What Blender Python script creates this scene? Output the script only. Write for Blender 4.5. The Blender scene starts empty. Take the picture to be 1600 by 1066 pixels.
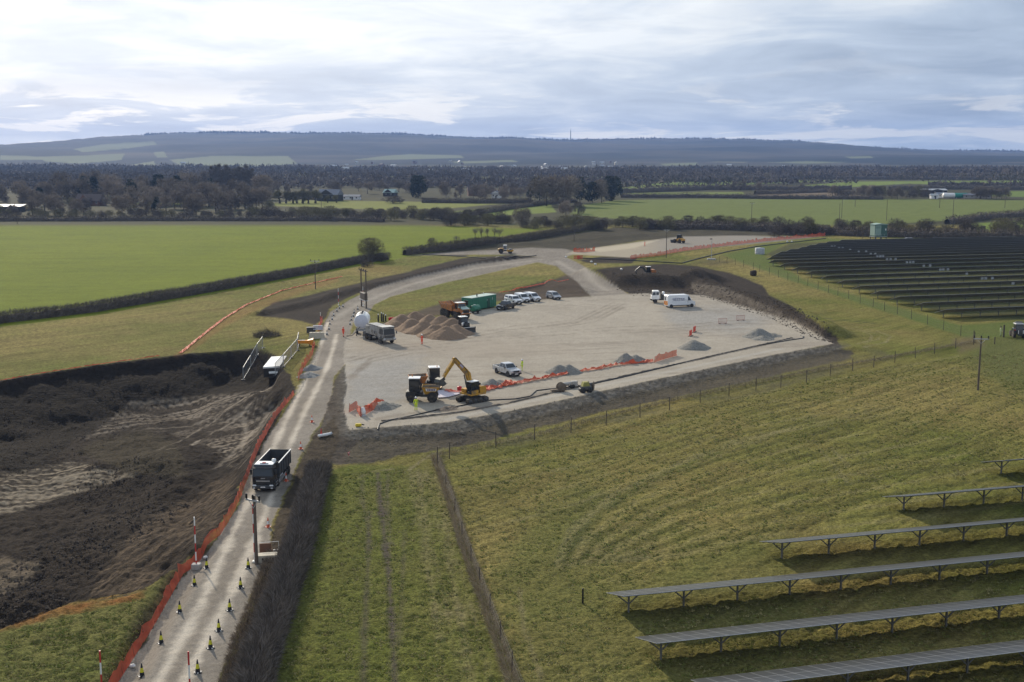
import bpy, math, random
import numpy as np
from mathutils import Vector, Matrix
R = math.radians
C = bpy.context.scene.collection
scene = bpy.context.scene

# ------------------------------------------------------------------ camera
F = 1836.0; PITCH = R(9.1); H = 33.0; CX, CY = 800.0, 533.0
cam = bpy.data.cameras.new('camera'); cam_ob = bpy.data.objects.new('camera', cam); C.objects.link(cam_ob)
cam_ob.location = (0, 0, H); cam_ob.rotation_euler = (R(90) - PITCH, 0, 0)
cam.sensor_width = 36.0; cam.lens = 36.0 * F / 1600.0; cam.clip_start = 0.5; cam.clip_end = 60000
scene.camera = cam_ob

# ------------------------------------------------------------------ light
SUN_EL, SUN_AZ = R(24), R(-26)          # azimuth from +Y, negative = to the left
SUN_DIR = Vector((math.sin(SUN_AZ) * math.cos(SUN_EL), math.cos(SUN_AZ) * math.cos(SUN_EL), math.sin(SUN_EL)))
sun = bpy.data.lights.new('sun', 'SUN'); sun.energy = 4.3; sun.angle = R(1.2); sun.color = (1.0, 0.89, 0.72)
sun_ob = bpy.data.objects.new('sun', sun); C.objects.link(sun_ob)
sun_ob.rotation_euler = (-SUN_DIR).to_track_quat('-Z', 'Y').to_euler(); sun_ob.location = (-60, 80, 200)

world = bpy.data.worlds.new('World'); scene.world = world; world.use_nodes = True
def NN(nt, typ, **kw):
    n = nt.nodes.new(typ)
    for k, v in kw.items():
        if k.startswith('i_'):
            key = k[2:]
            key = int(key) if key.isdigit() else key.replace('_', ' ')
            n.inputs[key].default_value = v
        else: setattr(n, k, v)
    return n
def build_world():
    nt = world.node_tree; nt.nodes.clear(); L = nt.links.new
    out = NN(nt, 'ShaderNodeOutputWorld')
    sky = NN(nt, 'ShaderNodeTexSky', sky_type='NISHITA', sun_disc=False, sun_elevation=SUN_EL, sun_rotation=SUN_AZ, altitude=60.0, air_density=1.0, dust_density=2.0)
    bg1 = NN(nt, 'ShaderNodeBackground', i_Strength=0.09); L(sky.outputs[0], bg1.inputs[0])
    tc = NN(nt, 'ShaderNodeTexCoord')
    nrm = NN(nt, 'ShaderNodeVectorMath', operation='NORMALIZE'); L(tc.outputs['Generated'], nrm.inputs[0])
    sep = NN(nt, 'ShaderNodeSeparateXYZ'); L(nrm.outputs[0], sep.inputs[0])
    def M(op, a, b=None, c=None, clamp=False):
        n = NN(nt, 'ShaderNodeMath', operation=op, use_clamp=clamp)
        for i, v in enumerate((a, b, c)):
            if v is None: continue
            if isinstance(v, (int, float)): n.inputs[i].default_value = v
            else: L(v, n.inputs[i])
        return n.outputs[0]
    z = M('MAXIMUM', sep.outputs[2], 0.0)
    den = M('ADD', z, 0.11)
    u = M('DIVIDE', sep.outputs[0], den); v = M('DIVIDE', sep.outputs[1], den)
    cv = NN(nt, 'ShaderNodeCombineXYZ'); L(u, cv.inputs[0]); L(v, cv.inputs[1])
    def noise(scale, det, rough, dist, off):
        mp = NN(nt, 'ShaderNodeMapping'); mp.inputs['Location'].default_value = off
        L(cv.outputs[0], mp.inputs[0])
        n = NN(nt, 'ShaderNodeTexNoise', i_Scale=scale, i_Detail=det, i_Roughness=rough, i_Distortion=dist); L(mp.outputs[0], n.inputs['Vector'])
        return n.outputs['Fac']
    n1 = noise(0.50, 7.0, 0.54, 0.35, (3.1, 1.7, 0.4))
    n2 = noise(1.7, 8.0, 0.58, 0.7, (7.3, 2.2, 1.1))
    n3 = noise(1.15, 9.0, 0.60, 0.5, (1.3, 5.2, 4.6))
    # nearness to the sun behind the cloud
    dot = NN(nt, 'ShaderNodeVectorMath', operation='DOT_PRODUCT'); L(nrm.outputs[0], dot.inputs[0]); dot.inputs[1].default_value = SUN_DIR
    d = M('MAXIMUM', dot.outputs['Value'], 0.0)
    glow = M('POWER', d, 7.0)
    glow2 = M('POWER', d, 40.0)
    t = M('ADD', M('MULTIPLY', n1, 0.62), M('MULTIPLY', n2, 0.38))
    ramp = NN(nt, 'ShaderNodeValToRGB'); L(t, ramp.inputs[0])
    e = ramp.color_ramp.elements
    e[0].position = 0.38; e[0].color = (0.33, 0.42, 0.56, 1)
    e[1].position = 0.63; e[1].color = (0.86, 0.91, 0.95, 1)
    x = e.new(0.50); x.color = (0.49, 0.59, 0.73, 1)
    # thin bright breaks low above the horizon
    band = NN(nt, 'ShaderNodeMapRange', interpolation_type='SMOOTHSTEP'); L(z, band.inputs[0])
    band.inputs[1].default_value = 0.060; band.inputs[2].default_value = 0.022
    gap = NN(nt, 'ShaderNodeMapRange', interpolation_type='SMOOTHSTEP'); L(n3, gap.inputs[0])
    gap.inputs[1].default_value = 0.51; gap.inputs[2].default_value = 0.59
    gapf = M('MULTIPLY', gap.outputs[0], M('ADD', M('MULTIPLY', band.outputs[0], 0.95), 0.15))
    gapf = M('MULTIPLY', gapf, M('ADD', M('MULTIPLY', glow, 1.0), 0.45), clamp=True)
    mixg = NN(nt, 'ShaderNodeMix', data_type='RGBA'); L(gapf, mixg.inputs[0]); L(ramp.outputs[0], mixg.inputs[6]); mixg.inputs[7].default_value = (1.25, 1.18, 1.04, 1)
    base = M('ADD', M('ADD', M('MULTIPLY', glow, 0.42), M('MULTIPLY', glow2, 1.2)), 0.84)
    sc = NN(nt, 'ShaderNodeVectorMath', operation='SCALE'); L(mixg.outputs[2], sc.inputs[0]); L(base, sc.inputs['Scale'])
    # pale veil: sunward cloud turns from blue-grey to white
    veil = NN(nt, 'ShaderNodeMix', data_type='RGBA'); L(M('MULTIPLY', M('POWER', d, 6.0), 0.62), veil.inputs[0]); L(sc.outputs[0], veil.inputs[6]); veil.inputs[7].default_value = (0.96, 0.97, 0.98, 1)
    bg2 = NN(nt, 'ShaderNodeBackground', i_Strength=1.0); L(veil.outputs[2], bg2.inputs[0])
    mix = NN(nt, 'ShaderNodeMixShader', i_0=0.93); L(bg1.outputs[0], mix.inputs[1]); L(bg2.outputs[0], mix.inputs[2])
    L(mix.outputs[0], out.inputs[0])
build_world()
scene.view_settings.view_transform = 'Standard'; scene.view_settings.look = 'None'
scene.view_settings.exposure = 0.22; scene.view_settings.gamma = 1.0; scene.view_settings.use_curve_mapping = False
scene.render.engine = 'CYCLES'; scene.cycles.use_denoising = True
scene.cycles.max_bounces = 5; scene.cycles.diffuse_bounces = 2; scene.cycles.glossy_bounces = 3; scene.cycles.transparent_max_bounces = 12
scene.cycles.volume_bounces = 0; scene.cycles.caustics_reflective = False; scene.cycles.caustics_refractive = False

# ------------------------------------------------------------------ pixel -> place
SP, CP = math.sin(PITCH), math.cos(PITCH)
def G(px, py, z=0.0):
    dx, dv = (px - CX) / F, (py - CY) / F
    t = (z - H) / (-SP - dv * CP)
    return Vector((dx * t, (CP - dv * SP) * t, z))
def proj(x, y, z):
    dz = z - H
    zc = y * CP - dz * SP; up = y * SP + dz * CP
    return CX + F * x / zc, CY - F * up / zc, zc

# ------------------------------------------------------------------ noise
def _hash(ix, iy, seed):
    h = (ix.astype(np.int64) * 374761393 + iy.astype(np.int64) * 668265263 + seed * 1442695041) & 0x7fffffff
    h = ((h ^ (h >> 13)) * 1274126177) & 0x7fffffff
    return ((h ^ (h >> 16)) & 0xffff).astype(np.float32) / 65535.0
def vnoise(x, y, seed=0):
    ix = np.floor(x); iy = np.floor(y); fx = x - ix; fy = y - iy
    fx = fx * fx * (3 - 2 * fx); fy = fy * fy * (3 - 2 * fy)
    a = _hash(ix, iy, seed); b = _hash(ix + 1, iy, seed); c = _hash(ix, iy + 1, seed); d = _hash(ix + 1, iy + 1, seed)
    return (a + (b - a) * fx) * (1 - fy) + (c + (d - c) * fx) * fy
def fbm(x, y, scale, oct=4, seed=0, gain=0.5):
    x = np.asarray(x, dtype=np.float64) / scale; y = np.asarray(y, dtype=np.float64) / scale
    s = 0; a = 1.0; tot = 0
    for i in range(oct):
        s = s + a * vnoise(x, y, seed + i * 17); tot += a; a *= gain; x = x * 2.03 + 11.3; y = y * 2.03 + 7.1
    return s / tot
def sstep(a, b, x):
    t = np.clip((x - a) / (b - a), 0, 1); return t * t * (3 - 2 * t)
def poly_sd(P, x, y):
    """signed distance to polygon, positive inside"""
    P = np.asarray(P, float); n = len(P); d2 = np.full(x.shape, 1e18); ins = np.zeros(x.shape, bool)
    for i in range(n):
        ax, ay = P[i]; bx, by = P[(i + 1) % n]
        ex, ey = bx - ax, by - ay; wx, wy = x - ax, y - ay
        t = np.clip((wx * ex + wy * ey) / (ex * ex + ey * ey + 1e-12), 0, 1)
        d2 = np.minimum(d2, (wx - ex * t) ** 2 + (wy - ey * t) ** 2)
        if ay != by:
            c = (ay > y) != (by > y)
            ins ^= c & (x < (bx - ax) * (y - ay) / (by - ay) + ax)
    return np.where(ins, 1, -1) * np.sqrt(d2)
def line_d(P, x, y):
    P = np.asarray(P, float); d2 = np.full(x.shape, 1e18)
    for i in range(len(P) - 1):
        ax, ay = P[i]; bx, by = P[i + 1]; ex, ey = bx - ax, by - ay; wx, wy = x - ax, y - ay
        t = np.clip((wx * ex + wy * ey) / (ex * ex + ey * ey + 1e-12), 0, 1)
        d2 = np.minimum(d2, (wx - ex * t) ** 2 + (wy - ey * t) ** 2)
    return np.sqrt(d2)
def W(pts, z=0.0): return [tuple(G(a, b, z)[:2]) for a, b in pts]

# ------------------------------------------------------------------ terrain height
PAD = 0.85
YARD = [(541, 604), (536, 640), (545, 672), (600, 667), (700, 660), (780, 645), (860, 629), (940, 611), (1020, 594), (1100, 577), (1200, 556), (1302, 537), (1240, 503), (1180, 485), (1100, 462), (1040, 458), (985, 459), (925, 463), (870, 466), (830, 470), (800, 476), (730, 488), (690, 500), (640, 500), (600, 506), (560, 512), (540, 530), (536, 560)]
YARD_W = W(YARD, PAD)
PIT_W = W([(-260, 640), (-60, 610), (0, 596), (150, 572), (300, 553), (400, 546), (430, 556), (445, 590), (455, 612), (430, 650), (408, 690), (385, 735), (352, 800), (312, 852), (270, 890), (215, 925), (100, 948), (0, 985), (-120, 1010), (-300, 1040)])
RIDGE = np.array([(-500, 246), (-200, 241), (0, 237), (60, 232), (110, 231), (180, 222), (250, 215), (320, 211), (420, 211), (500, 213), (560, 212), (650, 214), (700, 217), (760, 219), (800, 219), (870, 222), (960, 221), (1060, 220), (1150, 222), (1230, 225), (1285, 231), (1330, 233), (1400, 236), (1500, 238), (1600, 239), (1900, 241)], float)
RY = 7500.0
DITCH_W = W([(312, 862), (285, 905), (245, 965), (200, 1050), (165, 1130)])
BERM_W = W([(930, 432), (985, 444), (1045, 446), (1095, 438)]); BERM2_W = W([(1090, 443), (1130, 462), (1180, 480), (1240, 502), (1290, 528)])
TOPSOIL_W = W([(405, 492), (470, 478), (560, 452), (650, 432), (740, 412), (800, 404)])
BACKB_W = W([(640, 396), (760, 385), (880, 378), (1000, 368)])
MIDB_W = W([(800, 452), (850, 442), (900, 452), (915, 460)])
def bump(P, x, y, w, h): 
    d = line_d(P, x, y); return h * sstep(w, w * 0.15, d)
def mound(px, py, r, h, x, y, z=0.0, pw=1.0):
    c = G(px, py, z); d = np.hypot(x - c.x, (y - c.y) / 1.5) / r
    return h * np.clip(1 - d, 0, 1) ** pw
_mx = np.array([p[0] for p in YARD_W])
def terrain(x, y, fine=True):
    x = np.asarray(x, float); y = np.asarray(y, float)
    near = y < 720
    h = np.zeros(x.shape)
    # hills
    far = y > 2600
    if far.any():
        xf, yf = x[far], y[far]
        pxr = CX + F * xf / (RY * CP)
        zr = H + (239.2 - np.interp(pxr, RIDGE[:, 0], RIDGE[:, 1])) / F * RY * 1.02
        zr = np.maximum(zr, 4)
        s = sstep(2700, RY - 150, yf + 500 * (fbm(xf, yf, 1500, 3, 5) - 0.5)) ** 1.25
        wob = (fbm(xf, yf, 800, 4, 9) - 0.5) * 130 * s * (1 - s) * 2 + (fbm(xf, yf, 60, 3, 4) - 0.5) * 14 * s
        h[far] = zr * s + wob
        back = yf > RY
        h[far] = np.where(back, h[far] - (yf - RY) * 0.03, h[far])
    mid = (y > 1000) & (y <= 4600)
    if mid.any():
        h[mid] += (fbm(x[mid], y[mid], 900, 3, 31) - 0.5) * 7 * sstep(1000, 1600, y[mid]) * sstep(4600, 3600, y[mid])
    if near.any():
        xn, yn = x[near], y[near]; hn = np.zeros(xn.shape)
        hn += (fbm(xn, yn, 40, 2, 2) - 0.5) * 0.35
        sd = poly_sd(YARD_W, xn, yn)
        pxn = CX + F * xn / (yn * CP + H * SP)
        pyn = proj(xn, yn, 0 * xn)[1]
        front = sstep(500, 560, pxn) * sstep(525, 560, pyn)
        fall = 18.0 * (1 - front) + 4.6 * front
        wob = (fbm(xn, yn, 2.2, 3, 44) - 0.5) * 0.5
        hp = PAD * sstep(0, 1, np.clip(1 + (sd + np.where(sd < 0, wob * front * 0.8, 0)) / fall, 0, 1))
        hn = np.where(sd > -fall, hp + hn * (1 - hp / PAD), hn)
        # excavation
        sp = poly_sd(PIT_W, xn, yn)
        wobp = (fbm(xn, yn, 5, 3, 12) - 0.5) * 2.5
        wid = 5.0 + 20.0 * sstep(105, 150, yn) * sstep(-36, -54, xn)
        q_ = sp + wobp * sstep(0, 2, sp); lf = sstep(105, 140, yn) * sstep(-30, -52, xn); pit = (1 - lf) * (0.5 * sstep(-0.3, 3.0, q_) + 0.5 * sstep(-0.02, 1, q_ / 6.0)) + lf * (0.12 * sstep(-0.3, 0.6, q_) + 0.88 * np.clip(q_ / 13.5, 0, 1))
        dp = -(2.9 + 2.3 * sstep(-18, -48, xn)) * pit
        # spoil mounds in the pit
        m = 0
        for (px, py, r, hh) in ((235, 700, 7.5, 2.1), (150, 705, 6.5, 1.5), (285, 730, 5.0, 1.2), (330, 735, 4.5, 1.0), (180, 800, 9, 1.3), (60, 840, 11, 1.6), (-20, 700, 12, 1.2), (250, 845, 8, 2.2), (310, 815, 6.5, 1.6), (200, 890, 6, 1.6), (20, 905, 5, 1.7), (405, 620, 5.5, 2.2)):
            m = np.maximum(m, mound(px, py, r, hh, xn, yn, -2.0, 0.9))
        dp = dp + m * np.clip(pit * 1.2, 0, 1)
        cl = (fbm(xn, yn, 2.6, 4, 61) - 0.5) * 1.0 + (fbm(xn, yn, 0.6, 3, 62) - 0.5) * 0.32 * sstep(170, 110, yn)
        dp = dp + cl * pit * 0.75
        # long furrows left by plant
        hn = np.where(sp > -1, hn * (1 - pit) + dp, hn)
        dd = line_d(DITCH_W, xn, yn)
        hn -= 0.9 * sstep(1.7, 0.2, dd)
        # berms
        rough = 0.75 + 0.5 * fbm(xn, yn, 6, 2, 71)
        hn += bump(BERM_W, xn, yn, 9, 2.5) * rough * sstep(1.0, -1.0, sd)
        hn += bump(BERM2_W, xn, yn, 6.5, 1.9) * rough * (0.1 + 0.9 * sstep(1.0, -1.5, sd))
        hn += bump(TOPSOIL_W, xn, yn, 3.6, 0.9) * rough
        hn += bump(BACKB_W, xn, yn, 5.0, 0.7) * rough
        hn += bump(MIDB_W, xn, yn, 4.0, 0.8) * rough * (0.1 + 0.9 * sstep(1.0, -1.5, sd))
        h[near] = hn
    return h
def hz(x, y): return float(terrain(np.array([x]), np.array([y]))[0])
def at(px, py):
    """the spot on the ground seen at this place of the photograph"""
    z = 0.0
    for i in range(5):
        p = G(px, py, z); z = 0.5 * z + 0.5 * hz(p.x, p.y) if i else hz(p.x, p.y)
    p = G(px, py, z); p.z = hz(p.x, p.y); return p
# ------------------------------------------------------------------ meshes and objects
def link(o): C.objects.link(o); return o
def mesh_np(name, V, Fc, mats=(), midx=None, smooth=False):
    V = np.asarray(V, np.float32); Fc = np.asarray(Fc, np.int32)
    me = bpy.data.meshes.new(name)
    me.vertices.add(len(V)); me.vertices.foreach_set('co', V.ravel())
    m, k = Fc.shape
    me.loops.add(m * k); me.loops.foreach_set('vertex_index', Fc.ravel())
    me.polygons.add(m); me.polygons.foreach_set('loop_start', np.arange(0, m * k, k, dtype=np.int32))
    me.polygons.foreach_set('loop_total', np.full(m, k, np.int32))
    if midx is not None: me.polygons.foreach_set('material_index', np.asarray(midx, np.int32))
    me.polygons.foreach_set('use_smooth', np.full(m, smooth, bool))
    for x in mats: me.materials.append(x)
    me.update(calc_edges=True); me.validate()
    return me
def tag(o, label=None, cat=None, group=None, kind=None):
    if label: o['label'] = label
    if cat: o['category'] = cat
    if group: o['group'] = group
    if kind: o['kind'] = kind
    return o
def thing(name, label, cat, loc=(0, 0, 0), rz=0.0, group=None):
    o = bpy.data.objects.new(name, None); link(o); o.empty_display_size = 0.3
    o.location = loc; o.rotation_euler = (0, 0, rz); return tag(o, label, cat, group)
def obj(name, me, parent=None, loc=None, rot=None):
    o = bpy.data.objects.new(name, me); link(o)
    if parent: o.parent = parent
    if loc is not None: o.location = loc
    if rot is not None: o.rotation_euler = rot
    return o
def dup(root, loc, rz, label=None, group=None, scale=None):
    r = root.copy(); link(r); r.location = loc; r.rotation_euler = (0, 0, rz)
    if scale: r.scale = (scale,) * 3
    if label: r['label'] = label
    if group: r['group'] = group
    def rec(src, dst):
        for ch in list(src.children):
            c = ch.copy(); link(c); c.parent = dst; rec(ch, c)
    rec(root, r); return r

class MB:
    """collects polygons of any size and links them as ONE mesh object"""
    def __init__(s): s.v = []; s.f = []; s.m = []; s.sm = []
    def add(s, vs, fs, mi=0, sm=False):
        b = len(s.v); s.v += [tuple(q) for q in vs]
        for f in fs: s.f.append([b + i for i in f]); s.m.append(mi); s.sm.append(sm)
        return s
    def box(s, c, d, mi=0, rz=0.0, ry=0.0, taper=1.0, bev=0.0):
        x, y, z = d[0] / 2, d[1] / 2, d[2] / 2
        if bev > 0:
            b = min(bev, x * .9, y * .9, z * .9); pts = []
            prof = [(-x + b, -y), (x - b, -y), (x, -y + b), (x, y - b), (x - b, y), (-x + b, y), (-x, y - b), (-x, -y + b)]
            for zz, k in ((-z, b), (-z + b, 0), (z - b, 0), (z, b)):
                for a, q in prof: pts.append((a * (1 - k / x), q * (1 - k / y), zz))
            fs = [list(range(7, -1, -1)), list(range(24, 32))]
            for l in range(3):
                for i in range(8): j = (i + 1) % 8; fs.append([l * 8 + i, l * 8 + j, l * 8 + 8 + j, l * 8 + 8 + i])
        else:
            pts = [(-x, -y, -z), (x, -y, -z), (x, y, -z), (-x, y, -z), (-x * taper, -y * taper, z), (x * taper, -y * taper, z), (x * taper, y * taper, z), (-x * taper, y * taper, z)]
            fs = [[3, 2, 1, 0], [4, 5, 6, 7], [0, 1, 5, 4], [1, 2, 6, 5], [2, 3, 7, 6], [3, 0, 4, 7]]
        Mx = Matrix.Translation(c) @ Matrix.Rotation(rz, 4, 'Z') @ Matrix.Rotation(ry, 4, 'Y')
        return s.add([Mx @ Vector(p) for p in pts], fs, mi)
    def tube(s, a, b, r0, r1=None, n=8, mi=0, cap=True, sm=True):
        a = Vector(a); b = Vector(b); r1 = r0 if r1 is None else r1
        d = (b - a).normalized(); u = d.orthogonal().normalized(); w = d.cross(u)
        vs = []
        for c, r in ((a, r0), (b, r1)):
            for i in range(n): t = 2 * math.pi * i / n; vs.append(c + (u * math.cos(t) + w * math.sin(t)) * r)
        s.add(vs, [[i, (i + 1) % n, n + (i + 1) % n, n + i] for i in range(n)], mi, sm)
        if cap: s.add(vs, [list(range(n - 1, -1, -1)), list(range(n, 2 * n))], mi)
        return s
    def path(s, pts, r, n=6, mi=0):
        pts = [Vector(p) for p in pts]; vs = []; k = len(pts)
        for i, p in enumerate(pts):
            d = (pts[min(i + 1, k - 1)] - pts[max(i - 1, 0)]).normalized()
            w = d.cross(Vector((0, 0, 1)))
            w = w.normalized() if w.length > 1e-4 else Vector((1, 0, 0)); u = w.cross(d)
            for j in range(n): t = 2 * math.pi * j / n; vs.append(p + (w * math.cos(t) + u * math.sin(t)) * r)
        fs = [[i * n + j, i * n + (j + 1) % n, (i + 1) * n + (j + 1) % n, (i + 1) * n + j] for i in range(k - 1) for j in range(n)]
        s.add(vs, fs, mi, True); s.add(vs, [list(range(n - 1, -1, -1)), list(range((k - 1) * n, k * n))], mi); return s
    def prism(s, prof, y0, y1, mi=0, hw=None):
        """side profile [(x,z)] pushed across the width; hw = half widths per point"""
        n = len(prof); vs = []
        if hw: vs = [(x, -hw[i], z) for i, (x, z) in enumerate(prof)] + [(x, hw[i], z) for i, (x, z) in enumerate(prof)]
        else: vs = [(x, y0, z) for x, z in prof] + [(x, y1, z) for x, z in prof]
        A = sum(prof[i][0] * prof[(i + 1) % n][1] - prof[(i + 1) % n][0] * prof[i][1] for i in range(n))
        side = [[i, (i + 1) % n, n + (i + 1) % n, n + i] for i in range(n)]; c0 = list(range(n)); c1 = list(range(2 * n - 1, n - 1, -1))
        if A > 0: s.add(vs, [f[::-1] for f in side] + [c0, c1], mi)
        else: s.add(vs, side + [c0[::-1], c1[::-1]], mi)
        return s
    def lathe(s, prof, o=(0, 0, 0), axis='z', n=16, mi=0, sm=True):
        vs = []; k = len(prof)
        for r, h in prof:
            for i in range(n):
                t = 2 * math.pi * i / n; a, b = r * math.cos(t), r * math.sin(t)
                p = (a, b, h) if axis == 'z' else (a, h, b) if axis == 'y' else (h, a, b)
                vs.append((p[0] + o[0], p[1] + o[1], p[2] + o[2]))
        fs = [[j * n + i, j * n + (i + 1) % n, (j + 1) * n + (i + 1) % n, (j + 1) * n + i] for j in range(k - 1) for i in range(n)]
        s.add(vs, fs, mi, sm)
        s.add(vs, [list(range(n - 1, -1, -1)), list(range((k - 1) * n, k * n))], mi); return s
    def mesh(s, name, mats):
        me = bpy.data.meshes.new(name); me.from_pydata(s.v, [], s.f)
        for m in (mats if isinstance(mats, (list, tuple)) else [mats]): me.materials.append(m)
        me.polygons.foreach_set('material_index', s.m); me.polygons.foreach_set('use_smooth', s.sm); me.update()
        return me
    def build(s, name, mats, parent=None, loc=None, rot=None): return obj(name, s.mesh(name, mats), parent, loc, rot)

# ------------------------------------------------------------------ materials
MATS = {}
def mat(name, col, rough=0.6, metal=0.0, var=0.12, scale=3.0, dirt=None, dirt_amt=0.0, bump=0.0, spec=0.4, obj_var=0.0, alpha=None, coat=0.0):
    if name in MATS: return MATS[name]
    m = bpy.data.materials.new(name); m.use_nodes = True; nt = m.node_tree; L = nt.links.new
    b = nt.nodes['Principled BSDF']; b.inputs['Roughness'].default_value = rough; b.inputs['Metallic'].default_value = metal
    b.inputs['Specular IOR Level'].default_value = spec
    if coat: b.inputs['Coat Weight'].default_value = coat
    tc = NN(nt, 'ShaderNodeTexCoord'); n = NN(nt, 'ShaderNodeTexNoise', i_Scale=scale, i_Detail=5.0, i_Roughness=0.6); L(tc.outputs['Object'], n.inputs['Vector'])
    mr = NN(nt, 'ShaderNodeMapRange'); L(n.outputs[0], mr.inputs[0]); mr.inputs[1].default_value = 0.25; mr.inputs[2].default_value = 0.75
    mr.inputs[3].default_value = 1 - var; mr.inputs[4].default_value = 1 + var
    sc = NN(nt, 'ShaderNodeVectorMath', operation='SCALE'); sc.inputs[0].default_value = col[:3]; L(mr.outputs[0], sc.inputs['Scale'])
    last = sc.outputs[0]
    if obj_var:
        oi = NN(nt, 'ShaderNodeObjectInfo'); r = NN(nt, 'ShaderNodeMapRange'); L(oi.outputs['Random'], r.inputs[0]); r.inputs[3].default_value = 1 - obj_var; r.inputs[4].default_value = 1 + obj_var
        s2 = NN(nt, 'ShaderNodeVectorMath', operation='SCALE'); L(last, s2.inputs[0]); L(r.outputs[0], s2.inputs['Scale']); last = s2.outputs[0]
    if dirt:
        n2 = NN(nt, 'ShaderNodeTexNoise', i_Scale=scale * 0.7, i_Detail=7.0, i_Roughness=0.7); L(tc.outputs['Object'], n2.inputs['Vector'])
        r2 = NN(nt, 'ShaderNodeMapRange', interpolation_type='SMOOTHSTEP'); L(n2.outputs[0], r2.inputs[0]); r2.inputs[1].default_value = 0.62 - dirt_amt * 0.35; r2.inputs[2].default_value = 0.80 - dirt_amt * 0.3
        mx = NN(nt, 'ShaderNodeMix', data_type='RGBA'); L(r2.outputs[0], mx.inputs[0]); L(last, mx.inputs[6]); mx.inputs[7].default_value = (*dirt, 1); last = mx.outputs[2]
    L(last, b.inputs['Base Color'])
    if bump:
        bp = NN(nt, 'ShaderNodeBump', i_Distance=bump); L(n.outputs[0], bp.inputs['Height']); L(bp.outputs[0], b.inputs['Normal'])
    if alpha is not None: b.inputs['Alpha'].default_value = alpha
    MATS[name] = m; return m
MUD = (0.10, 0.08, 0.06)
GLASS = mat('dark_glass', (0.02, 0.024, 0.028), 0.06, spec=0.8, var=0.0)
RUBBER = mat('rubber', (0.022, 0.021, 0.020), 0.85, dirt=MUD, dirt_amt=0.5, scale=4)
BLACK = mat('black_plastic', (0.018, 0.018, 0.019), 0.55, dirt=MUD, dirt_amt=0.25)
DGREY = mat('dark_grey_steel', (0.06, 0.062, 0.065), 0.5, 0.3, dirt=MUD, dirt_amt=0.3)
STEEL = mat('grey_steel', (0.35, 0.35, 0.35), 0.45, 0.6, var=0.15)
GALV = mat('galvanised_steel', (0.42, 0.43, 0.44), 0.5, 0.4)
WHITE = mat('white_paint', (0.78, 0.79, 0.80), 0.3, coat=0.3, var=0.04, dirt=(0.42, 0.39, 0.35), dirt_amt=0.1)
WHITE2 = mat('white_roof_paint', (0.80, 0.80, 0.78), 0.4, var=0.05)
YEL = mat('plant_yellow', (0.52, 0.27, 0.025), 0.45, var=0.12, dirt=(0.18, 0.13, 0.08), dirt_amt=0.45)
ORA = mat('plant_orange', (0.50, 0.17, 0.03), 0.5, var=0.15, dirt=(0.17, 0.115, 0.07), dirt_amt=0.6)
RED = mat('red_paint', (0.50, 0.02, 0.02), 0.4)
SOIL = mat('loose_soil', (0.055, 0.043, 0.033), 0.95, var=0.4, scale=2.5, bump=0.25, spec=0.1)
LAMP = mat('lamp_glass', (0.7, 0.72, 0.74), 0.1, spec=0.8, var=0)
WOODP = mat('pole_wood', (0.115, 0.09, 0.07), 0.85, var=0.3, scale=6)
POSTW = mat('post_wood', (0.085, 0.068, 0.052), 0.9, var=0.35, scale=6)
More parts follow.
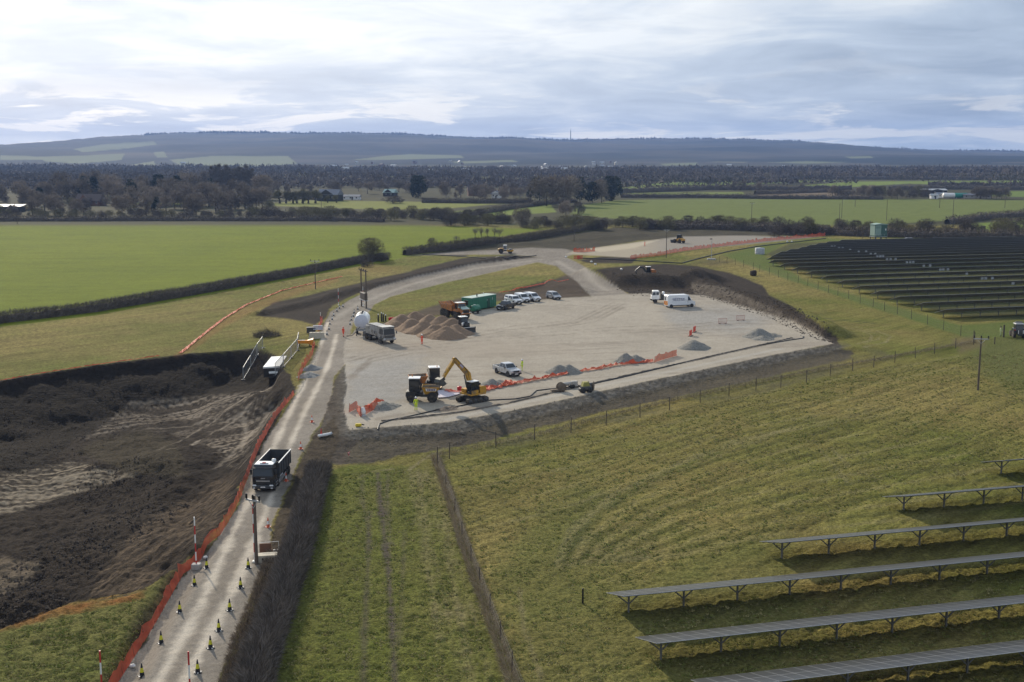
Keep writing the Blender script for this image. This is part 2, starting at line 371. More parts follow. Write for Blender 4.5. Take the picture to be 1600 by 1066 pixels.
# ------------------------------------------------------------------ the ground
def make_ground():
    py = list(np.arange(1190, 300, -1.35)); Y = [G(800, p).y for p in py]
    p = py[-1]
    while p > 263: p -= 0.8; Y.append(G(800, p).y)
    while Y[-1] < 3500: Y.append(Y[-1] * 1.03)
    while Y[-1] < RY + 300: Y.append(Y[-1] + 60)
    while Y[-1] < 9700: Y.append(Y[-1] * 1.06)
    Y = np.array([-9000.0, -400.0, 0.0] + Y)
    nx = 1040; t = np.linspace(-1, 1, nx)
    half = np.maximum(np.where(Y > 0, Y, 0), 28) * 0.50 + 22
    X = half[:, None] * t[None, :]
    X = np.concatenate([np.full((len(Y), 1), -12000.0), X, np.full((len(Y), 1), 12000.0)], axis=1)
    YY = np.repeat(Y[:, None], X.shape[1], 1)
    x, y = X.ravel(), YY.ravel(); ny, nx = X.shape
    z = terrain(x, y)
    px, py_, zc = proj(x, y, z); zc = np.maximum(zc, 5); px = np.clip(px, -3000, 4600); py_ = np.where(y < 25, 3000, py_)
    N = len(x); ppm = F / zc
    fd = sstep(330, 150, y); wa = (fbm(x, y, 3.0, 4, 101) - 0.5) * fd + (fbm(x, y / 3, 6.0, 2, 101) - 0.5) * (1 - fd); wb = (fbm(x, y, 3.0, 4, 202) - 0.5) * fd + (fbm(x, y / 3, 6.0, 2, 202) - 0.5) * (1 - fd)
    fe = sstep(230, 110, y); wa2 = (fbm(x, y, 0.5, 2, 303) - 0.5) * fe; wb2 = (fbm(x, y, 0.5, 2, 404) - 0.5) * fe
    col = np.zeros((N, 3)); tex = np.zeros((N, 3)); zone = np.zeros(N, np.int32)   # tex: grass, gravel, mud
    ZN = ['pasture']
    def zid(n):
        if n not in ZN: ZN.append(n)
        return ZN.index(n)
    def pm(P, amp=0.5, soft=1.2, sel=None):
        P = np.asarray(P, float)
        pad = 14
        s = (px > P[:, 0].min() - pad) & (px < P[:, 0].max() + pad) & (py_ > P[:, 1].min() - pad) & (py_ < P[:, 1].max() + pad) & (y > 20)
        i = np.nonzero(s)[0]; m = np.zeros(N)
        if len(i) == 0: return m
        k = amp * ppm[i]; k2 = k * np.clip(H / zc[i], 0.12, 1)
        sd = poly_sd(P, px[i] + (wa[i] * 2 + wa2[i] * 0.8) * k, py_[i] + (wb[i] * 2 + wb2[i] * 0.8) * k2)
        m[i] = sstep(-soft, soft, sd); return m
    def lay(m, c, tx=None, name=None):
        c = np.asarray(c, float)
        if c.ndim == 1: c = c[None, :]
        col[:] = col * (1 - m[:, None]) + c * m[:, None]
        if tx is not None: tex[:] = tex * (1 - m[:, None]) + np.asarray(tx, float)[None, :] * m[:, None]
        if name: zone[m > 0.5] = zid(name)
    def mixc(a, b, f): return np.asarray(a)[None, :] * (1 - f[:, None]) + np.asarray(b)[None, :] * f[:, None]
    def ln(P, w, soft=0.15, z=0.0, amp=0.0):
        Q = W(P, z); d = line_d(Q, x, y) + amp * (wa * 2 + wa2)
        return sstep(w / 2 + soft, w / 2 - soft, d)
    big = fbm(x, y, 22, 4, 1); med = fbm(x, y, 4.5, 4, 3); sm = fbm(x, y, 0.9, 3, 6)
    # --- pasture
    a = G(1100, 790) - G(1450, 655); th = math.atan2(a.y, a.x)
    def strk(th, l, w, seed): return fbm((x * math.cos(th) + y * math.sin(th)) / l, (-x * math.sin(th) + y * math.cos(th)) / w, 1.0, 3, seed)
    st = strk(th, 14, 0.45, 21); st2 = strk(th + 0.12, 22, 1.6, 22)
    g = np.clip(0.42 + (big - 0.5) * 1.6 + (med - 0.5) * 0.8, 0, 1)
    base = mixc((0.228, 0.186, 0.064), (0.124, 0.134, 0.030), g)
    base *= (0.66 + 0.70 * st + 0.30 * (st2 - 0.5) + 0.45 * (sm - 0.5) + 0.3 * (med - 0.5))[:, None]
    lay(np.ones(N), base, (1, 0, 0), 'pasture')
    # brighter growth round the lower edge and the array
    lay(pm([(780, 860), (900, 740), (960, 760), (900, 860), (1000, 900), (1200, 830), (1300, 1000), (1100, 1110), (820, 1110)], 3, 30) * 0.5, mixc((0.13, 0.135, 0.04), (0.085, 0.115, 0.03), med))
    lay(pm([(1500, 540), (1600, 500), (1700, 500), (1700, 640), (1560, 600)], 3, 22) * 0.7, mixc((0.10, 0.125, 0.04), (0.13, 0.13, 0.05), med))
    # --- bright crop fields
    crop = mixc((0.158, 0.185, 0.018), (0.125, 0.155, 0.016), np.clip(big + 0.6 * (strk(0.05, 30, 1.2, 41) - 0.5), 0, 1)) * (0.80 + 0.20 * sm + 0.16 * (med - .5) + 0.22 * strk(0.05, 25, 1.6, 42))[:, None]
    lay(pm([(-400, 349), (0, 349), (330, 348), (640, 352), (800, 357), (850, 358), (700, 385), (628, 403), (600, 411), (560, 416), (450, 438), (300, 465), (150, 493), (0, 511), (-400, 560)], 0.6, 1.2), crop, (0.55, 0, 0), 'crop_field')
    # far fields  (bright green / pale / brown)
    fld = mixc((0.150, 0.200, 0.045), (0.125, 0.165, 0.036), med)
    FIELDS = [
        ([(425, 318), (470, 313), (640, 315), (760, 318), (800, 317), (700, 326), (590, 328), (430, 322)], (0.175, 0.185, 0.05)),
        ([(680, 333), (760, 326), (860, 319), (870, 332), (700, 342)], (0.155, 0.19, 0.045)),
        ([(900, 322), (960, 313), (1080, 311), (1350, 311), (1600, 313), (1900, 318), (1900, 330), (1600, 332), (1480, 345), (1350, 352), (1200, 352), (960, 342), (890, 335)], (0.135, 0.16, 0.048)),
        ([(970, 302), (1000, 301), (1160, 300), (1165, 304), (1000, 305)], (0.15, 0.18, 0.05)),
        ([(965, 294), (1040, 285), (1180, 282), (1320, 282), (1200, 287), (1060, 294), (975, 297)], (0.16, 0.205, 0.05)),
        ([(1250, 290), (1330, 284), (1450, 283), (1700, 282), (1900, 283), (1900, 288), (1500, 290), (1420, 287), (1320, 293)], (0.155, 0.20, 0.048)),
        ([(1180, 303), (1280, 300), (1360, 307), (1190, 309)], (0.17, 0.13, 0.09)),
        ([(1510, 350), (1700, 338), (1900, 340), (1900, 360), (1600, 357), (1515, 361)], (0.14, 0.185, 0.045)),
        ([(1560, 299), (1700, 298), (1900, 300), (1900, 309), (1600, 308), (1545, 306)], (0.13, 0.175, 0.045)),
        ([(205, 317), (285, 315), (285, 320), (215, 320)], (0.2, 0.23, 0.06)),
    ]
    lay(sstep(356, 349, py_) * (y > 25), mixc((0.045, 0.045, 0.028), (0.080, 0.075, 0.040), fbm(x, y, 30, 3, 8)), (0.3, 0, 0), 'farmland')
    for P, c in FIELDS: lay(pm(P, 0.5, 0.7), np.asarray(c)[None, :] * (0.9 + 0.2 * med)[:, None], (0.4, 0, 0), 'far_field')
    # the plain: strips of field and dark wood / hedge
    pl_ = (py_ < 283) & (y > 1300)
    wood = fbm(x / 3.0, y, 120, 4, 81); fl = vnoise(x / 420 + 3 * wb, y / 260, 82)
    plain = np.where((wood > 0.52)[:, None], mixc((0.028, 0.026, 0.020), (0.05, 0.038, 0.03), fbm(x, y, 300, 2, 83)), mixc((0.070, 0.062, 0.042), (0.15, 0.155, 0.070), np.clip(fl * 1.6 - 0.3, 0, 1)))
    lay(np.where(pl_, sstep(283, 276, py_), 0), plain, (0, 0, 0), 'plain')
    hl = (y > 2600)
    hillc = mixc((0.016, 0.020, 0.016), (0.075, 0.066, 0.048), np.clip((fbm(x, y, 420, 5, 91) - 0.32) * 2.4, 0, 1))
    lay(np.where(hl, sstep(2700, 3300, y), 0), hillc, (0, 0, 0), 'wooded_hills')
    for P in ([(115, 233), (160, 226), (240, 221), (245, 226), (190, 233), (130, 238)], [(60, 245), (130, 243), (195, 240), (190, 250), (120, 256), (70, 252)], [(205, 258), (240, 252), (245, 262), (215, 264)], [(265, 250), (330, 244), (450, 244), (465, 256), (380, 262), (280, 258)], [(0, 243), (40, 244), (110, 248), (60, 250), (0, 250)],
              [(550, 250), (600, 244), (640, 241), (720, 243), (725, 247), (600, 250)], [(240, 238), (256, 237), (262, 246), (245, 246)], [(700, 253), (800, 250), (810, 253), (720, 256)], [(420, 262), (560, 262), (560, 266), (430, 268)], [(640, 268), (730, 267), (735, 272), (650, 273)], [(780, 269), (900, 268), (900, 273), (790, 273)], [(450, 270), (500, 268), (500, 274), (440, 276)], [(870, 274), (1000, 271), (1060, 273), (900, 279)], [(1030, 256), (1090, 254), (1090, 258), (1040, 259)], [(1320, 245), (1360, 244), (1365, 247), (1330, 248)], [(140, 272), (180, 271), (180, 275), (145, 276)], [(1200, 254), (1260, 252), (1330, 254), (1260, 256)], [(1340, 262), (1400, 260), (1405, 263), (1350, 264)]):
        lay(pm(P, 3.0, 0.8) * 0.95, (0.15, 0.165, 0.085))
    for k in range(26):
        rr = random.Random(900 + k); cx, cy = rr.uniform(-40, 1640), rr.uniform(252, 281); w, hh = rr.uniform(25, 90), rr.uniform(0.6, 1.6)
        lay(pm([(cx - w, cy), (cx - w * .5, cy - hh), (cx + w, cy - hh * .6), (cx + w * .6, cy + hh)], 2, 0.6) * 0.8, rr.choice([(0.13, 0.15, 0.06), (0.17, 0.17, 0.09), (0.10, 0.085, 0.06)]))
    # --- strip of fresh grass between hedge and scrub line
    fresh = mixc((0.124, 0.140, 0.030), (0.205, 0.172, 0.064), np.clip(0.1 + 1.1 * big * sstep(560, 760, px) + 0.5 * (med - 0.4), 0, 1)) * (0.66 + 0.50 * sm + 0.28 * (strk(R(88), 6, 0.5, 55) - 0.3))[:, None]
    lay(pm([(505, 735), (560, 724), (640, 728), (680, 722), (705, 790), (740, 870), (775, 960), (815, 1120), (300, 1120), (420, 960), (470, 850)], 0.6, 3), fresh, (1.1, 0, 0), 'grass_strip')
    for P, w, k in (([(590, 740), (596, 800), (606, 880), (612, 960), (618, 1080)], 0.42, 0.75), ([(606, 740), (605, 800), (611, 850)], 0.35, 0.5), ([(577, 800), (575, 880), (570, 980), (568, 1080)], 0.35, 0.55), ([(632, 830), (628, 930), (624, 1010)], 0.3, 0.4), ([(566, 740), (566, 780), (578, 850)], 0.3, 0.4)):
        lay(ln(P, w * 1.3, 0.25, 0, 0.25) * min(1, k * 1.3) * np.clip(0.5 + 1.2 * med, 0, 1), (0.085, 0.070, 0.055), (0.2, 0, 0.4))
    for P in ([(690, 760), (700, 850), (712, 930), (725, 1010), (735, 1080)], [(655, 740), (660, 800), (672, 900), (690, 1000)]):
        lay(ln(P, 0.7, 0.5, 0, 0.6) * 0.45, (0.26, 0.22, 0.11))
    # --- lower-left grass, with a rusty band
    lay(pm([(-100, 1000), (0, 985), (60, 962), (225, 925), (262, 900), (240, 960), (190, 1060), (170, 1120), (-100, 1120)], 0.5, 2.5), mixc((0.122, 0.142, 0.034), (0.205, 0.172, 0.066), np.clip(0.3 + 0.9 * (med - 0.3), 0, 1)) * (0.78 + 0.4 * sm)[:, None], (1.2, 0, 0), 'grass_bank')
    lay(pm([(-60, 985), (60, 955), (130, 942), (225, 923), (232, 932), (150, 952), (60, 972), (-60, 1002)], 0.5, 4) * (0.35 + 0.9 * (sm - 0.2)).clip(0, 0.9), (0.27, 0.105, 0.035))
    # green lane along the far array
    lay(pm([(1130, 398), (1190, 382), (1290, 372), (1360, 376), (1230, 380), (1195, 400), (1260, 440), (1400, 480), (1500, 508), (1620, 500), (1620, 525), (1510, 528), (1440, 505), (1330, 470), (1230, 436), (1150, 408)], 0.8, 3), mixc((0.105, 0.145, 0.032), (0.13, 0.14, 0.045), med), (0.9, 0, 0))
    # far array ground: sparse grass, with shade between the rows painted into its colour
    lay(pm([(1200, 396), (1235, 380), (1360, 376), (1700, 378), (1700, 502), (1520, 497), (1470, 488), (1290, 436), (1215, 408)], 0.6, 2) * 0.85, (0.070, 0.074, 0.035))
    # --- bare earth
    dark = mixc((0.026, 0.022, 0.018), (0.062, 0.048, 0.036), np.clip(med * 0.7 + sm * 0.5 - 0.15, 0, 1))
    brown = mixc((0.060, 0.046, 0.033), (0.115, 0.090, 0.064), np.clip(med, 0, 1))
    EARTH = [
        ([(396, 494), (425, 472), (480, 462), (560, 443), (640, 424), (720, 404), (800, 398), (842, 402), (800, 414), (730, 420), (640, 440), (560, 460), (520, 478), (505, 500), (490, 508), (470, 502), (440, 497)], dark, 1.0, 1.5),
        ([(660, 398), (760, 378), (880, 366), (960, 356), (1050, 357), (1290, 363), (1300, 369), (1150, 369), (1000, 376), (900, 392), (840, 390), (760, 392), (720, 402)], mixc((0.045, 0.040, 0.030), (0.085, 0.075, 0.048), med), 1.0, 1.2),
        ([(905, 407), (940, 401), (1000, 402), (985, 412), (920, 411)], dark, 0.8, 1.0),
        ([(925, 421), (980, 416), (1040, 412), (1090, 416), (1140, 426), (1190, 446), (1200, 460), (1240, 480), (1305, 525), (1320, 545), (1285, 540), (1235, 505), (1180, 486), (1100, 464), (1040, 460), (985, 461), (950, 440)], dark, 1.1, 1.5),
        ([(1080, 440), (1130, 448), (1200, 478), (1270, 512), (1300, 533), (1270, 527), (1200, 494), (1120, 468), (1085, 460)], mixc((0.06, 0.05, 0.038), (0.15, 0.125, 0.10), np.clip(sm * 1.4 - 0.2, 0, 1)), 0.7, 1.5),
        ([(770, 470), (800, 455), (850, 440), (900, 425), (905, 440), (925, 463), (870, 467), (830, 471)], mixc((0.05, 0.04, 0.03), (0.10, 0.075, 0.055), med), 0.9, 2.0),
        ([(590, 510), (640, 490), (700, 470), (770, 456), (800, 458), (760, 475), (690, 492), (640, 500)], brown, 0.9, 2.5),
        ([(480, 724), (500, 690), (545, 672), (640, 668), (780, 648), (940, 614), (1100, 580), (1290, 541), (1330, 548), (1330, 560), (1200, 590), (1100, 612), (960, 640), (840, 668), (760, 690), (640, 712), (560, 724)], mixc((0.048, 0.042, 0.035), (0.10, 0.085, 0.06), np.clip(med * 1.2 - 0.1 + 0.3 * sstep(640, 1200, px), 0, 1)), 0.9, 2.0),
        ([(480, 724), (500, 670), (520, 600), (535, 575), (545, 600), (548, 672), (560, 690), (540, 725)], mixc((0.05, 0.042, 0.033), (0.115, 0.095, 0.075), np.clip(sm * 1.3 - 0.2, 0, 1)), 0.6, 2.0),
    ]
    for P, c, amp, so in EARTH: lay(pm(P, amp, so), c, (0.05, 0.15, 1), 'bare_earth')
    # bank of dark stone below the front edge of the yard
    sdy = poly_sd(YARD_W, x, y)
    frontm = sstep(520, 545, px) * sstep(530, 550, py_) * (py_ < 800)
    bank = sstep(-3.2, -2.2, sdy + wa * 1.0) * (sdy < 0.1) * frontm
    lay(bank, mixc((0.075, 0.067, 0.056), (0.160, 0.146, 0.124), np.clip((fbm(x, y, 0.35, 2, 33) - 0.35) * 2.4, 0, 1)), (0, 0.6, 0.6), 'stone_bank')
    # faint earth wash beyond the bank, grass coming through
    lay(pm([(640, 716), (760, 694), (900, 662), (1060, 622), (1200, 594), (1330, 556), (1360, 540), (1400, 560), (1200, 612), (1000, 655), (840, 690), (690, 722)], 1.2, 5) * np.clip(1.3 * (med - 0.25), 0, 0.8), mixc((0.10, 0.085, 0.055), (0.14, 0.12, 0.07), sm))
    # --- excavation
    PITP = [(-260, 640), (-60, 607), (0, 594), (150, 570), (300, 552), (400, 545), (432, 555), (455, 590), (462, 612), (440, 645), (415, 690), (392, 735), (358, 800), (318, 852), (275, 890), (225, 922), (100, 946), (0, 985), (-120, 1010), (-300, 1040)]
    pit = pm(PITP, 0.5, 1.5)
    fur = strk(0.35, 9, 0.35, 61)
    lay(pit, mixc((0.016, 0.013, 0.011), (0.052, 0.040, 0.030), np.clip(0.2 + 0.8 * (med - 0.3) + 0.5 * (fur - 0.4), 0, 1)), (0, 0.05, 1.2), 'excavation')
    pale = np.clip((strk(0.62, 10, 0.35, 63) - 0.44) * 4.2, 0, 1) * np.clip((fbm(x, y, 6, 3, 64) - 0.25) * 2.4, 0, 1)
    lay(pm([(-200, 650), (0, 603), (150, 577), (300, 560), (360, 556), (425, 600), (330, 622), (240, 628), (190, 650), (120, 690), (40, 735), (-200, 790)], 1.0, 5) * 0.85, mixc((0.012, 0.010, 0.008), (0.028, 0.023, 0.018), sm))
    lay(pm([(120, 690), (180, 655), (200, 628), (300, 622), (420, 610), (440, 640), (410, 690), (370, 735), (330, 700), (260, 672), (190, 672)], 1.2, 5) * (0.02 + 0.85 * pale), (0.27, 0.225, 0.175), (0, 0.1, 0.8))
    pale2 = np.clip((strk(0.30, 9, 0.35, 65) - 0.42) * 4.2, 0, 1)
    lay(pm([(-120, 760), (0, 742), (110, 722), (215, 742), (120, 770), (0, 805), (-120, 830)], 1.0, 4) * (0.02 + 0.85 * pale2), (0.29, 0.24, 0.175), (0, 0.1, 0.7))
    for P in ([(245, 672), (300, 650), (360, 625), (450, 606)], [(230, 640), (310, 634), (420, 612)], [(335, 715), (375, 680), (420, 640)], [(260, 690), (330, 655), (400, 628)], [(380, 640), (384, 660), (378, 690)]):
        lay(ln(P, 0.5, 0.3, -2.4, 0.4) * 0.7 * np.clip(1.5 * med, 0, 1), (0.33, 0.28, 0.22))
    lay(pm([(130, 935), (160, 890), (230, 815), (290, 785), (370, 740), (352, 800), (300, 855), (225, 918)], 1.0, 6) * np.clip(0.35 + (strk(0.95, 8, 0.35, 66) - 0.4) * 2, 0, 0.9), (0.125, 0.092, 0.062))
    lay(pm([(150, 688), (230, 672), (275, 690), (290, 745), (200, 740), (120, 705)], 0.8, 6) * 0.5, (0.070, 0.058, 0.036))
    lay(pm([(0, 870), (60, 880), (50, 910), (0, 930), (-60, 910)], 0.9, 5) * 0.6, (0.19, 0.15, 0.105))
    lay(ln([(318, 850), (285, 895), (240, 965), (195, 1055), (165, 1120)], 2.2, 0.6, 0, 0.3) * 0.85, (0.040, 0.034, 0.026), (0.2, 0, 0.8), 'ditch')
    # --- stone: haul road, spurs, upper yard
    gn = fbm(x, y, 0.22, 2, 71); gl = fbm(x, y, 7, 3, 72)
    stone = mixc((0.165, 0.145, 0.120), (0.265, 0.235, 0.198), np.clip(gl * 0.9 + (gn - 0.5) * 0.8 + 0.05, 0, 1))
    ROAD = [(168, 1090), (235, 985), (290, 895), (325, 862), (368, 800), (392, 735), (420, 680), (465, 615), (490, 575), (500, 548), (502, 515), (515, 488), (545, 470), (590, 448), (650, 431), (740, 412), (842, 402), (800, 398), (735, 398), (640, 399), (720, 393), (790, 390), (830, 387), (880, 389), (905, 394), (885, 402), (905, 412), (935, 430), (960, 445), (985, 462), (925, 464), (900, 440), (868, 416), (840, 410), (790, 421), (700, 441), (610, 464), (585, 476), (575, 490), (552, 505), (545, 530), (540, 565), (522, 590), (512, 640), (495, 670), (470, 712), (448, 765), (428, 815), (415, 870), (392, 930), (366, 1000), (335, 1090)]
    lay(pm(ROAD, 0.35, 1.0), stone, (0, 1, 0.15), 'haul_road')
    lay(pm([(884, 397), (900, 391), (1005, 377), (1060, 370), (1150, 368), (1240, 370), (1290, 369), (1180, 381), (1100, 388), (1040, 396), (985, 403), (920, 399)], 0.4, 0.8), mixc((0.33, 0.285, 0.215), (0.25, 0.225, 0.19), sstep(985, 1060, px + 30 * wa)), (0, 0.8, 0.1), 'upper_yard')
    lay(pm([(908, 391), (985, 381), (1030, 375), (990, 388), (920, 396)], 0.4, 1.5) * 0.8, (0.45, 0.39, 0.29))
    # --- yard
    yard = mixc((0.285, 0.252, 0.205), (0.385, 0.343, 0.280), np.clip(0.15 + gl * 0.8 + (gn - 0.5) * 0.7, 0, 1))
    cool = pm([(545, 560), (660, 555), (640, 600), (620, 640), (550, 640), (540, 600)], 2.5, 22) * 0.75
    cool2 = pm([(1035, 485), (1130, 478), (1200, 500), (1160, 520), (1050, 510)], 3, 14) * 0.7
    yard = yard * (1 - np.clip(cool + cool2, 0, 1))[:, None] + np.array([0.270, 0.262, 0.246])[None, :] * (0.85 + 0.35 * gn)[:, None] * np.clip(cool + cool2, 0, 1)[:, None]
    ym = pm(YARD, 0.3, 0.9)
    lay(ym, yard, (0, 1, 0), 'gravel_yard')
    warm = pm([(560, 530), (640, 520), (760, 530), (900, 545), (760, 560), (620, 556), (550, 552)], 2.5, 14) * 0.4
    lay(warm, (0.30, 0.25, 0.195))
    swirl = np.clip((strk(0.25, 16, 0.8, 78) - 0.47) * 3.5, 0, 1) * np.clip((fbm(x, y, 14, 3, 79) - 0.38) * 3, 0, 1)
    lay(ym * swirl * 0.5, (0.20, 0.168, 0.135))
    for P in ([(850, 520), (950, 512), (1060, 508), (1160, 500), (1230, 503)], [(620, 540), (720, 530), (850, 520)], [(960, 472), (900, 500), (800, 510), (700, 530)], [(975, 475), (930, 498), (840, 512)], [(545, 560), (600, 545), (660, 540)], [(545, 590), (580, 560), (640, 548), (700, 542)]):
        for o in (0, 5): lay(ln([(a_, b_ + o) for a_, b_ in P], 0.45, 0.35, PAD, 0.5) * 0.6 * np.clip(1.8 * med, 0, 1), (0.165, 0.135, 0.105))
    # concrete service strip along the front edge, with joints
    for P in ([(700, 655), (860, 620), (1000, 590), (1220, 545)],):
        lay(ln(P, 1.0, 0.5, PAD, 0.2) * 0.55, (0.41, 0.385, 0.34))
    for P in ([(600, 658), (700, 648), (790, 632), (900, 606), (1000, 583), (1120, 556), (1240, 529)],):
        lay(ln(P, 0.45, 0.2, PAD, 0.25) * 0.9, (0.085, 0.07, 0.055))
    lay(ln([(590, 655), (640, 646), (720, 640), (790, 629), (880, 607)], 1.3, 0.6, PAD, 0.6) * 0.5, (0.17, 0.14, 0.11))
    # wheel-polished bands on the haul road
    PT = mixc((0.44, 0.385, 0.31), (0.56, 0.50, 0.415), gl)
    A1 = [(235, 1090), (262, 1040), (310, 955), (350, 865), (385, 790), (412, 735), (440, 680), (468, 620), (492, 570), (505, 535), (512, 505)]
    A2 = [(278, 1090), (298, 1045), (340, 970), (375, 900), (400, 840), (425, 770), (452, 705), (482, 640), (508, 590), (520, 555), (526, 530)]
    for P in (A1, A2):
        lay(ln(P, 0.75, 0.35, 0, 0.35) * np.clip(0.35 + 1.2 * fbm(x, y, 3.5, 3, 76), 0, 0.95), PT)
    lay(ln([(250, 1090), (300, 1000), (360, 890), (404, 800), (436, 720), (475, 640), (505, 570)], 0.9, 0.6, 0, 0.3) * 0.3, (0.20, 0.165, 0.125))
    for P in ([(520, 500), (560, 475), (640, 445), (740, 420), (850, 405)], [(950, 455), (900, 425), (870, 408)]): lay(ln(P, 1.6, 1.0, 0, 0.3) * 0.4, (0.42, 0.38, 0.32))
    lay(pm([(520, 650), (500, 700), (480, 725), (470, 712), (498, 668), (512, 640)], 0.5, 2) * 0.6, (0.10, 0.085, 0.07))
    lay(pm([(522, 650), (532, 690), (512, 735), (486, 790), (460, 860), (436, 930), (408, 1000), (380, 1090), (340, 1090), (376, 985), (398, 930), (417, 860), (438, 800), (460, 740), (486, 690)], 0.4, 2), mixc((0.045, 0.036, 0.027), (0.095, 0.075, 0.052), sm), (0.3, 0.1, 0.8), 'bare_earth')
    # --- small marks in the pasture
    for P, w, k, c in (([(1320, 516), (1345, 519), (1362, 527), (1360, 535), (1340, 542)], 0.35, 0.6, (0.30, 0.25, 0.14)), ([(1335, 513), (1370, 519), (1392, 527), (1385, 536), (1350, 546)], 0.35, 0.6, (0.30, 0.25, 0.14)), ([(1320, 515), (1352, 519), (1376, 526), (1372, 533), (1350, 540)], 0.3, 0.5, (0.30, 0.25, 0.14)),
                       ([(1240, 503), (1290, 500), (1330, 502), (1370, 506)], 0.8, 0.6, (0.07, 0.055, 0.04)), ([(1280, 700), (1310, 735), (1325, 755)], 0.3, 0.45, (0.24, 0.21, 0.12)), ([(1298, 698), (1325, 728)], 0.3, 0.4, (0.24, 0.21, 0.12)),
                       ([(870, 880), (890, 830), (960, 770), (1080, 715), (1200, 675)], 0.5, 0.5, (0.20, 0.18, 0.08)), ([(885, 850), (930, 800), (1050, 740), (1180, 690), (1300, 640)], 0.5, 0.5, (0.20, 0.18, 0.08)), ([(878, 872), (905, 820), (1000, 755), (1120, 705)], 1.3, 0.4, (0.085, 0.105, 0.03)),
                       ([(1075, 420), (1130, 425), (1190, 440)], 0.5, 0.6, (0.06, 0.05, 0.035)), ([(1060, 410), (1120, 418), (1150, 430)], 0.4, 0.5, (0.06, 0.05, 0.035)), ([(812, 920), (818, 980), (840, 1040), (850, 1080)], 0.4, 0.5, (0.24, 0.20, 0.12)),
                       ([(640, 735), (655, 722), (680, 708), (700, 700)], 0.4, 0.6, (0.25, 0.21, 0.13)), ([(560, 748), (578, 738), (610, 733)], 0.4, 0.5, (0.25, 0.21, 0.13))):
        lay(ln(P, w, 0.25, 0, 0.3) * k * np.clip(0.3 + 1.2 * med, 0, 1), c)
    for k in range(13):
        q = [(872 + k * 11, 885 - k * 1), (892 + k * 14, 832 + k * 3), (962 + k * 16, 772 + k * 6), (1082 + k * 18, 716 + k * 9), (1205 + k * 20, 676 + k * 11), (1400 + k * 20, 634 + k * 12)]
        lay(ln(q, 0.8, 0.4, 0, 0.3) * (0.55 if k % 2 else 0.45) * np.clip(2.6 * (med - 0.2), 0, 1), (0.055, 0.062, 0.022) if k % 2 else (0.28, 0.24, 0.11))
    for k in range(9):
        q = [(720, 700 + k * 17), (900, 668 + k * 15), (1150, 622 + k * 8), (1500, 556 + k * 9)]
        lay(ln(q, 0.5, 0.4, 0, 0.3) * 0.6 * np.clip(2.4 * (med - 0.22), 0, 1), (0.068, 0.070, 0.028) if k % 2 else (0.23, 0.20, 0.095))
    for k in range(5):
        q = [(640 + k * 13, 735), (655 + k * 15, 830), (675 + k * 19, 930), (695 + k * 25, 1080)]
        lay(ln(q, 0.35, 0.3, 0, 0.35) * 0.5 * np.clip(2 * (med - 0.2), 0, 1), (0.24, 0.205, 0.105))
    lay(pm([(1490, 530), (1530, 525), (1540, 540), (1500, 552)], 0.8, 5) * 0.5, (0.20, 0.14, 0.09))
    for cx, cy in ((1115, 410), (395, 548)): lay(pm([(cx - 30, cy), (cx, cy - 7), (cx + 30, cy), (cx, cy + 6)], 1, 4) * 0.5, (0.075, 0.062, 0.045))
    # rusty trails in the left pasture where netting lay
    lay(pm([(270, 556), (300, 536), (345, 500), (385, 478), (440, 458), (530, 432), (530, 440), (440, 468), (390, 490), (350, 512), (305, 545), (285, 556)], 0.5, 3) * 0.35, (0.30, 0.14, 0.06))
    lay(pm([(575, 410), (640, 420), (600, 425), (560, 424)], 0.8, 5) * 0.35, (0.25, 0.14, 0.06))
    # --- relief of tufts and clods
    nearf = sstep(260, 110, y)
    z = z + tex[:, 0] * (fbm(x, y, 0.6, 3, 111) - 0.5) * 0.30 * nearf + tex[:, 0] * (st - 0.5) * 0.10 * nearf * sstep(850, 1000, px)
    z = z + tex[:, 2] * ((fbm(x, y, 0.9, 3, 112) - 0.5) * 0.34 + (fbm(x, y, 0.3, 2, 113) - 0.5) * 0.16) * nearf
    z = z + tex[:, 1] * (fbm(x, y, 0.4, 2, 114) - 0.5) * 0.045 * nearf
    V = np.stack([x, y, z], 1)
    i = np.arange(ny - 1)[:, None] * nx + np.arange(nx - 1)[None, :]
    i = i.ravel(); Q = np.stack([i, i + 1, i + nx + 1, i + nx], 1)
    fz = zone[Q[:, 0]]
    m = ground_mat()
    for k, nm in enumerate(ZN):
        q = Q[fz == k]
        if len(q) < 4: continue
        u, inv = np.unique(q, return_inverse=True)
        me = mesh_np(nm, V[u], inv.reshape(-1, 4), [m], smooth=True)
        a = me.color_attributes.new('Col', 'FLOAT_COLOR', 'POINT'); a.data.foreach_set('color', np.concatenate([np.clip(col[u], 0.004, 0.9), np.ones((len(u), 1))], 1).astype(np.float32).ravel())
        a = me.color_attributes.new('Tex', 'FLOAT_COLOR', 'POINT'); a.data.foreach_set('color', np.concatenate([np.clip(tex[u], 0, 1.5), np.ones((len(u), 1))], 1).astype(np.float32).ravel())
        tag(obj(nm, me), kind='structure')
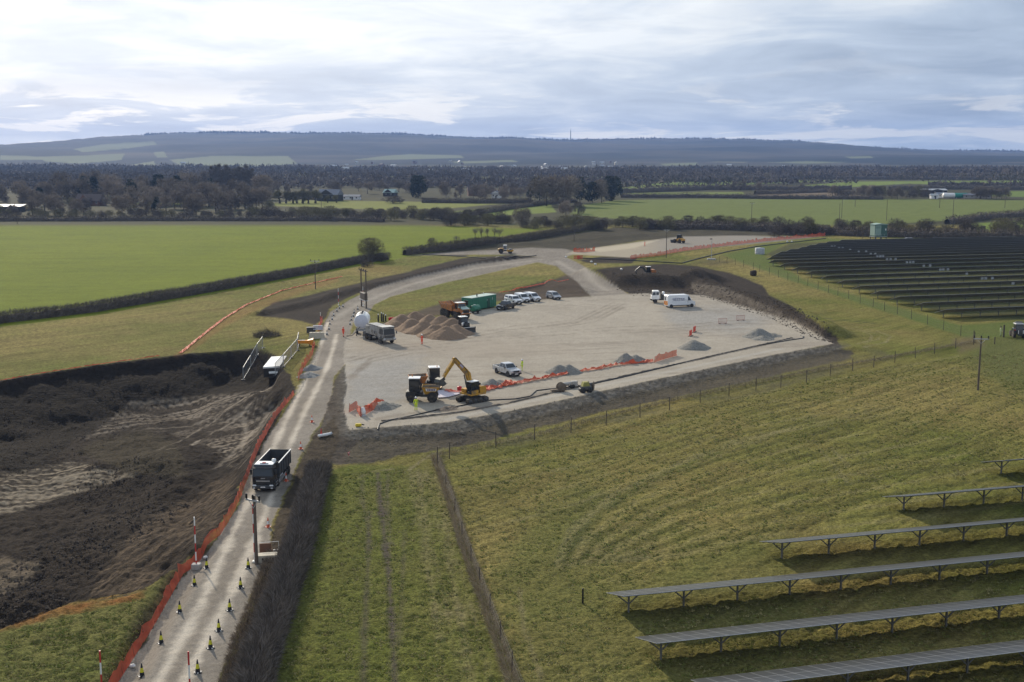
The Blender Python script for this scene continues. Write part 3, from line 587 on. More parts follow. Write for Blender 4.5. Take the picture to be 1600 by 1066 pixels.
def ground_mat():
    m = bpy.data.materials.new('ground'); m.use_nodes = True; nt = m.node_tree; L = nt.links.new; b = nt.nodes['Principled BSDF']
    b.inputs['Roughness'].default_value = 0.95; b.inputs['Specular IOR Level'].default_value = 0.03
    c = NN(nt, 'ShaderNodeVertexColor', layer_name='Col'); t = NN(nt, 'ShaderNodeVertexColor', layer_name='Tex')
    sp = NN(nt, 'ShaderNodeSeparateColor'); L(t.outputs[0], sp.inputs[0])
    tc = NN(nt, 'ShaderNodeTexCoord')
    def noi(scale, det, r=0.6):
        n = NN(nt, 'ShaderNodeTexNoise', i_Scale=scale, i_Detail=det, i_Roughness=r); L(tc.outputs['Object'], n.inputs['Vector']); return n.outputs['Fac']
    def M(op, a, b_=None):
        n = NN(nt, 'ShaderNodeMath', operation=op)
        for i, v in enumerate((a, b_)):
            if v is None: continue
            if isinstance(v, (int, float)): n.inputs[i].default_value = v
            else: L(v, n.inputs[i])
        return n.outputs[0]
    n_g = noi(3.4, 5.0, 0.72); n_s = noi(9.0, 3.0, 0.7); n_m = noi(1.7, 5.0, 0.65); n_big = noi(0.35, 3.0)
    cg = M('SUBTRACT', n_g, 0.5); cs = M('SUBTRACT', n_s, 0.5); cm = M('SUBTRACT', n_m, 0.5)
    v = M('ADD', M('MULTIPLY', M('MULTIPLY', cg, sp.outputs[0]), 2.8), M('MULTIPLY', M('MULTIPLY', cs, sp.outputs[1]), 1.3))
    v = M('ADD', v, M('MULTIPLY', M('MULTIPLY', cm, sp.outputs[2]), 1.2))
    v = M('ADD', v, M('MULTIPLY', M('SUBTRACT', n_big, 0.5), 0.25))
    f = M('MAXIMUM', M('ADD', v, 1.0), 0.25)
    sc = NN(nt, 'ShaderNodeVectorMath', operation='SCALE'); L(c.outputs[0], sc.inputs[0]); L(f, sc.inputs['Scale']); L(sc.outputs[0], b.inputs['Base Color'])
    hgt = M('ADD', M('ADD', M('MULTIPLY', M('MULTIPLY', n_g, sp.outputs[0]), 0.42), M('MULTIPLY', M('MULTIPLY', n_s, sp.outputs[1]), 0.04)), M('MULTIPLY', M('MULTIPLY', n_m, sp.outputs[2]), 0.40))
    bp = NN(nt, 'ShaderNodeBump', i_Strength=0.9, i_Distance=1.0); L(hgt, bp.inputs['Height']); L(bp.outputs[0], b.inputs['Normal'])
    return m
make_ground()

# ------------------------------------------------------------------ air
def make_haze():
    b = MB().box((0, 4400, 120), (24400, 10400, 250)); b.v = [(x, max(y, -780), z) for x, y, z in b.v]
    m = bpy.data.materials.new('haze_air'); m.use_nodes = True; nt = m.node_tree; nt.nodes.clear()
    o = NN(nt, 'ShaderNodeOutputMaterial'); v = NN(nt, 'ShaderNodeVolumePrincipled'); v.inputs['Color'].default_value = (0.29, 0.46, 0.88, 1)
    v.inputs['Density'].default_value = HAZE; v.inputs['Anisotropy'].default_value = 0.2
    nt.links.new(v.outputs[0], o.inputs['Volume'])
    h = b.build('haze', m); tag(h, kind='stuff')
HAZE = 0.000085
make_haze()
# ------------------------------------------------------------------ vegetation
rng = np.random.default_rng(5)
TW_DARK = mat('hedge_twigs', (0.115, 0.096, 0.080), 0.9, var=0.35, scale=0.8, spec=0.1)
TW_GREY = mat('grey_twigs', (0.185, 0.163, 0.143), 0.9, var=0.35, scale=0.8, spec=0.1)
TW_OLIVE = mat('olive_twigs', (0.165, 0.146, 0.080), 0.9, var=0.35, scale=0.6, spec=0.1, obj_var=0.2)
TW_BROWN = mat('brown_twigs', (0.23, 0.19, 0.15), 0.9, var=0.35, scale=0.4, spec=0.1, obj_var=0.22)
TW_RED = mat('reddish_twigs', (0.125, 0.070, 0.045), 0.9, var=0.3, scale=0.4, spec=0.1)
NEEDLE = mat('conifer_needles', (0.030, 0.042, 0.028), 0.9, var=0.4, scale=0.5, spec=0.1)
IVY = mat('dark_leaves', (0.034, 0.042, 0.020), 0.8, var=0.4, scale=0.6, spec=0.2)
BARK = mat('bark', (0.085, 0.072, 0.058), 0.95, var=0.3, scale=2, spec=0.1)
DRYG = mat('dry_grass', (0.34, 0.28, 0.19), 0.95, var=0.35, scale=1.2, spec=0.1)
DRYB = mat('dry_bracken', (0.25, 0.19, 0.13), 0.95, var=0.35, scale=1.2, spec=0.1)
FARW = mat('far_wood', (0.135, 0.112, 0.095), 0.95, var=0.5, scale=0.008, spec=0.05)
def tris_at(P, D, L, Wd, r=rng):
    """slender pointed triangles rooted at P, pointing along D"""
    n = len(P); D = D / (np.linalg.norm(D, axis=1, keepdims=True) + 1e-9)
    S = np.cross(D, r.normal(size=(n, 3))); S /= np.linalg.norm(S, axis=1, keepdims=True) + 1e-9
    V = np.empty((n, 3, 3)); V[:, 0] = P - S * (Wd / 2)[:, None]; V[:, 1] = P + S * (Wd / 2)[:, None]; V[:, 2] = P + D * L[:, None]
    return V.reshape(-1, 3)
def tri_mesh(name, Vs, mats, midx=None):
    V = np.concatenate(Vs) if isinstance(Vs, list) else Vs
    return mesh_np(name, V, np.arange(len(V)).reshape(-1, 3), mats, midx)
def resample(P, step):
    P = [Vector((p[0], p[1])) for p in P]; out = [P[0]]
    for a, b in zip(P[:-1], P[1:]):
        n = max(1, int((b - a).length / step))
        for i in range(1, n + 1): out.append(a + (b - a) * (i / n))
    return np.array([[p.x, p.y] for p in out])
def hedge(name, label, pts, w, h, n, mats, tw=(0.03, 0.75), cat='hedge', group=None, core=True, ragged=0.25, seed=1, split=None, kind=None, world=False):
    r = np.random.default_rng(seed)
    P = resample(pts if world else W(pts), 0.5 if n > 15000 else 1.5); k = len(P)
    T = np.gradient(P, axis=0); T /= np.linalg.norm(T, axis=1, keepdims=True); N_ = np.stack([-T[:, 1], T[:, 0]], 1)
    hh = h * (1 + ragged * 2 * (fbm(P[:, 0], P[:, 1], 3.5, 3, seed) - 0.5)); ww = w * (1 + 0.35 * (fbm(P[:, 0], P[:, 1], 5.0, 3, seed + 1) - 0.5))
    Z = terrain(P[:, 0], P[:, 1])
    i = r.integers(0, k, n); u = r.uniform(-1, 1, n); v = r.uniform(0, 1, n) ** 0.75
    prof = np.sqrt(np.clip(1 - (np.clip(v - 0.45, 0, 1) / 0.62) ** 2, 0, 1)) * (0.8 + 0.2 * np.minimum(v * 4, 1))
    u = np.sign(u) * np.abs(u) ** 0.7
    base = P[i] + N_[i] * (u * prof * ww[i] / 2)[:, None] + T[i] * r.uniform(-0.6, 0.6, n)[:, None]
    Q = np.column_stack([base, Z[i] + v * hh[i] * 0.9])
    D = np.column_stack([N_[i] * (u * 0.8)[:, None], 0.35 + v * 0.9]) + r.normal(size=(n, 3)) * 0.55
    L = tw[1] * r.uniform(0.5, 1.3, n); Wd = tw[0] * r.uniform(0.7, 1.6, n)
    mi = (r.random(n) < 0.4).astype(int) if len(mats) > 1 else np.zeros(n, int)
    V = tris_at(Q, D, L, Wd, r)
    root = obj(name, tri_mesh(name, V, mats, mi)); tag(root, label, cat, group, kind)
    if core:
        c = MB(); sec = []; hh = hh * 0.9
        for j in range(0, k, 2 if n > 15000 else 1):
            q = []
            for a, b in ((-0.62, 0), (-0.66, 0.35), (-0.5, 0.66), (0, 0.80), (0.5, 0.66), (0.66, 0.35), (0.62, 0)):
                s = r.uniform(0.85, 1.1); p = P[j] + N_[j] * (a * ww[j] / 2 * s); q.append((p[0], p[1], Z[j] - 0.05 + b * hh[j] * s))
            sec.append(q)
        vs = [p for q in sec for p in q]; m = 7
        c.add(vs, [[a * m + b, (a + 1) * m + b, (a + 1) * m + b + 1, a * m + b + 1] for a in range(len(sec) - 1) for b in range(m - 1)])
        c.build('branch_core', mats[0], root)
    return root
# --- tree shapes; each returns (wood triangles, crown triangles)
def wood_seg(a, b, r0, r1, n=4):
    a = np.array(a, float); b = np.array(b, float); d = b - a; d = d / (np.linalg.norm(d) + 1e-9)
    u = np.cross(d, [0.3, 0.5, 0.81]); u /= np.linalg.norm(u) + 1e-9; w = np.cross(d, u); out = []
    ring = [(u * math.cos(2 * math.pi * i / n) + w * math.sin(2 * math.pi * i / n)) for i in range(n)]
    for i in range(n):
        j = (i + 1) % n
        out += [a + ring[i] * r0, a + ring[j] * r0, b + ring[j] * r1, a + ring[i] * r0, b + ring[j] * r1, b + ring[i] * r1]
    return out
def bare_tree(seed, h=10.0, spread=0.5, trunk=0.28, levels=4, twigs=1500, tw=(0.10, 1.1), r0=0.30, upright=0.5):
    r = np.random.default_rng(seed); wood = []; tips = []
    def grow(p, d, l, rad, lev):
        q = p + d * l; wood.extend(wood_seg(p, q, rad, rad * 0.68, 5 if lev == 0 else 3))
        if lev >= levels: tips.append((q, d, l)); return
        if lev >= 2: tips.append((p + d * l * 0.6, d, l))
        for i in range(3 if lev < 2 else 2 + (r.random() < 0.5)):
            dd = d + r.normal(size=3) * (0.55 + 0.25 * spread); dd[2] += upright * 0.5; dd /= np.linalg.norm(dd)
            grow(q - d * l * r.uniform(0, 0.25), dd, l * r.uniform(0.62, 0.85), rad * 0.58, lev + 1)
    grow(np.zeros(3), np.array([r.normal() * 0.05, r.normal() * 0.05, 1.0]), h * trunk, r0, 0)
    P = np.array([t[0] for t in tips]); D = np.array([t[1] for t in tips]); L = np.array([t[2] for t in tips])
    i = r.integers(0, len(P), twigs)
    Q = P[i] + r.normal(size=(twigs, 3)) * (L[i] * 0.45)[:, None] * [1, 1, 0.8]
    Dd = D[i] * 0.9 + r.normal(size=(twigs, 3)) * 0.6 + [0, 0, 0.25]
    Tw = tris_at(Q, Dd, tw[1] * r.uniform(0.5, 1.4, twigs), tw[0] * r.uniform(0.6, 1.5, twigs), r)
    Wd = np.array(wood); top = Tw[:, 2].max(); s = h / top
    return Wd * s, Tw * s
def blob_tree(seed, h, rad, base, n, tw, cone=False, lumps=9):
    """leafy or twiggy crown made of many small faces grouped in uneven lumps"""
    r = np.random.default_rng(seed); ctr = []
    for i in range(lumps):
        t = r.uniform(0, 1); zz = base + (h - base) * (0.15 + 0.8 * t)
        rr = rad * ((1 - t) * 0.8 + 0.05 if cone else math.sqrt(max(0.05, 1 - (2 * t - 0.9) ** 2)) * 0.62)
        a = r.uniform(0, 6.28); ctr.append((math.cos(a) * rr, math.sin(a) * rr, zz, rad * (0.30 + 0.2 * (1 - t) if cone else r.uniform(0.36, 0.55))))
    ctr.append((0, 0, base + (h - base) * 0.5, rad * 0.6))
    c = np.array(ctr); i = r.integers(0, len(c), n); D = r.normal(size=(n, 3)); D /= np.linalg.norm(D, axis=1, keepdims=True)
    P = c[i, :3] + D * (c[i, 3] * r.uniform(0.45, 1.0, n) ** 0.6)[:, None] * [1, 1, 0.9]
    P[:, 2] = np.clip(P[:, 2], 0.0, h)
    Dd = D + r.normal(size=(n, 3)) * 0.6 + ([0, 0, -0.25] if cone else [0, 0, 0.35])
    T = tris_at(P, Dd, tw[1] * r.uniform(0.5, 1.4, n), tw[0] * r.uniform(0.6, 1.5, n), r)
    Wd = np.array(wood_seg((0, 0, 0), (0, 0, h * (0.9 if cone else 0.5)), 0.22, 0.05, 5))
    return Wd, T
PROTO = {}
def proto(key, wood, crown, mw, mc):
    V = np.concatenate([wood, crown]); mi = np.r_[np.zeros(len(wood) // 3, int), np.ones(len(crown) // 3, int)]
    k = key[0]; PROTO[key] = (tri_mesh(k, V, [mw, mc], mi), tri_mesh(k + '_trunk', wood, [mw]), tri_mesh(k + '_crown', crown, [mc]), V[:, 2].max())
for s in range(4): proto(('bare_tree', s), *bare_tree(10 + s, 12, 0.6, 0.22, 4, 1500, (0.16, 1.3), 0.30, 0.45), BARK, TW_BROWN)
for s in range(3): proto(('round_tree', s), *blob_tree(20 + s, 9, 4.2, 0.8, 2300, (0.16, 1.2), lumps=14), BARK, TW_BROWN)
for s in range(2): proto(('poplar_tree', s), *blob_tree(30 + s, 18, 1.2, 3, 1300, (0.2, 1.6), cone=False, lumps=16), BARK, TW_GREY)
for s in range(2): proto(('conifer_tree', s), *blob_tree(40 + s, 14, 4.6, 1.5, 1500, (0.55, 1.2), cone=True, lumps=20), BARK, NEEDLE)
for s in range(2): proto(('evergreen_tree', s), *blob_tree(50 + s, 12, 5.5, 0.6, 2200, (0.55, 1.0), lumps=18), BARK, NEEDLE)
for s in range(4): proto(('thorn_bush', s), *blob_tree(60 + s, 4.5, 3.3, 0.0, 1900, (0.09, 0.9), lumps=12), BARK, TW_OLIVE if s % 2 else TW_DARK)
for s in range(2): proto(('willow_tree', s), *bare_tree(70 + s, 7, 0.9, 0.20, 3, 900, (0.12, 1.2), 0.42, 0.7), BARK, TW_OLIVE)
for s in range(2): proto(('sapling_tree', s), *bare_tree(80 + s, 5.5, 0.35, 0.25, 3, 260, (0.05, 0.9), 0.10, 1.2), BARK, TW_GREY)
def tree(kind, s, px, base, top, label, group=None, parts=False, cat='tree', wide=1.0, rz=None):
    p = at(px, base); zc = p.y * CP + (H - p.z) * SP; hm = max((base - top) * zc / F / CP, 0.6)
    me, tr, cr, hh = PROTO[(kind, s)]; k = hm / hh
    rz = random.Random(int(px * 7 + base)).uniform(0, 6.28) if rz is None else rz
    if parts:
        o = thing(kind, label, cat, p, rz, group); obj('trunk', tr, o); obj('crown', cr, o)
    else:
        o = obj(kind, me, None, p, (0, 0, rz)); tag(o, label, cat, group)
    o.scale = (k * wide, k * wide, k); return o
def veg():
    rr = random.Random(3)
    # near hedge beside the haul road
    hedge('hedge', 'dark leafless hedge running from the haul road bend down to the bottom edge', [(499, 738), (487, 780), (475, 830), (461, 880), (444, 930), (425, 985), (404, 1050), (384, 1130), (370, 1190)], 2.3, 1.45, 60000, [TW_DARK, TW_GREY], (0.04, 0.62), seed=4, ragged=0.38)
    hedge('hedge', 'long clipped dark hedge along the foot of the left green field', [(-160, 535), (0, 505), (150, 487), (300, 461), (450, 434), (560, 412), (606, 406)], 2.6, 2.2, 42000, [TW_DARK, TW_GREY], (0.06, 0.8), seed=5, ragged=0.12)
    hedge('hedge', 'clipped dark hedge curving behind the upper earthworks left of the junction', [(632, 399), (700, 392), (760, 385), (820, 376), (880, 366), (940, 357)], 2.6, 2.6, 22000, [TW_DARK, TW_OLIVE], (0.08, 0.9), seed=6, ragged=0.15)
    for i, (P, w, h, n, lb) in enumerate([
        ([(-200, 346), (0, 346), (240, 345), (400, 345), (520, 345), (600, 347)], 3, 2.6, 9000, 'low clipped hedge at the back of the left green field'),
        ([(1000, 358), (1100, 358), (1200, 362), (1330, 369), (1480, 372), (1600, 374), (1800, 376)], 5, 3.6, 16000, 'thick dark hedge behind the far solar array and upper yard'),
        ([(690, 343), (740, 337), (800, 327), (860, 319), (900, 316)], 3, 2.8, 6000, 'hedge slanting between two pale fields left of the tall dark trees'),
        ([(660, 317), (740, 318), (800, 318), (830, 317)], 3, 3.0, 5000, 'dark hedge at the far side of the yellowish field'),
        ([(1480, 350), (1540, 343), (1600, 337), (1750, 326)], 4, 3.4, 6000, 'dark hedge slanting up to the right edge beyond the solar array'),
        ([(970, 309), (1080, 309), (1200, 311), (1380, 312)], 4, 3.6, 7000, 'dark hedge along the back of the wide far pasture'),
        ([(968, 302), (1100, 297), (1200, 297), (1330, 297)], 6, 5.5, 6000, 'thick hedge line below the bright far field'),
        ([(1180, 304), (1280, 301), (1300, 300)], 4, 4, 2500, 'hedge round the pink-brown far field'),
        ([(1390, 297), (1500, 296), (1600, 297), (1800, 297)], 6, 5.0, 4000, 'dark hedge behind the far farmyard'),
        ([(1450, 290), (1600, 291), (1800, 291)], 6, 5.0, 3000, 'far dark hedge in front of the brightest right-hand field'),
        ([(1060, 285), (1180, 281), (1330, 281), (1450, 281), (1650, 281)], 8, 6.0, 5000, 'farthest dark hedge behind the bright far fields'),
        ([(430, 309), (470, 311), (500, 313)], 3, 2, 1200, 'short hedge in front of the slate-roofed barn')]):
        hedge('hedge', lb, P, w, h, n, [TW_DARK, TW_BROWN], (0.16, 1.2), seed=20 + i, ragged=0.35)
    # scrub line with dead grass up the middle
    hedge('dead_grass', None, [(680, 716), (690, 742), (706, 790), (724, 850), (745, 910), (765, 965), (785, 1020), (812, 1100), (830, 1150)], 0.85, 0.36, 16000, [DRYG, DRYB], (0.018, 0.5), cat=None, core=False, seed=9, kind='stuff')
    hedge('dead_grass', None, [(690, 712), (780, 694), (860, 676), (960, 650), (1060, 626), (1160, 604), (1260, 583), (1400, 558), (1520, 536)], 0.8, 0.35, 14000, [DRYG, TW_OLIVE], (0.022, 0.4), cat=None, core=False, seed=10, kind='stuff')
    hedge('dead_grass', None, [(352, 1090), (378, 1000), (404, 940), (428, 870)], 1.3, 0.4, 12000, [DRYB, TW_DARK], (0.02, 0.4), cat=None, core=False, seed=11, kind='stuff')
    # single shrubs close by
    o = tree('willow_tree', 0, 581, 407, 365, 'round bushy leafless tree standing alone in the hedge of the green field', parts=True, wide=1.0)
    w_, t_ = blob_tree(99, 6, 3.9, 0.2, 7500, (0.045, 0.85), lumps=16)
    for ch in list(o.children):
        if ch.name.startswith('crown'): ch.data = tri_mesh('fine_crown', np.concatenate([t_, bare_tree(71, 6.4, 0.8, 0.18, 4, 1500, (0.05, 0.9), 0.3, 0.6)[0]]), [TW_OLIVE])
    o.scale = (1.05, 1.05, 1.08)
    tree('thorn_bush', 0, 596, 409, 394, 'low dark bush at the right end of the hedge under the round tree', cat='bush')
    tree('thorn_bush', 2, 574, 417, 406, 'small dark shrub in the grass below the round tree', cat='bush', wide=1.6)
    tree('thorn_bush', 1, 676, 385, 370, 'pale twiggy shrub rising behind the clipped hedge', cat='bush')
    tree('sapling_tree', 0, 714, 384, 365, 'thin young tree rising alone from the clipped hedge')
    for i, px in enumerate((742, 752, 762, 772, 780)): tree('sapling_tree', i % 2, px, 374, 353 + rr.uniform(-2, 2), 'slender leafless young tree in the row by the clipped hedge', 'young trees by the clipped hedge')
    # far trees
    G1 = 'bare trees of the left-hand village'
    for px in range(-60, 440, 9):
        for j in range(2):
            b = rr.uniform(306, 338); x = px + rr.uniform(-6, 6)
            if 425 < x: continue
            kind = rr.choice(['bare_tree', 'round_tree', 'bare_tree', 'round_tree', 'thorn_bush'])
            where = 'left of the long brown house' if x < 100 else 'round the long brown house' if x < 185 else 'between the brown house and the poplars' if x < 320 else 'under the poplar row'; where = where + (', nearer the green field' if b > 322 else ', farther back'); top = b - rr.uniform(28, 44) if kind != 'thorn_bush' else b - rr.uniform(12, 20)
            if 100 < x < 175 and b > 318: top = max(top, 307)
            if x < 45 and b > 322: top = max(top, 318)
            lab = {'bare_tree': 'leafless brown spreading tree ' + where, 'round_tree': 'dense twiggy brown tree ' + where, 'thorn_bush': 'thorny bush ' + where}[kind]
            tree(kind, rr.randrange(3), x, b, top, lab, G1 if kind != 'thorn_bush' else 'bushes under the village trees', cat='bush' if kind == 'thorn_bush' else 'tree')
    for i, (px, b, tp, k, s, lb) in enumerate([
        (131, 312, 274, 'conifer_tree', 0, 'left one of the two tall dark pines above the long brown house'), (147, 313, 275, 'conifer_tree', 1, 'right one of the two tall dark pines above the long brown house'),
        (63, 322, 292, 'conifer_tree', 1, 'dark narrow conifer left of the long brown house'), (97, 310, 281, 'evergreen_tree', 0, 'spreading dark cedar left of the two tall pines'),
        (206, 320, 279, 'conifer_tree', 0, 'dark ivy-clad tree right of the brown house'), (248, 310, 272, 'evergreen_tree', 1, 'dark evergreen right of the village centre'),
        (277, 312, 273, 'conifer_tree', 1, 'thin dark spire-shaped conifer in the village'), (328, 312, 278, 'conifer_tree', 0, 'small dark conifer left of the poplar row'), (410, 312, 270, 'round_tree', 1, 'broad dark-topped tree right of the poplar row'),
        (246, 332, 307, 'conifer_tree', 0, 'small dark conifer above the village hedge'),
        (40, 326, 303, 'round_tree', 2, 'pale round tree right of the white shed roof'), (188, 326, 305, 'round_tree', 0, 'orange-tinted bushy tree right of the brown house'),
        (654, 309, 273, 'evergreen_tree', 0, 'big dark evergreen standing alone behind the yellowish field'), (697, 310, 283, 'round_tree', 1, 'round grey-brown tree right of the big dark evergreen'), (720, 309, 285, 'bare_tree', 2, 'loose bare tree right of the round grey-brown tree'),
        (854, 322, 271, 'round_tree', 2, 'tall grey-brown tree at the left of the copse'), (880, 322, 270, 'round_tree', 0, 'tall olive-grey tree in the middle of the copse'), (836, 318, 277, 'conifer_tree', 1, 'dark pine behind the left of the copse'),
        (906, 318, 276, 'conifer_tree', 0, 'dark conifer with broken crown in the copse'), (926, 317, 284, 'evergreen_tree', 1, 'dark low evergreen in the copse'), (940, 317, 278, 'round_tree', 1, 'bare grey tree between the dark copse evergreens'), (957, 314, 274, 'evergreen_tree', 0, 'tall dark evergreen at the right end of the copse'),
        (815, 354, 322, 'round_tree', 2, 'olive round tree in the hedgerow below the pale fields'), (884, 338, 312, 'round_tree', 0, 'big brown round bush below the copse'), (903, 334, 314, 'thorn_bush', 0, 'dark bush at the foot of the copse'),
        (1147, 298, 281, 'bare_tree', 0, 'left one of the pair of bare trees on the far hedge'), (1158, 298, 281, 'bare_tree', 1, 'right one of the pair of bare trees on the far hedge'), (1186, 298, 283, 'round_tree', 0, 'dark bush on the far hedge right of the pair of trees'), (1545, 291, 277, 'bare_tree', 2, 'bare tree standing alone on the far hedge above the farmyard'),
        (1275, 281, 266, 'bare_tree', 3, 'bare far tree left of the brightest fields'), (1320, 281, 267, 'bare_tree', 1, 'bare far tree above the brightest fields'), (1570, 281, 262, 'round_tree', 1, 'large bare tree at the far right edge'),
        (1310, 353, 340, 'thorn_bush', 1, 'round bush at the foot of the leaning pole pair'), (1258, 357, 336, 'thorn_bush', 2, 'broad dark bush left of the leaning pole pair')]):
        tree(k, s, px, b, tp, lb, cat='bush' if k == 'thorn_bush' else 'tree', wide=1.25 if k == 'round_tree' and px in (854, 880) else 1.0)
    for i, px in enumerate((331, 337, 344, 350, 354, 359, 364, 370, 375, 380, 386, 391, 397)):
        tree('poplar_tree', i % 2, px + rr.uniform(-1, 1), 306, rr.uniform(254, 265), 'tall thin bare poplar in the row above the village', 'row of poplars')
    for px in (296, 306, 318, 285): tree('bare_tree', px % 4, px, 300, rr.uniform(262, 268), 'pale tall bare tree left of the poplar row', 'pale trees left of the poplars')
    for i, px in enumerate((437, 447, 458, 464, 473, 482, 493)): tree('willow_tree', i % 2, px, 318, rr.uniform(291, 297), 'old pollard willow in the row beside the barn', 'pollard willows')
    tree('willow_tree', 1, 512, 317, 303, 'small round tree in front of the slate-roofed barn'); tree('willow_tree', 0, 526, 317, 303, 'second small round tree right in front of the barn doors')
    tree('thorn_bush', 0, 614, 318, 305, 'wide dark thicket alone in the yellowish field', cat='bush', wide=2.3)
    for px in range(735, 850, 8): tree(rr.choice(['round_tree', 'bare_tree']), rr.randrange(3), px + rr.uniform(-4, 4), rr.uniform(305, 314), rr.uniform(284, 295), 'brown leafless tree behind the central fields', 'trees behind the central fields')
    for px in range(410, 680, 10): tree(rr.choice(['round_tree', 'bare_tree', 'round_tree']), rr.randrange(3), px + rr.uniform(-6, 6), rr.uniform(292, 305), rr.uniform(278, 288), 'brown leafless tree behind the barn', 'trees behind the barn')
    for px in range(395, 700, 7): tree('thorn_bush', rr.randrange(4), px + rr.uniform(-4, 4), rr.uniform(336, 345), rr.uniform(319, 330), 'tangled bush in the brown thicket behind the green field', 'bushes of the brown thicket', cat='bush', wide=1.1)
    for px in range(705, 800, 9): tree('thorn_bush', rr.randrange(4), px + rr.uniform(-4, 4), rr.uniform(347, 353), rr.uniform(324, 336), 'bush in the hedgerow left of the olive tree', 'bushes left of the olive tree', cat='bush')
    for px in range(-20, 400, 12): tree('thorn_bush', rr.randrange(4), px + rr.uniform(-5, 5), rr.uniform(336, 342), rr.uniform(324, 332), 'bush in the overgrown hedge below the village', 'bushes in the hedge below the village', cat='bush', wide=1.1)
    for px in range(826, 1215, 9): tree('thorn_bush', rr.randrange(4), px + rr.uniform(-4, 4), rr.uniform(354, 360), rr.uniform(332, 345), ('bush in the hedgerow behind the road junction' if px < 930 else 'bush in the hedgerow behind the orange worker and loader' if px < 1080 else 'bush in the hedgerow behind the upper yard, right of the loader'), 'bushes behind the upper yard', cat='bush')
    for px in range(1205, 1640, 12): tree('thorn_bush', rr.randrange(4), px + rr.uniform(-5, 5), rr.uniform(363, 371), rr.uniform(337, 356), ('bush in the tall hedgerow left of the green substation' if px < 1350 else 'bush in the tall hedgerow right of the green substation' if px < 1480 else 'bush in the hedgerow at the right edge behind the solar array'), 'bushes behind the far solar array', cat='bush')
    for px in range(1300, 1460, 8): tree(rr.choice(['round_tree', 'thorn_bush']), rr.randrange(3), px + rr.uniform(-3, 3), rr.uniform(306, 312), rr.uniform(287, 297), 'dark tree in the thicket left of the farmyard', 'trees left of the farmyard')
    for px in range(1525, 1580, 8): tree('round_tree', rr.randrange(3), px, 311, rr.uniform(288, 296), 'bare tree right of the farmyard', 'trees right of the farmyard')
    for px in range(990, 1640, 17): tree(rr.choice(['bare_tree', 'round_tree']), rr.randrange(3), px + rr.uniform(-8, 8), rr.uniform(276, 283), rr.uniform(266, 274), 'far brown tree beyond the bright fields', 'far trees beyond the bright fields')
    # far woods and hedges of the plain: one mass
    r = np.random.default_rng(12); Vs = []
    for k in range(110):
        d = 1060 * (2400 / 1060) ** r.random(); ppx = r.uniform(-150, 1750); L = r.uniform(140, 700) * (0.5 + d / 2600); cx = (ppx - 800) / F * d
        if d < 1400 and (950 < ppx < 1650 or 420 < ppx < 700): continue
        depth = r.choice([6, 10, 90]) ; n = int(min(2200, 120 + 2.2 * L * min(depth, 40) / 10 / (d / 1200)))
        x = cx + r.uniform(-L / 2, L / 2, n); y = d + r.uniform(-depth / 2, depth / 2, n) + (x - cx) * r.uniform(-0.12, 0.12)
        hh = r.uniform(3, 10) * (0.35 + 1.1 * fbm(x, y, 30, 2, k)); s = d / 1500
        P = np.column_stack([x, y, terrain(x, y) + hh * r.random(n) ** 0.6]); D = r.normal(size=(n, 3)) + [0, 0, 0.6]
        Vs.append(tris_at(P, D, (2.2 + 2.6 * s) * r.uniform(0.6, 1.3, n), (0.7 + 1.6 * s) * r.uniform(0.6, 1.4, n), r))
    tag(obj('far_woods', tri_mesh('far_woods', Vs, [FARW])), kind='stuff')
    # trees along the hill crest, read as one mass
    n = 9000; x = r.uniform(-4200, 4200, n); y = RY - 150 + r.uniform(-260, 60, n)
    zz = terrain(x, y); P = np.column_stack([x, y, zz + 1]); D = r.normal(size=(n, 3)) * 0.4 + [0, 0, 1]
    tag(obj('crest_woods', tri_mesh('crest_woods', tris_at(P, D, r.uniform(7, 17, n) * np.clip(fbm(x, y, 140, 3, 7) * 2 - 0.1, 0.2, 1.3), r.uniform(8, 22, n), r), [FARW])), kind='stuff')
veg()
# ------------------------------------------------------------------ site furniture, fences, arrays
NET = mat('orange_netting', (0.62, 0.10, 0.035), 0.7, var=0.35, scale=1.2, alpha=0.74)
NETR = mat('red_netting', (0.66, 0.10, 0.045), 0.7, var=0.4, scale=0.9, alpha=0.62)
PIN = mat('netting_pin', (0.30, 0.10, 0.05), 0.7)
CONC = mat('concrete', (0.42, 0.40, 0.37), 0.85, var=0.15, bump=0.02)
CREAM = mat('cream_concrete', (0.50, 0.45, 0.36), 0.85, var=0.12)
GREYST = mat('grey_stone', (0.235, 0.225, 0.20), 0.95, var=0.45, scale=5, bump=0.25, spec=0.15)
SAND = mat('brown_aggregate', (0.235, 0.165, 0.112), 0.95, var=0.22, scale=3.5, bump=0.12, spec=0.1)
HOSE = mat('black_hose', (0.012, 0.012, 0.013), 0.5)
ALU = mat('aluminium_frame', (0.42, 0.43, 0.44), 0.45, 0.3, var=0.05)
CELL = mat('solar_cells', (0.040, 0.043, 0.048), 0.30, spec=0.9, var=0.1)
PVBACK = mat('panel_back', (0.12, 0.12, 0.125), 0.6, var=0.1)
GPOST = mat('array_steel', (0.17, 0.165, 0.155), 0.6, 0.3, var=0.2)
BLK = mat('insulator_black', (0.012, 0.012, 0.012), 0.4)
RWHITE = mat('sleeve_white', (0.75, 0.74, 0.72), 0.5); RRED = mat('sleeve_red', (0.48, 0.03, 0.03), 0.5)
CYEL = mat('cone_yellow', (0.62, 0.58, 0.03), 0.5); CBLK = mat('cone_black', (0.015, 0.015, 0.02), 0.6); CORA = mat('cone_orange', (0.60, 0.10, 0.03), 0.5)
def z_for(p, py):
    lo, hi = 0.0, 60.0
    for i in range(40):
        m = (lo + hi) / 2
        if proj(p.x, p.y, p.z + m)[1] > py: lo = m
        else: hi = m
    return lo
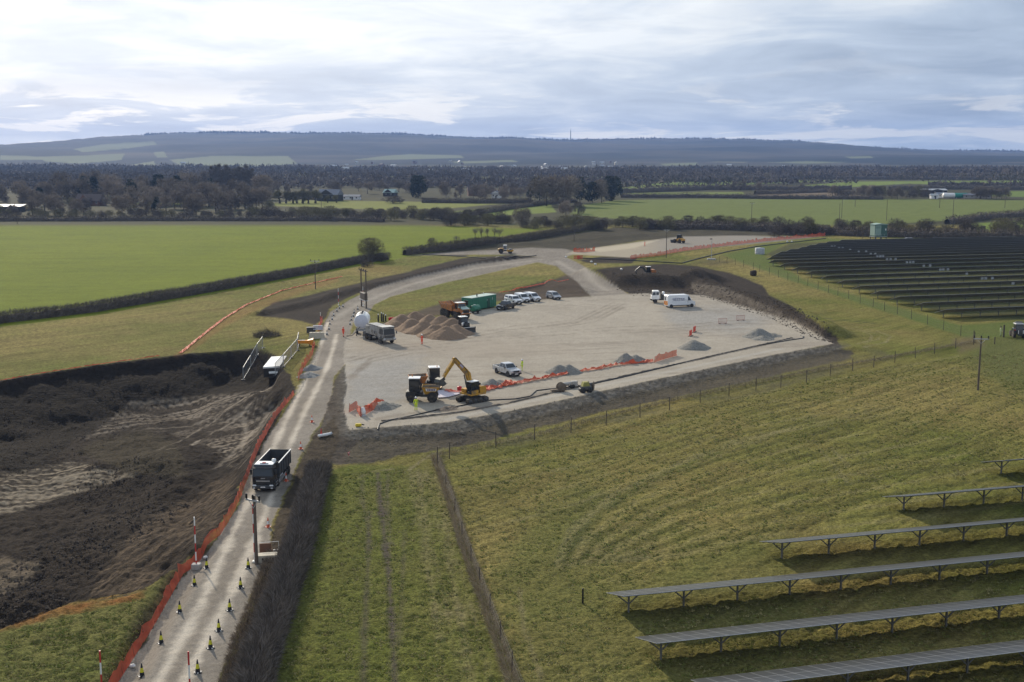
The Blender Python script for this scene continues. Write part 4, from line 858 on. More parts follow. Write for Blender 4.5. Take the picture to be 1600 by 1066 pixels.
def px_h(p, n): return n * (p.y * CP + (H - p.z) * SP) / F / CP
def heading(a, b): return math.atan2(b[1] - a[1], b[0] - a[0])
def utility_pole(px, base, top, label, arm=None, r=0.15, group=None, ins=3, armlen=2.0, mt=None):
    p = at(px, base); h = z_for(p, top); mt = mt or WOODP
    o = thing('utility_pole', label, 'utility pole', p, arm if arm is not None else 0.0, group)
    hp = h if arm is None else h - 0.15
    MB().tube((0, 0, -0.4), (0, 0, hp), r, r * 0.72, 10).build('pole', mt, o)
    if arm is not None:
        MB().box((0, -r - 0.03, hp - 0.35), (armlen, 0.10, 0.14)).tube((-armlen * .3, -r - .02, hp - .38), (0, -r, hp - 1.0), .03, .03, 5).tube((armlen * .3, -r - .02, hp - .38), (0, -r, hp - 1.0), .03, .03, 5).build('crossarm', GALV if r > 0.11 else mt, o)
        for i in range(ins):
            x = (i / max(ins - 1, 1) - 0.5) * (armlen - 0.15)
            MB().lathe([(0.05, 0), (0.10, 0.05), (0.06, 0.10), (0.11, 0.16), (0.06, 0.22), (0.11, 0.28), (0.07, 0.36), (0.05, 0.42)], (x, -r - 0.03, hp - 0.275), n=8).build('insulator', BLK, o)
    return o
utility_pole(401, 882, 772, 'tall brown wooden utility pole beside the haul road in front of the black tipper truck', arm=R(-30), armlen=1.5)
utility_pole(1528, 610, 524, 'leaning grey wooden utility pole in the pasture near the tractor at the right edge', arm=R(-14), armlen=2.0)
utility_pole(493, 452, 405, 'thin grey utility pole standing in the left pasture next to the orange trail', arm=R(5), r=0.13, armlen=2.2, ins=2)
for i, (px, b, t, lb, a) in enumerate([
    (897, 376, 351, 'grey utility pole behind the road junction', None), (1041, 403, 357, 'dark utility pole standing in front of the upper yard beside the loader', R(4)),
    (1174, 352, 316, 'utility pole at the left of the wide far pasture', R(10)), (1311, 354, 318, 'left pole of the leaning pair in the far hedgerow', None), (1315, 341, 312, 'right pole of the leaning pair in the far hedgerow', None),
    (1336, 323, 311, 'short distant pole right of the leaning pair', None), (1385, 345, 312, 'tall pole rising from the hedge left of the farmyard', None), (1489, 337, 311, 'pole in the far pasture in front of the white farm tank', None),
    (1468, 325, 306, 'distant pole in the pasture left of the white farm tank', None), (1570, 325, 300, 'distant pole near the right edge of the far pasture', None), (27, 350, 333, 'thin pole at the back corner of the left green field', None), (1348, 373, 356, 'short pale pole left of the green substation', None), (502, 325, 309, 'distant pole in the field before the barn', None)]):
    utility_pole(px, b, t, lb, a, r=0.13 if b > 340 else 0.16)
def h_pole():
    a, b = at(565, 479), at(572.5, 482); o = thing('transformer_pole', 'twin wooden pole carrying a box transformer behind the white tank trailer', 'utility pole', (a + b) / 2, heading(a, b))
    d = (b - a).length / 2; h = z_for(a, 420)
    for s in (-1, 1): MB().tube((s * d, 0, -0.4), (s * d, 0, h), 0.17, 0.13, 9).build('pole', WOODP, o)
    MB().box((0, -0.18, h - 0.25), (2 * d + 1.6, 0.1, 0.16)).box((0, 0.18, h - 0.25), (2 * d + 1.6, 0.1, 0.16)).build('crossarm', WOODP, o)
    for i in range(4): MB().lathe([(0.05, 0), (0.12, 0.06), (0.07, 0.14), (0.12, 0.22), (0.06, 0.4)], ((i / 3 - .5) * (2 * d + 1.3), -0.18, h - 0.17), n=8).build('insulator', BLK, o)
    MB().box((0, 0, 2.5), (2 * d - 0.2, 0.7, 1.5), bev=0.06).build('transformer', mat('transformer_brown', (0.16, 0.13, 0.10), 0.6), o)
    MB().box((0, 0, 1.65), (2 * d + 0.5, 0.9, 0.12)).build('platform', GALV, o)
h_pole()
# --- camera mast with pale foot
def mast():
    p = at(1111.5, 406); h = z_for(p, 373); o = thing('camera_mast', 'slim grey camera mast on a pale concrete foot by the upper orange fence', 'mast', p)
    MB().tube((0, 0, 0), (0, 0, h), 0.08, 0.06, 8).build('pole', GALV, o); MB().box((-0.25, 0, h - 0.1), (0.7, 0.25, 0.22)).build('camera', BLACK, o); MB().box((0, 0, 0.15), (2.6, 1.0, 0.5), bev=0.1).build('foot', CONC, o)
mast()
# --- warning goal posts
def goal_post(px, base, top, label, block=False, rz=0):
    p = at(px, base); h = z_for(p, top); o = thing('height_marker_post', label, 'marker post', p, rz)
    n = max(3, int(round(h / 0.8)))
    for i in range(n):
        MB().tube((0, 0, h * i / n), (0, 0, h * (i + 1) / n), 0.055, 0.055, 8).build('sleeve', (RRED if i % 2 == (0 if block else 1) else RWHITE), o)
    if block: MB().box((0, 0, 0.22), (0.75, 0.6, 0.5), bev=0.05).build('base_block', CONC, o)
    else: MB().box((0, 0, 0.05), (0.35, 0.35, 0.1)).build('base_plate', RWHITE, o)
for px, b, t, lb, bl in [(307, 889, 808, 'tall red and white marker post in a white block left of the haul road', True), (398, 878, 788, 'red and white marker post half hidden beside the wooden utility pole', False), (160, 1090, 1017, 'red and white marker post in the grass at the bottom left edge', False), (298, 1102, 1018, 'red and white marker post rising from the haul road at the bottom edge', False),
                         (501, 505, 488, 'pale marker post left of the haul road by the red netting', False), (529, 477, 451, 'tall pale marker post left of the haul road bend', False), (567.5, 478, 448, 'white marker post in front of the twin transformer pole', False)]:
    goal_post(px, b, t, lb, bl)
# --- cones
def cone_meshes(key, body, band):
    b = MB().box((0, 0, 0.03), (0.46, 0.46, 0.06), bev=0.02)
    for a in range(4):
        t = a * math.pi / 2; b.box((0.185 * math.cos(t), 0.185 * math.sin(t), 0.05), (0.12, 0.09, 0.032), rz=t, mi=1)
    b = b.mesh('base', [CBLK if key != 'r' else CORA, RWHITE])
    c1 = MB().lathe([(0.165, 0.06), (0.125, 0.30)], n=12).mesh('lower_cone', body); c2 = MB().lathe([(0.127, 0.30), (0.075, 0.60)], n=12).mesh('sleeve', band); c3 = MB().lathe([(0.076, 0.60), (0.03, 0.90), (0.012, 0.91)], n=12).mesh('tip', body)
    return (b, c1, c2, c3)
CM = {'y': cone_meshes('y', CBLK, CYEL), 'r': cone_meshes('r', CORA, RWHITE), 'b': cone_meshes('b', CBLK, RWHITE)}
def cone(px, py, k, label, group):
    o = thing('traffic_cone', label, 'traffic cone', at(px, py), px * 0.7 % 1.5, group)
    for m in CM[k]: obj(m.name.split('.')[0], m, o)
ORD = ['nearest', 'second', 'third', 'fourth', 'fifth', 'sixth', 'seventh', 'eighth', 'ninth', 'tenth', 'eleventh', 'twelfth']
def nth(i, w): return f'{ORD[i]} {w}' if i == 0 else f'{w}, {ORD[i]} from the nearest'
for i, (x, y) in enumerate([(222, 1056), (252, 1005), (281, 957), (304, 915), (323, 888)]): cone(x, y, 'y', f'{ORD[i]} yellow and black cone up the left side of the haul road', 'yellow and black cones on the haul road')
for i, (x, y) in enumerate([(309, 1051), (329, 1013), (342, 986), (359, 954), (376, 919), (388, 888)]): cone(x, y, 'y', f'{ORD[i]} yellow and black cone up the right side of the haul road', 'yellow and black cones on the haul road')
for i, (x, y, l) in enumerate([(419, 824, 'white-banded orange cone right of the wooden utility pole on the haul road'), (447, 752, 'white-banded cone beside the front wheel of the black tipper truck'), (470, 702, 'white-banded cone right of the tipper truck body'), (487.5, 660, 'white-banded orange cone by the haul road opposite the fallen white pipe'), (452, 812, 'small white-banded cone at the hedge side of the haul road')][:4]): cone(x, y, 'r', l, 'orange cones along the haul road')
for i, (x, y) in enumerate([(511, 523.5), (514, 515.5), (515.5, 507.5), (519, 500), (521.5, 494), (526.5, 487), (530.5, 482.5), (536, 480)]): cone(x, y, 'b', f'{ORD[i]} white-banded black cone up the left of the road bend', 'black cones round the road bend')
for i, (x, y) in enumerate([(547, 508), (549, 501), (552, 495), (553.5, 489.5), (559, 484)]): cone(x, y, 'b', f'{ORD[i]} white-banded black cone up the row left of the white tank', 'black cones round the road bend')
# --- orange netting
def netting(name, label, pts, h=1.0, lean=0.0, m=None, pins=True, z_px=None, jag=0.18, group=None, cat='barrier'):
    m = m or NET; P = resample([tuple(at(a, b)[:2]) for a, b in pts], 0.7); k = len(P); r = np.random.default_rng(int(pts[0][0]))
    T = np.gradient(P, axis=0); T /= np.linalg.norm(T, axis=1, keepdims=True) + 1e-9; N_ = np.stack([-T[:, 1], T[:, 0]], 1)
    Z = terrain(P[:, 0], P[:, 1]); hh = h * (1 + jag * r.normal(size=k)); ln_ = lean + 0.10 * r.normal(size=k)
    rows = []
    for f in (0, 0.33, 0.66, 1.0):
        bul = 0.10 * math.sin(f * 3.14) * r.normal(size=k); rows.append(np.column_stack([P + N_ * (ln_ * f * h + bul)[:, None], Z + 0.04 + hh * f]))
    V = np.concatenate(rows); i = np.arange(k - 1); Q = np.concatenate([np.stack([i + a * k, i + 1 + a * k, i + 1 + (a + 1) * k, i + (a + 1) * k], 1) for a in range(3)])
    root = thing(name, label, cat, (0, 0, 0), 0, group)
    obj('netting', mesh_np('netting', V, Q, [m], smooth=True), root)
    if pins:
        for a in range(0, k, 4):
            q = (P[a][0], P[a][1], Z[a]); MB().tube((q[0], q[1], q[2] - 0.1), (q[0] + N_[a][0] * ln_[a] * h, q[1] + N_[a][1] * ln_[a] * h, q[2] + hh[a] * 1.08), 0.022, 0.022, 5).build('pin', PIN, root)
    return root
def flat_net(label, pts, w, m=None, hgt=0.25):
    """netting collapsed on the ground: a crumpled strip"""
    m = m or NET; P = resample([tuple(at(a, b)[:2]) for a, b in pts], 0.45); k = len(P); r = np.random.default_rng(int(pts[0][0] + pts[0][1]))
    T = np.gradient(P, axis=0); T /= np.linalg.norm(T, axis=1, keepdims=True) + 1e-9; N_ = np.stack([-T[:, 1], T[:, 0]], 1); rows = []
    for f in np.linspace(-0.5, 0.5, 6):
        B = P + N_ * (f * w * (1 + 0.25 * r.normal(size=k)))[:, None]
        rows.append(np.column_stack([B, terrain(B[:, 0], B[:, 1]) + 0.10 + hgt * np.abs(r.normal(size=k)) * (1 - abs(f))]))
    V = np.concatenate(rows); i = np.arange(k - 1); Q = np.concatenate([np.stack([i + a * k, i + 1 + a * k, i + 1 + (a + 1) * k, i + (a + 1) * k], 1) for a in range(5)])
    o = obj('fallen_netting', mesh_np('fallen_netting', V, Q, [m])); tag(o, label, 'netting')
netting('netting_fence', 'long red-orange netting fence along the left edge of the haul road', [(172, 1085), (232, 993), (287, 897), (318, 868), (345, 836), (366, 800), (384, 757), (394, 727), (408, 694), (432, 651), (460, 618)], 0.78, 0.15, NETR)
netting('netting_fence', 'red netting fence between the mesh panels and the haul road', [(466, 596), (476, 574), (488, 556), (492, 541)], 1.1, 0.0, NETR)
netting('netting_fence', 'short red netting by the grey sheet stack left of the haul road', [(498, 520), (502, 508), (504, 503)], 1.1, 0.0, NETR)
netting('netting_fence', 'standing orange netting at the right end of the trench barrier', [(1022, 567), (1040, 561), (1058, 556)], 1.0, 0, NET)
netting('netting_fence', 'long orange netting fence edging the upper yard', [(985, 405), (1030, 400), (1065, 393), (1110, 387), (1160, 381), (1220, 375), (1290, 369)], 1.15, 0.1, NETR)
netting('netting_fence', 'orange netting barrier at the road junction', [(896, 394), (912, 394.5), (930, 393)], 1.2, 0, NET)
netting('netting_fence', 'orange netting standing at the left end of the trench', [(545, 645), (556, 640), (563, 652), (575, 646), (590, 638)], 1.0, 0.1, NET)
flat_net('bright orange netting lying along the trench edge below the silver pickup', [(758, 608), (800, 602), (850, 592), (890, 584), (930, 578), (965, 571), (1020, 566)], 0.9)
flat_net('crumpled orange netting heap between the excavator and the grey stone pile', [(752, 612), (772, 606), (800, 598)], 2.0, NET, 0.35)
flat_net('red netting lying behind the yellow tracked excavator', [(697, 612), (712, 614), (728, 613)], 1.3, NETR, 0.3)
flat_net('orange netting slumped at the left end of the trench near the white sack', [(572, 640), (586, 634), (600, 630)], 1.4, NET, 0.35)
flat_net('long fallen orange netting strip across the left pasture', [(282, 553), (306, 533), (348, 500), (385, 477), (440, 455), (490, 443), (534, 433)], 0.55, NET, 0.12)
flat_net('thin orange strip along the far lip of the excavation', [(0, 596), (60, 585), (150, 571), (250, 557)], 0.28, NETR, 0.1)
flat_net('scrap of red netting on the earth bank behind the parked vans', [(780, 458), (820, 450), (850, 444), (888, 438)], 0.5, NETR, 0.12)
# --- post and wire fences
WIRE = mat('fence_wire', (0.12, 0.115, 0.11), 0.6, 0.3)
def fence(name, label, pts, h, r=0.06, wires=(0.35, 0.8, 1.25, 1.65), lean=0.0):
    root = thing(name, label, 'fence', (0, 0, 0)); B = [at(*p) for p in pts]; rr = random.Random(int(pts[0][0]))
    me = MB().tube((0, 0, -0.3), (0, 0, h), r, r * 0.9, 6).mesh('post', POSTW)
    for p in B: obj('post', me, root, p, (rr.uniform(-.04, .04), rr.uniform(-.04, .04), rr.uniform(0, 3)))
    for w in wires: MB().path([b + Vector((0, 0, w)) for b in B], 0.006, 4).build('wire', WIRE, root)
fence('stock_fence', 'long post and wire fence below the front bank of the gravel yard', [(683, 724), (702, 717), (775, 699), (835, 687), (892, 676), (947, 665), (1000, 652), (1046, 642), (1094, 630), (1139, 619), (1181, 610), (1220, 606), (1260, 598), (1297, 588), (1332, 579), (1365, 574), (1398, 567), (1430, 560), (1460, 553), (1493, 545), (1521, 539)], 1.85)
fence('stock_fence', 'tall thin wire fence round the near side of the far solar array', [(1124, 410), (1136, 412), (1149, 414), (1162, 417), (1177, 421), (1187, 425), (1202, 429), (1216, 434), (1231, 438), (1247, 442), (1262, 447), (1278, 453), (1294, 458), (1309, 462), (1326, 467), (1344, 474), (1364, 480), (1382, 486), (1402, 491), (1424, 499), (1449, 507), (1474, 516), (1501, 525), (1523, 536)], 2.0, 0.055)
fence('stock_fence', 'post and wire fence running down the brown scrub line', [(684, 728), (697, 762), (711, 800), (722, 838), (736, 876), (750, 912), (765, 955), (782, 1000), (800, 1048), (820, 1100)], 1.35, 0.05, (0.4, 0.8, 1.2))
def post(px, b, t, label, r=0.09, mt=None):
    p = at(px, b); h = z_for(p, t); o = thing('wooden_post', label, 'post', p); MB().tube((0, 0, -0.2), (0, 0, h), r, r * .95, 7).build('shaft', mt or POSTW, o); MB().lathe([(r * 1.02, h - 0.03), (r * 1.02, h + 0.02), (r * .4, h + 0.05)], n=7).build('cap', mt or POSTW, o)
post(1568, 527, 508, 'thick dark gate post beside the hi-vis figure at the right edge', 0.16); post(1554, 538, 527, 'short dark post in the grass right of the leaning utility pole', 0.09); post(910.5, 943, 920, 'lone dark post with a small box standing in the near pasture', 0.075, BLK)
post(1521, 535, 517, 'left corner fence post of the wire fences near the tractor', 0.09)
# --- solar tables
PANEL_W, PANEL_L, TILT = 1.0, 1.98, R(17)
DIRN = heading(G(977, 957), G(1325, 921))
def panel_mesh():
    b = MB().box((0, 0, 0), (PANEL_W - 0.015, PANEL_L, 0.035), 0)
    w = PANEL_W / 2 - 0.022; l = PANEL_L / 2 - 0.022
    for y0, y1 in ((-l, -0.009), (0.009, l)): b.add([(-w, y0, 0.0195), (w, y0, 0.0195), (w, y1, 0.0195), (-w, y1, 0.0195)], [[0, 1, 2, 3]], 1)
    b.add([(-w, -l, -0.0195), (w, -l, -0.0195), (w, l, -0.0195), (-w, l, -0.0195)], [[3, 2, 1, 0]], 2)
    return b.mesh('panel', [ALU, CELL, PVBACK])
PM_ = panel_mesh()
ZC = 1.35        # height of the table axis; the near (north) edge is the high one
def table_near(px, py, n, label):
    p = at(px, py); o = thing('solar_table', label, 'solar panels', p, DIRN, None)
    for i in range(n):
        for u in (-1.0, 1.0): obj('panel', PM_, o, (i * PANEL_W - 0.35, u * math.cos(TILT), ZC + 0.10 - u * math.sin(TILT)), (-TILT, 0, 0))
    Ln = n * PANEL_W
    for s in (-1.5, -0.5, 0.5, 1.5): MB().box((Ln / 2 - 0.85, s * math.cos(TILT), ZC + 0.035 - s * math.sin(TILT)), (Ln - 0.1, 0.06, 0.07)).build('rail', GPOST, o)
    pm = MB().box((0, 0, ZC / 2 - 0.2), (0.10, 0.16, ZC + 0.3)).mesh('post', GPOST); bm = MB().tube((0, 0, ZC - 0.75), (0.85, 0, ZC - 0.02), 0.055, 0.055, 5).tube((0, 0, ZC - 0.75), (-0.85, 0, ZC - 0.02), 0.055, 0.055, 5).mesh('brace', GPOST); hm = MB().box((0, 0, ZC - 0.04), (0.08, 3.6, 0.10)).mesh('bearer', GPOST)
    for x in np.arange(0.25, Ln - 0.8, 4.3):
        obj('post', pm, o, (x, 0, 0)); obj('brace', bm, o, (x, 0, 0)); obj('bearer', hm, o, (x, 0, 0), (-TILT, 0, 0)).location.z = 0
    return o
for i, (px, py, n, lb) in enumerate([(1561, 741, 16, 'small solar table at the right edge, topmost of the near rows'), (1408, 798, 26, 'near solar row starting right of centre, second from the top'), (1217, 872, 38, 'near solar row third from the top, above the longest shaded strip'), (977, 957, 46, 'near solar row reaching furthest left into the pasture'), (1027, 1031, 38, 'near solar row second from the bottom edge')]): table_near(px, py, n, lb)
c4, c5 = at(977, 957), at(1027, 1031); dv = Vector((math.cos(DIRN), math.sin(DIRN), 0)); nv = Vector((-dv.y, dv.x, 0))
sp_ = abs((c5 - c4).dot(nv)); c6 = c5 - nv * sp_ * 0.86 + dv * 1.0; u6 = proj(c6.x, c6.y, 0)
table_near(u6[0], u6[1], 34, 'nearest solar row crossing the bottom right corner')
def table_far(px, py, pxe, label, boxes):
    p = at(px, py); d = Vector((math.cos(DIRN), math.sin(DIRN), 0)); L = 5
    while L < 240:
        q = p + d * L
        if proj(q.x, q.y, 0)[0] > pxe: break
        L += 1
    n = int(L); o = thing('solar_table', label, 'solar panels', p, DIRN, 'rows of the far solar array'); b = MB(); c, s = math.cos(TILT), math.sin(TILT); hl = 2.0
    for i in range(n):
        x0, x1 = i * 1.0 - 0.35 + 0.02, (i + 1) * 1.0 - 0.35 - 0.02; q = []
        for zz in (-0.02, 0.02):
            for x, y in ((x0, -hl), (x1, -hl), (x1, hl), (x0, hl)): q.append((x, y * c + zz * s, ZC + 0.1 - y * s + zz * c))
        b.add(q, [[4, 5, 6, 7]], 1); b.add(q, [[3, 2, 1, 0]], 2); b.add(q, [[0, 1, 5, 4], [1, 2, 6, 5], [2, 3, 7, 6], [3, 0, 4, 7]], 0)
    tag(b.build('panel', [ALU, CELL, PVBACK], o), kind='stuff')
    m = MB()
    for x in np.arange(0.4, n - 0.5, 4.3): m.box((x, 0, ZC / 2), (0.10, 0.14, ZC)).tube((x, 0, ZC - .7), (x + .8, 0, ZC), .035, .035, 4, cap=False).tube((x, 0, ZC - .7), (x - .8, 0, ZC), .035, .035, 4, cap=False)
    tag(m.build('post', GPOST, o), kind='stuff')
    for bx in boxes: MB().box((bx, -0.75, ZC - 0.05), (0.75, 0.25, 0.62), bev=0.04).build('inverter_box', mat('inverter_grey', (0.62, 0.64, 0.68), 0.4), o)
    return o
FORD = 'front second third fourth fifth sixth seventh eighth ninth tenth eleventh twelfth thirteenth fourteenth fifteenth sixteenth seventeenth eighteenth nineteenth twentieth'.split()
FAR = [(1471, 497), (1437, 486), (1399, 476), (1369, 467), (1340, 458.5), (1314, 449.5), (1290, 441.5), (1266, 434), (1244, 427.5), (1224, 421.5), (1206, 416), (1203, 411), (1210, 406.5), (1218, 402.3), (1232, 398.5), (1250, 395), (1262, 391.8), (1276, 388.7), (1292, 385.8), (1312, 383)]
INV = [(1295, 384.5), (1300, 384.5), (1314, 388), (1320.5, 388), (1333, 392), (1338, 391.5), (1343, 391.5), (1351, 395.5), (1359, 395.5), (1365.5, 400), (1371, 400), (1376, 400), (1385.5, 405), (1392, 405), (1398, 404.5), (1413, 409), (1419, 409), (1424.5, 409), (1441, 414.5), (1449, 414), (1466, 420.5), (1471.5, 420.5), (1477, 420), (1503, 426.5), (1525.5, 434), (1532, 434), (1538, 433), (1565, 440.5), (1597, 448)]
def far_array():
    rows = [at(*f) for f in FAR]; bx = {i: [] for i in range(len(FAR))}
    for q in INV:
        g = G(q[0], q[1], ZC - 0.05); best = min(range(len(rows)), key=lambda i: abs((g - rows[i]).dot(nv) + 0.75)); bx[best].append((g - rows[best]).dot(dv))
    for i, f in enumerate(FAR): table_far(f[0], f[1], 1690, ('front row of the far solar array' if i == 0 else 'back row of the far solar array' if i == len(FAR) - 1 else f'{FORD[i]} row of the far solar array counting from the front'), bx[i])
far_array()
# --- heaps
def heap(name, label, px, py, cones_, m, rough=0.12, res=0.22, cat='heap', group=None, loc=True):
    c = at(px, py); o_ = [(at(a, b) - c, r, h) for a, b, r, h in cones_]
    x0 = min(q.x - r for q, r, h in o_) - 0.3; x1 = max(q.x + r for q, r, h in o_) + 0.3; y0 = min(q.y - r for q, r, h in o_) - 0.3; y1 = max(q.y + r for q, r, h in o_) + 0.3
    nx, ny = int((x1 - x0) / res) + 2, int((y1 - y0) / res) + 2; X, Y = np.meshgrid(np.linspace(x0, x1, nx), np.linspace(y0, y1, ny)); x, y = X.ravel(), Y.ravel(); z = np.full(x.shape, -1.0)
    wx = (fbm(x + c.x, y + c.y, 1.6, 3, 5) - .5) * 1.1; wy = (fbm(x + c.x, y + c.y, 1.6, 3, 6) - .5) * 1.1
    for q, r, h in o_: d = np.hypot(x + wx * r * .25 - q.x, y + wy * r * .25 - q.y) / r; z = np.maximum(z, h * (1.0 - d) - np.where(d < .15, (0.15 - d) * h * .4, 0))
    z = z + np.where(z > -0.2, (fbm(x + c.x, y + c.y, 0.45, 3, 8) - .5) * 2 * rough, 0)
    z = np.maximum(z, -0.35); z = z + terrain(x + c.x, y + c.y) - c.z
    i = (np.arange(ny - 1)[:, None] * nx + np.arange(nx - 1)[None, :]).ravel(); Q = np.stack([i, i + 1, i + nx + 1, i + nx], 1)
    base = terrain(x + c.x, y + c.y) - c.z; keep = (z[Q] > base[Q] - 0.3).any(1); Q = Q[keep]; u, inv = np.unique(Q, return_inverse=True)
    o = obj(name, mesh_np(name, np.stack([x, y, z], 1)[u], inv.reshape(-1, 4), [m], smooth=True), None, c); tag(o, label, cat, group); return o
heap('aggregate_stockpile', 'wide brown aggregate stockpile tipped in many overlapping heaps', 665, 512, [(628, 508, 3.6, 2.3), (650, 505, 3.7, 2.5), (644, 515, 3.6, 2.2), (662, 519, 3.8, 2.3), (672, 509, 3.6, 2.4), (690, 511, 3.6, 2.3), (680, 524, 3.5, 2.1), (698, 527, 3.6, 2.2), (712, 522, 3.4, 1.9), (706, 513, 3.3, 2.1), (618, 512, 2.6, 1.4)], SAND, 0.08, 0.25, cat='stockpile')
heap('gravel_heap', 'grey gravel heap right of the yellow-suited worker behind the orange netting', 880, 582, [(873, 582, 2.1, 1.35), (888, 582, 2.2, 1.3)], GREYST)
heap('gravel_heap', 'twin-topped grey gravel heap above the middle of the orange netting', 985, 564, [(978, 565, 2.2, 1.4), (993, 565, 2.0, 1.2)], GREYST)
heap('gravel_heap', 'grey gravel heap below the two red barriers', 1085, 544, [(1085, 544, 2.7, 1.5)], GREYST)
heap('gravel_heap', 'rightmost grey gravel heap near the end of the black hose', 1187, 526, [(1185, 526, 3.0, 1.6), (1205, 525, 2.0, 0.6), (1192, 530, 2.0, 0.7)], GREYST)
heap('gravel_heap', 'grey-brown stone heap just below the silver pickup', 770, 603, [(768, 603, 2.0, 1.1), (780, 600, 1.6, 0.7)], GREYST)
heap('gravel_heap', 'small grey stone heap at the left end of the trench', 600, 637, [(598, 637, 1.9, 0.9), (610, 635, 1.4, 0.5)], GREYST)
heap('gravel_heap', 'blue-grey stone heap beside the haul road below the red netting', 484, 582, [(481, 588, 1.7, 0.7), (487, 577, 1.7, 0.8)], mat('blue_grey_stone', (0.20, 0.205, 0.20), .95, var=.4, scale=5, bump=.2))
heap('soil_heap', 'low brown soil heap in front of the yellow excavator', 700, 640, [(696, 640, 1.2, 0.4), (704, 638, 1.1, 0.35)], mat('trench_soil', (.14, .11, .085), .95, var=.35, scale=3, bump=.2))
def clods():
    r = np.random.default_rng(77); Vs = []
    def scatter(P, n, s0, s1, mz=0.0, exp=3.0):
        P = np.array(P); x0, y0 = P.min(0); x1, y1 = P.max(0); px = r.uniform(x0, x1, n * 3); py = r.uniform(y0, y1, n * 3); ok = poly_sd(P, px, py) > 0; px, py = px[ok][:n], py[ok][:n]
        g = np.array([tuple(G(a, b, mz)[:2]) for a, b in zip(px, py)]); z = terrain(g[:, 0], g[:, 1]); s = s0 + (s1 - s0) * r.random(len(g)) ** exp
        oct_ = np.array([(1, 0, 0), (0, 1, 0), (-1, 0, 0), (0, -1, 0), (0, 0, 0.8), (0, 0, -0.8)]); f = [(0, 1, 4), (1, 2, 4), (2, 3, 4), (3, 0, 4), (1, 0, 5), (2, 1, 5), (3, 2, 5), (0, 3, 5)]
        for i in range(len(g)):
            v = oct_ * s[i] * r.uniform(0.6, 1.3, (6, 3)); a = r.uniform(0, 6.28); ca, sa = math.cos(a), math.sin(a); v = v @ np.array([[ca, sa, 0], [-sa, ca, 0], [0, 0, 1]]) + [g[i, 0], g[i, 1], z[i] + s[i] * 0.25]
            Vs.append(v[np.array(f).ravel()])
    scatter([(0, 860), (90, 800), (210, 755), (300, 760), (250, 800), (150, 860), (40, 940), (-40, 940)], 2600, 0.04, 0.20, -1.8)
    scatter([(100, 720), (150, 688), (230, 675), (290, 705), (230, 740), (130, 745)], 1000, 0.04, 0.16, -1.0)
    scatter([(0, 640), (120, 610), (260, 590), (330, 610), (200, 640), (120, 690), (0, 720)], 1000, 0.04, 0.16, -2.2)
    scatter([(1080, 436), (1130, 446), (1200, 474), (1290, 520), (1305, 538), (1270, 530), (1190, 494), (1110, 468), (1070, 458)], 3000, 0.05, 0.22, 0.8)
    scatter([(930, 424), (1030, 420), (1080, 436), (1070, 458), (990, 458)], 900, 0.05, 0.22, 1.5)
    o = obj('soil_clods', tri_mesh('soil_clods', Vs, [mat('clod_soil', (0.085, 0.067, 0.052), .95, var=.5, scale=1.5, spec=.1)])); tag(o, kind='stuff')
    Vs.clear()
    scatter([(548, 676), (700, 664), (860, 634), (940, 616), (1100, 581), (1295, 541), (1300, 550), (1100, 602), (940, 640), (860, 658), (700, 692), (550, 694)], 3500, 0.03, 0.11, 0.4)
    o = obj('bank_stones', tri_mesh('bank_stones', Vs, [mat('bank_stone', (0.15, 0.14, 0.125), .95, var=.6, scale=2.0, spec=.1)])); tag(o, kind='stuff')
clods()
# --- hoses and trench lip
def hose(label, pts, r=0.07, dz=0.06, name='drain_hose', sw=0.12):
    P = [at(a, b) for a, b in pts]; Q = resample([(p.x, p.y) for p in P], 0.8); w = (fbm(Q[:, 0], Q[:, 1], 4, 2, 9) - .5) * sw
    MBh = MB().path([(x, y + k, hz(x, y) + dz) for (x, y), k in zip(Q, w)], r, 7); o = MBh.build(name, HOSE); tag(o, label, 'hose'); return o
hose('long black hose lying along the front of the gravel yard, hooked at its right end', [(590, 672), (593, 663), (610, 657), (645, 650), (680, 642), (740, 631), (765, 626), (805, 624), (828, 620), (838, 611), (862, 608), (910, 604), (985, 587), (1100, 559), (1180, 541), (1240, 531), (1254, 529), (1256, 526), (1250, 524)], 0.075)
def trench():
    Q = resample([tuple(at(a, b)[:2]) for a, b in [(596, 658), (660, 651), (720, 644), (790, 631), (900, 605), (1000, 582), (1120, 555), (1238, 528)]], 0.6); r = np.random.default_rng(2)
    b = MB().path([(x, y, hz(x, y) + 0.0 + 0.04 * r.normal()) for x, y in Q], 0.15, 6); tag(b.build('trench_lip', mat('trench_lip', (.17, .14, .11), .95, var=.5, scale=2, bump=.2)), 'narrow brown spoil ridge of the trench running beside the black hose', 'spoil ridge')
trench()
hose('thin black cable along the foot of the upper grass slope', [(905, 404), (960, 406), (1065, 412), (1090, 405), (1140, 393), (1180, 386), (1230, 380), (1290, 373)], 0.16, 0.12, 'drain_hose')
hose('black hose edging the earth left of the junction', [(660, 398), (720, 401), (790, 404), (815, 402), (838, 400)], 0.12, 0.1)
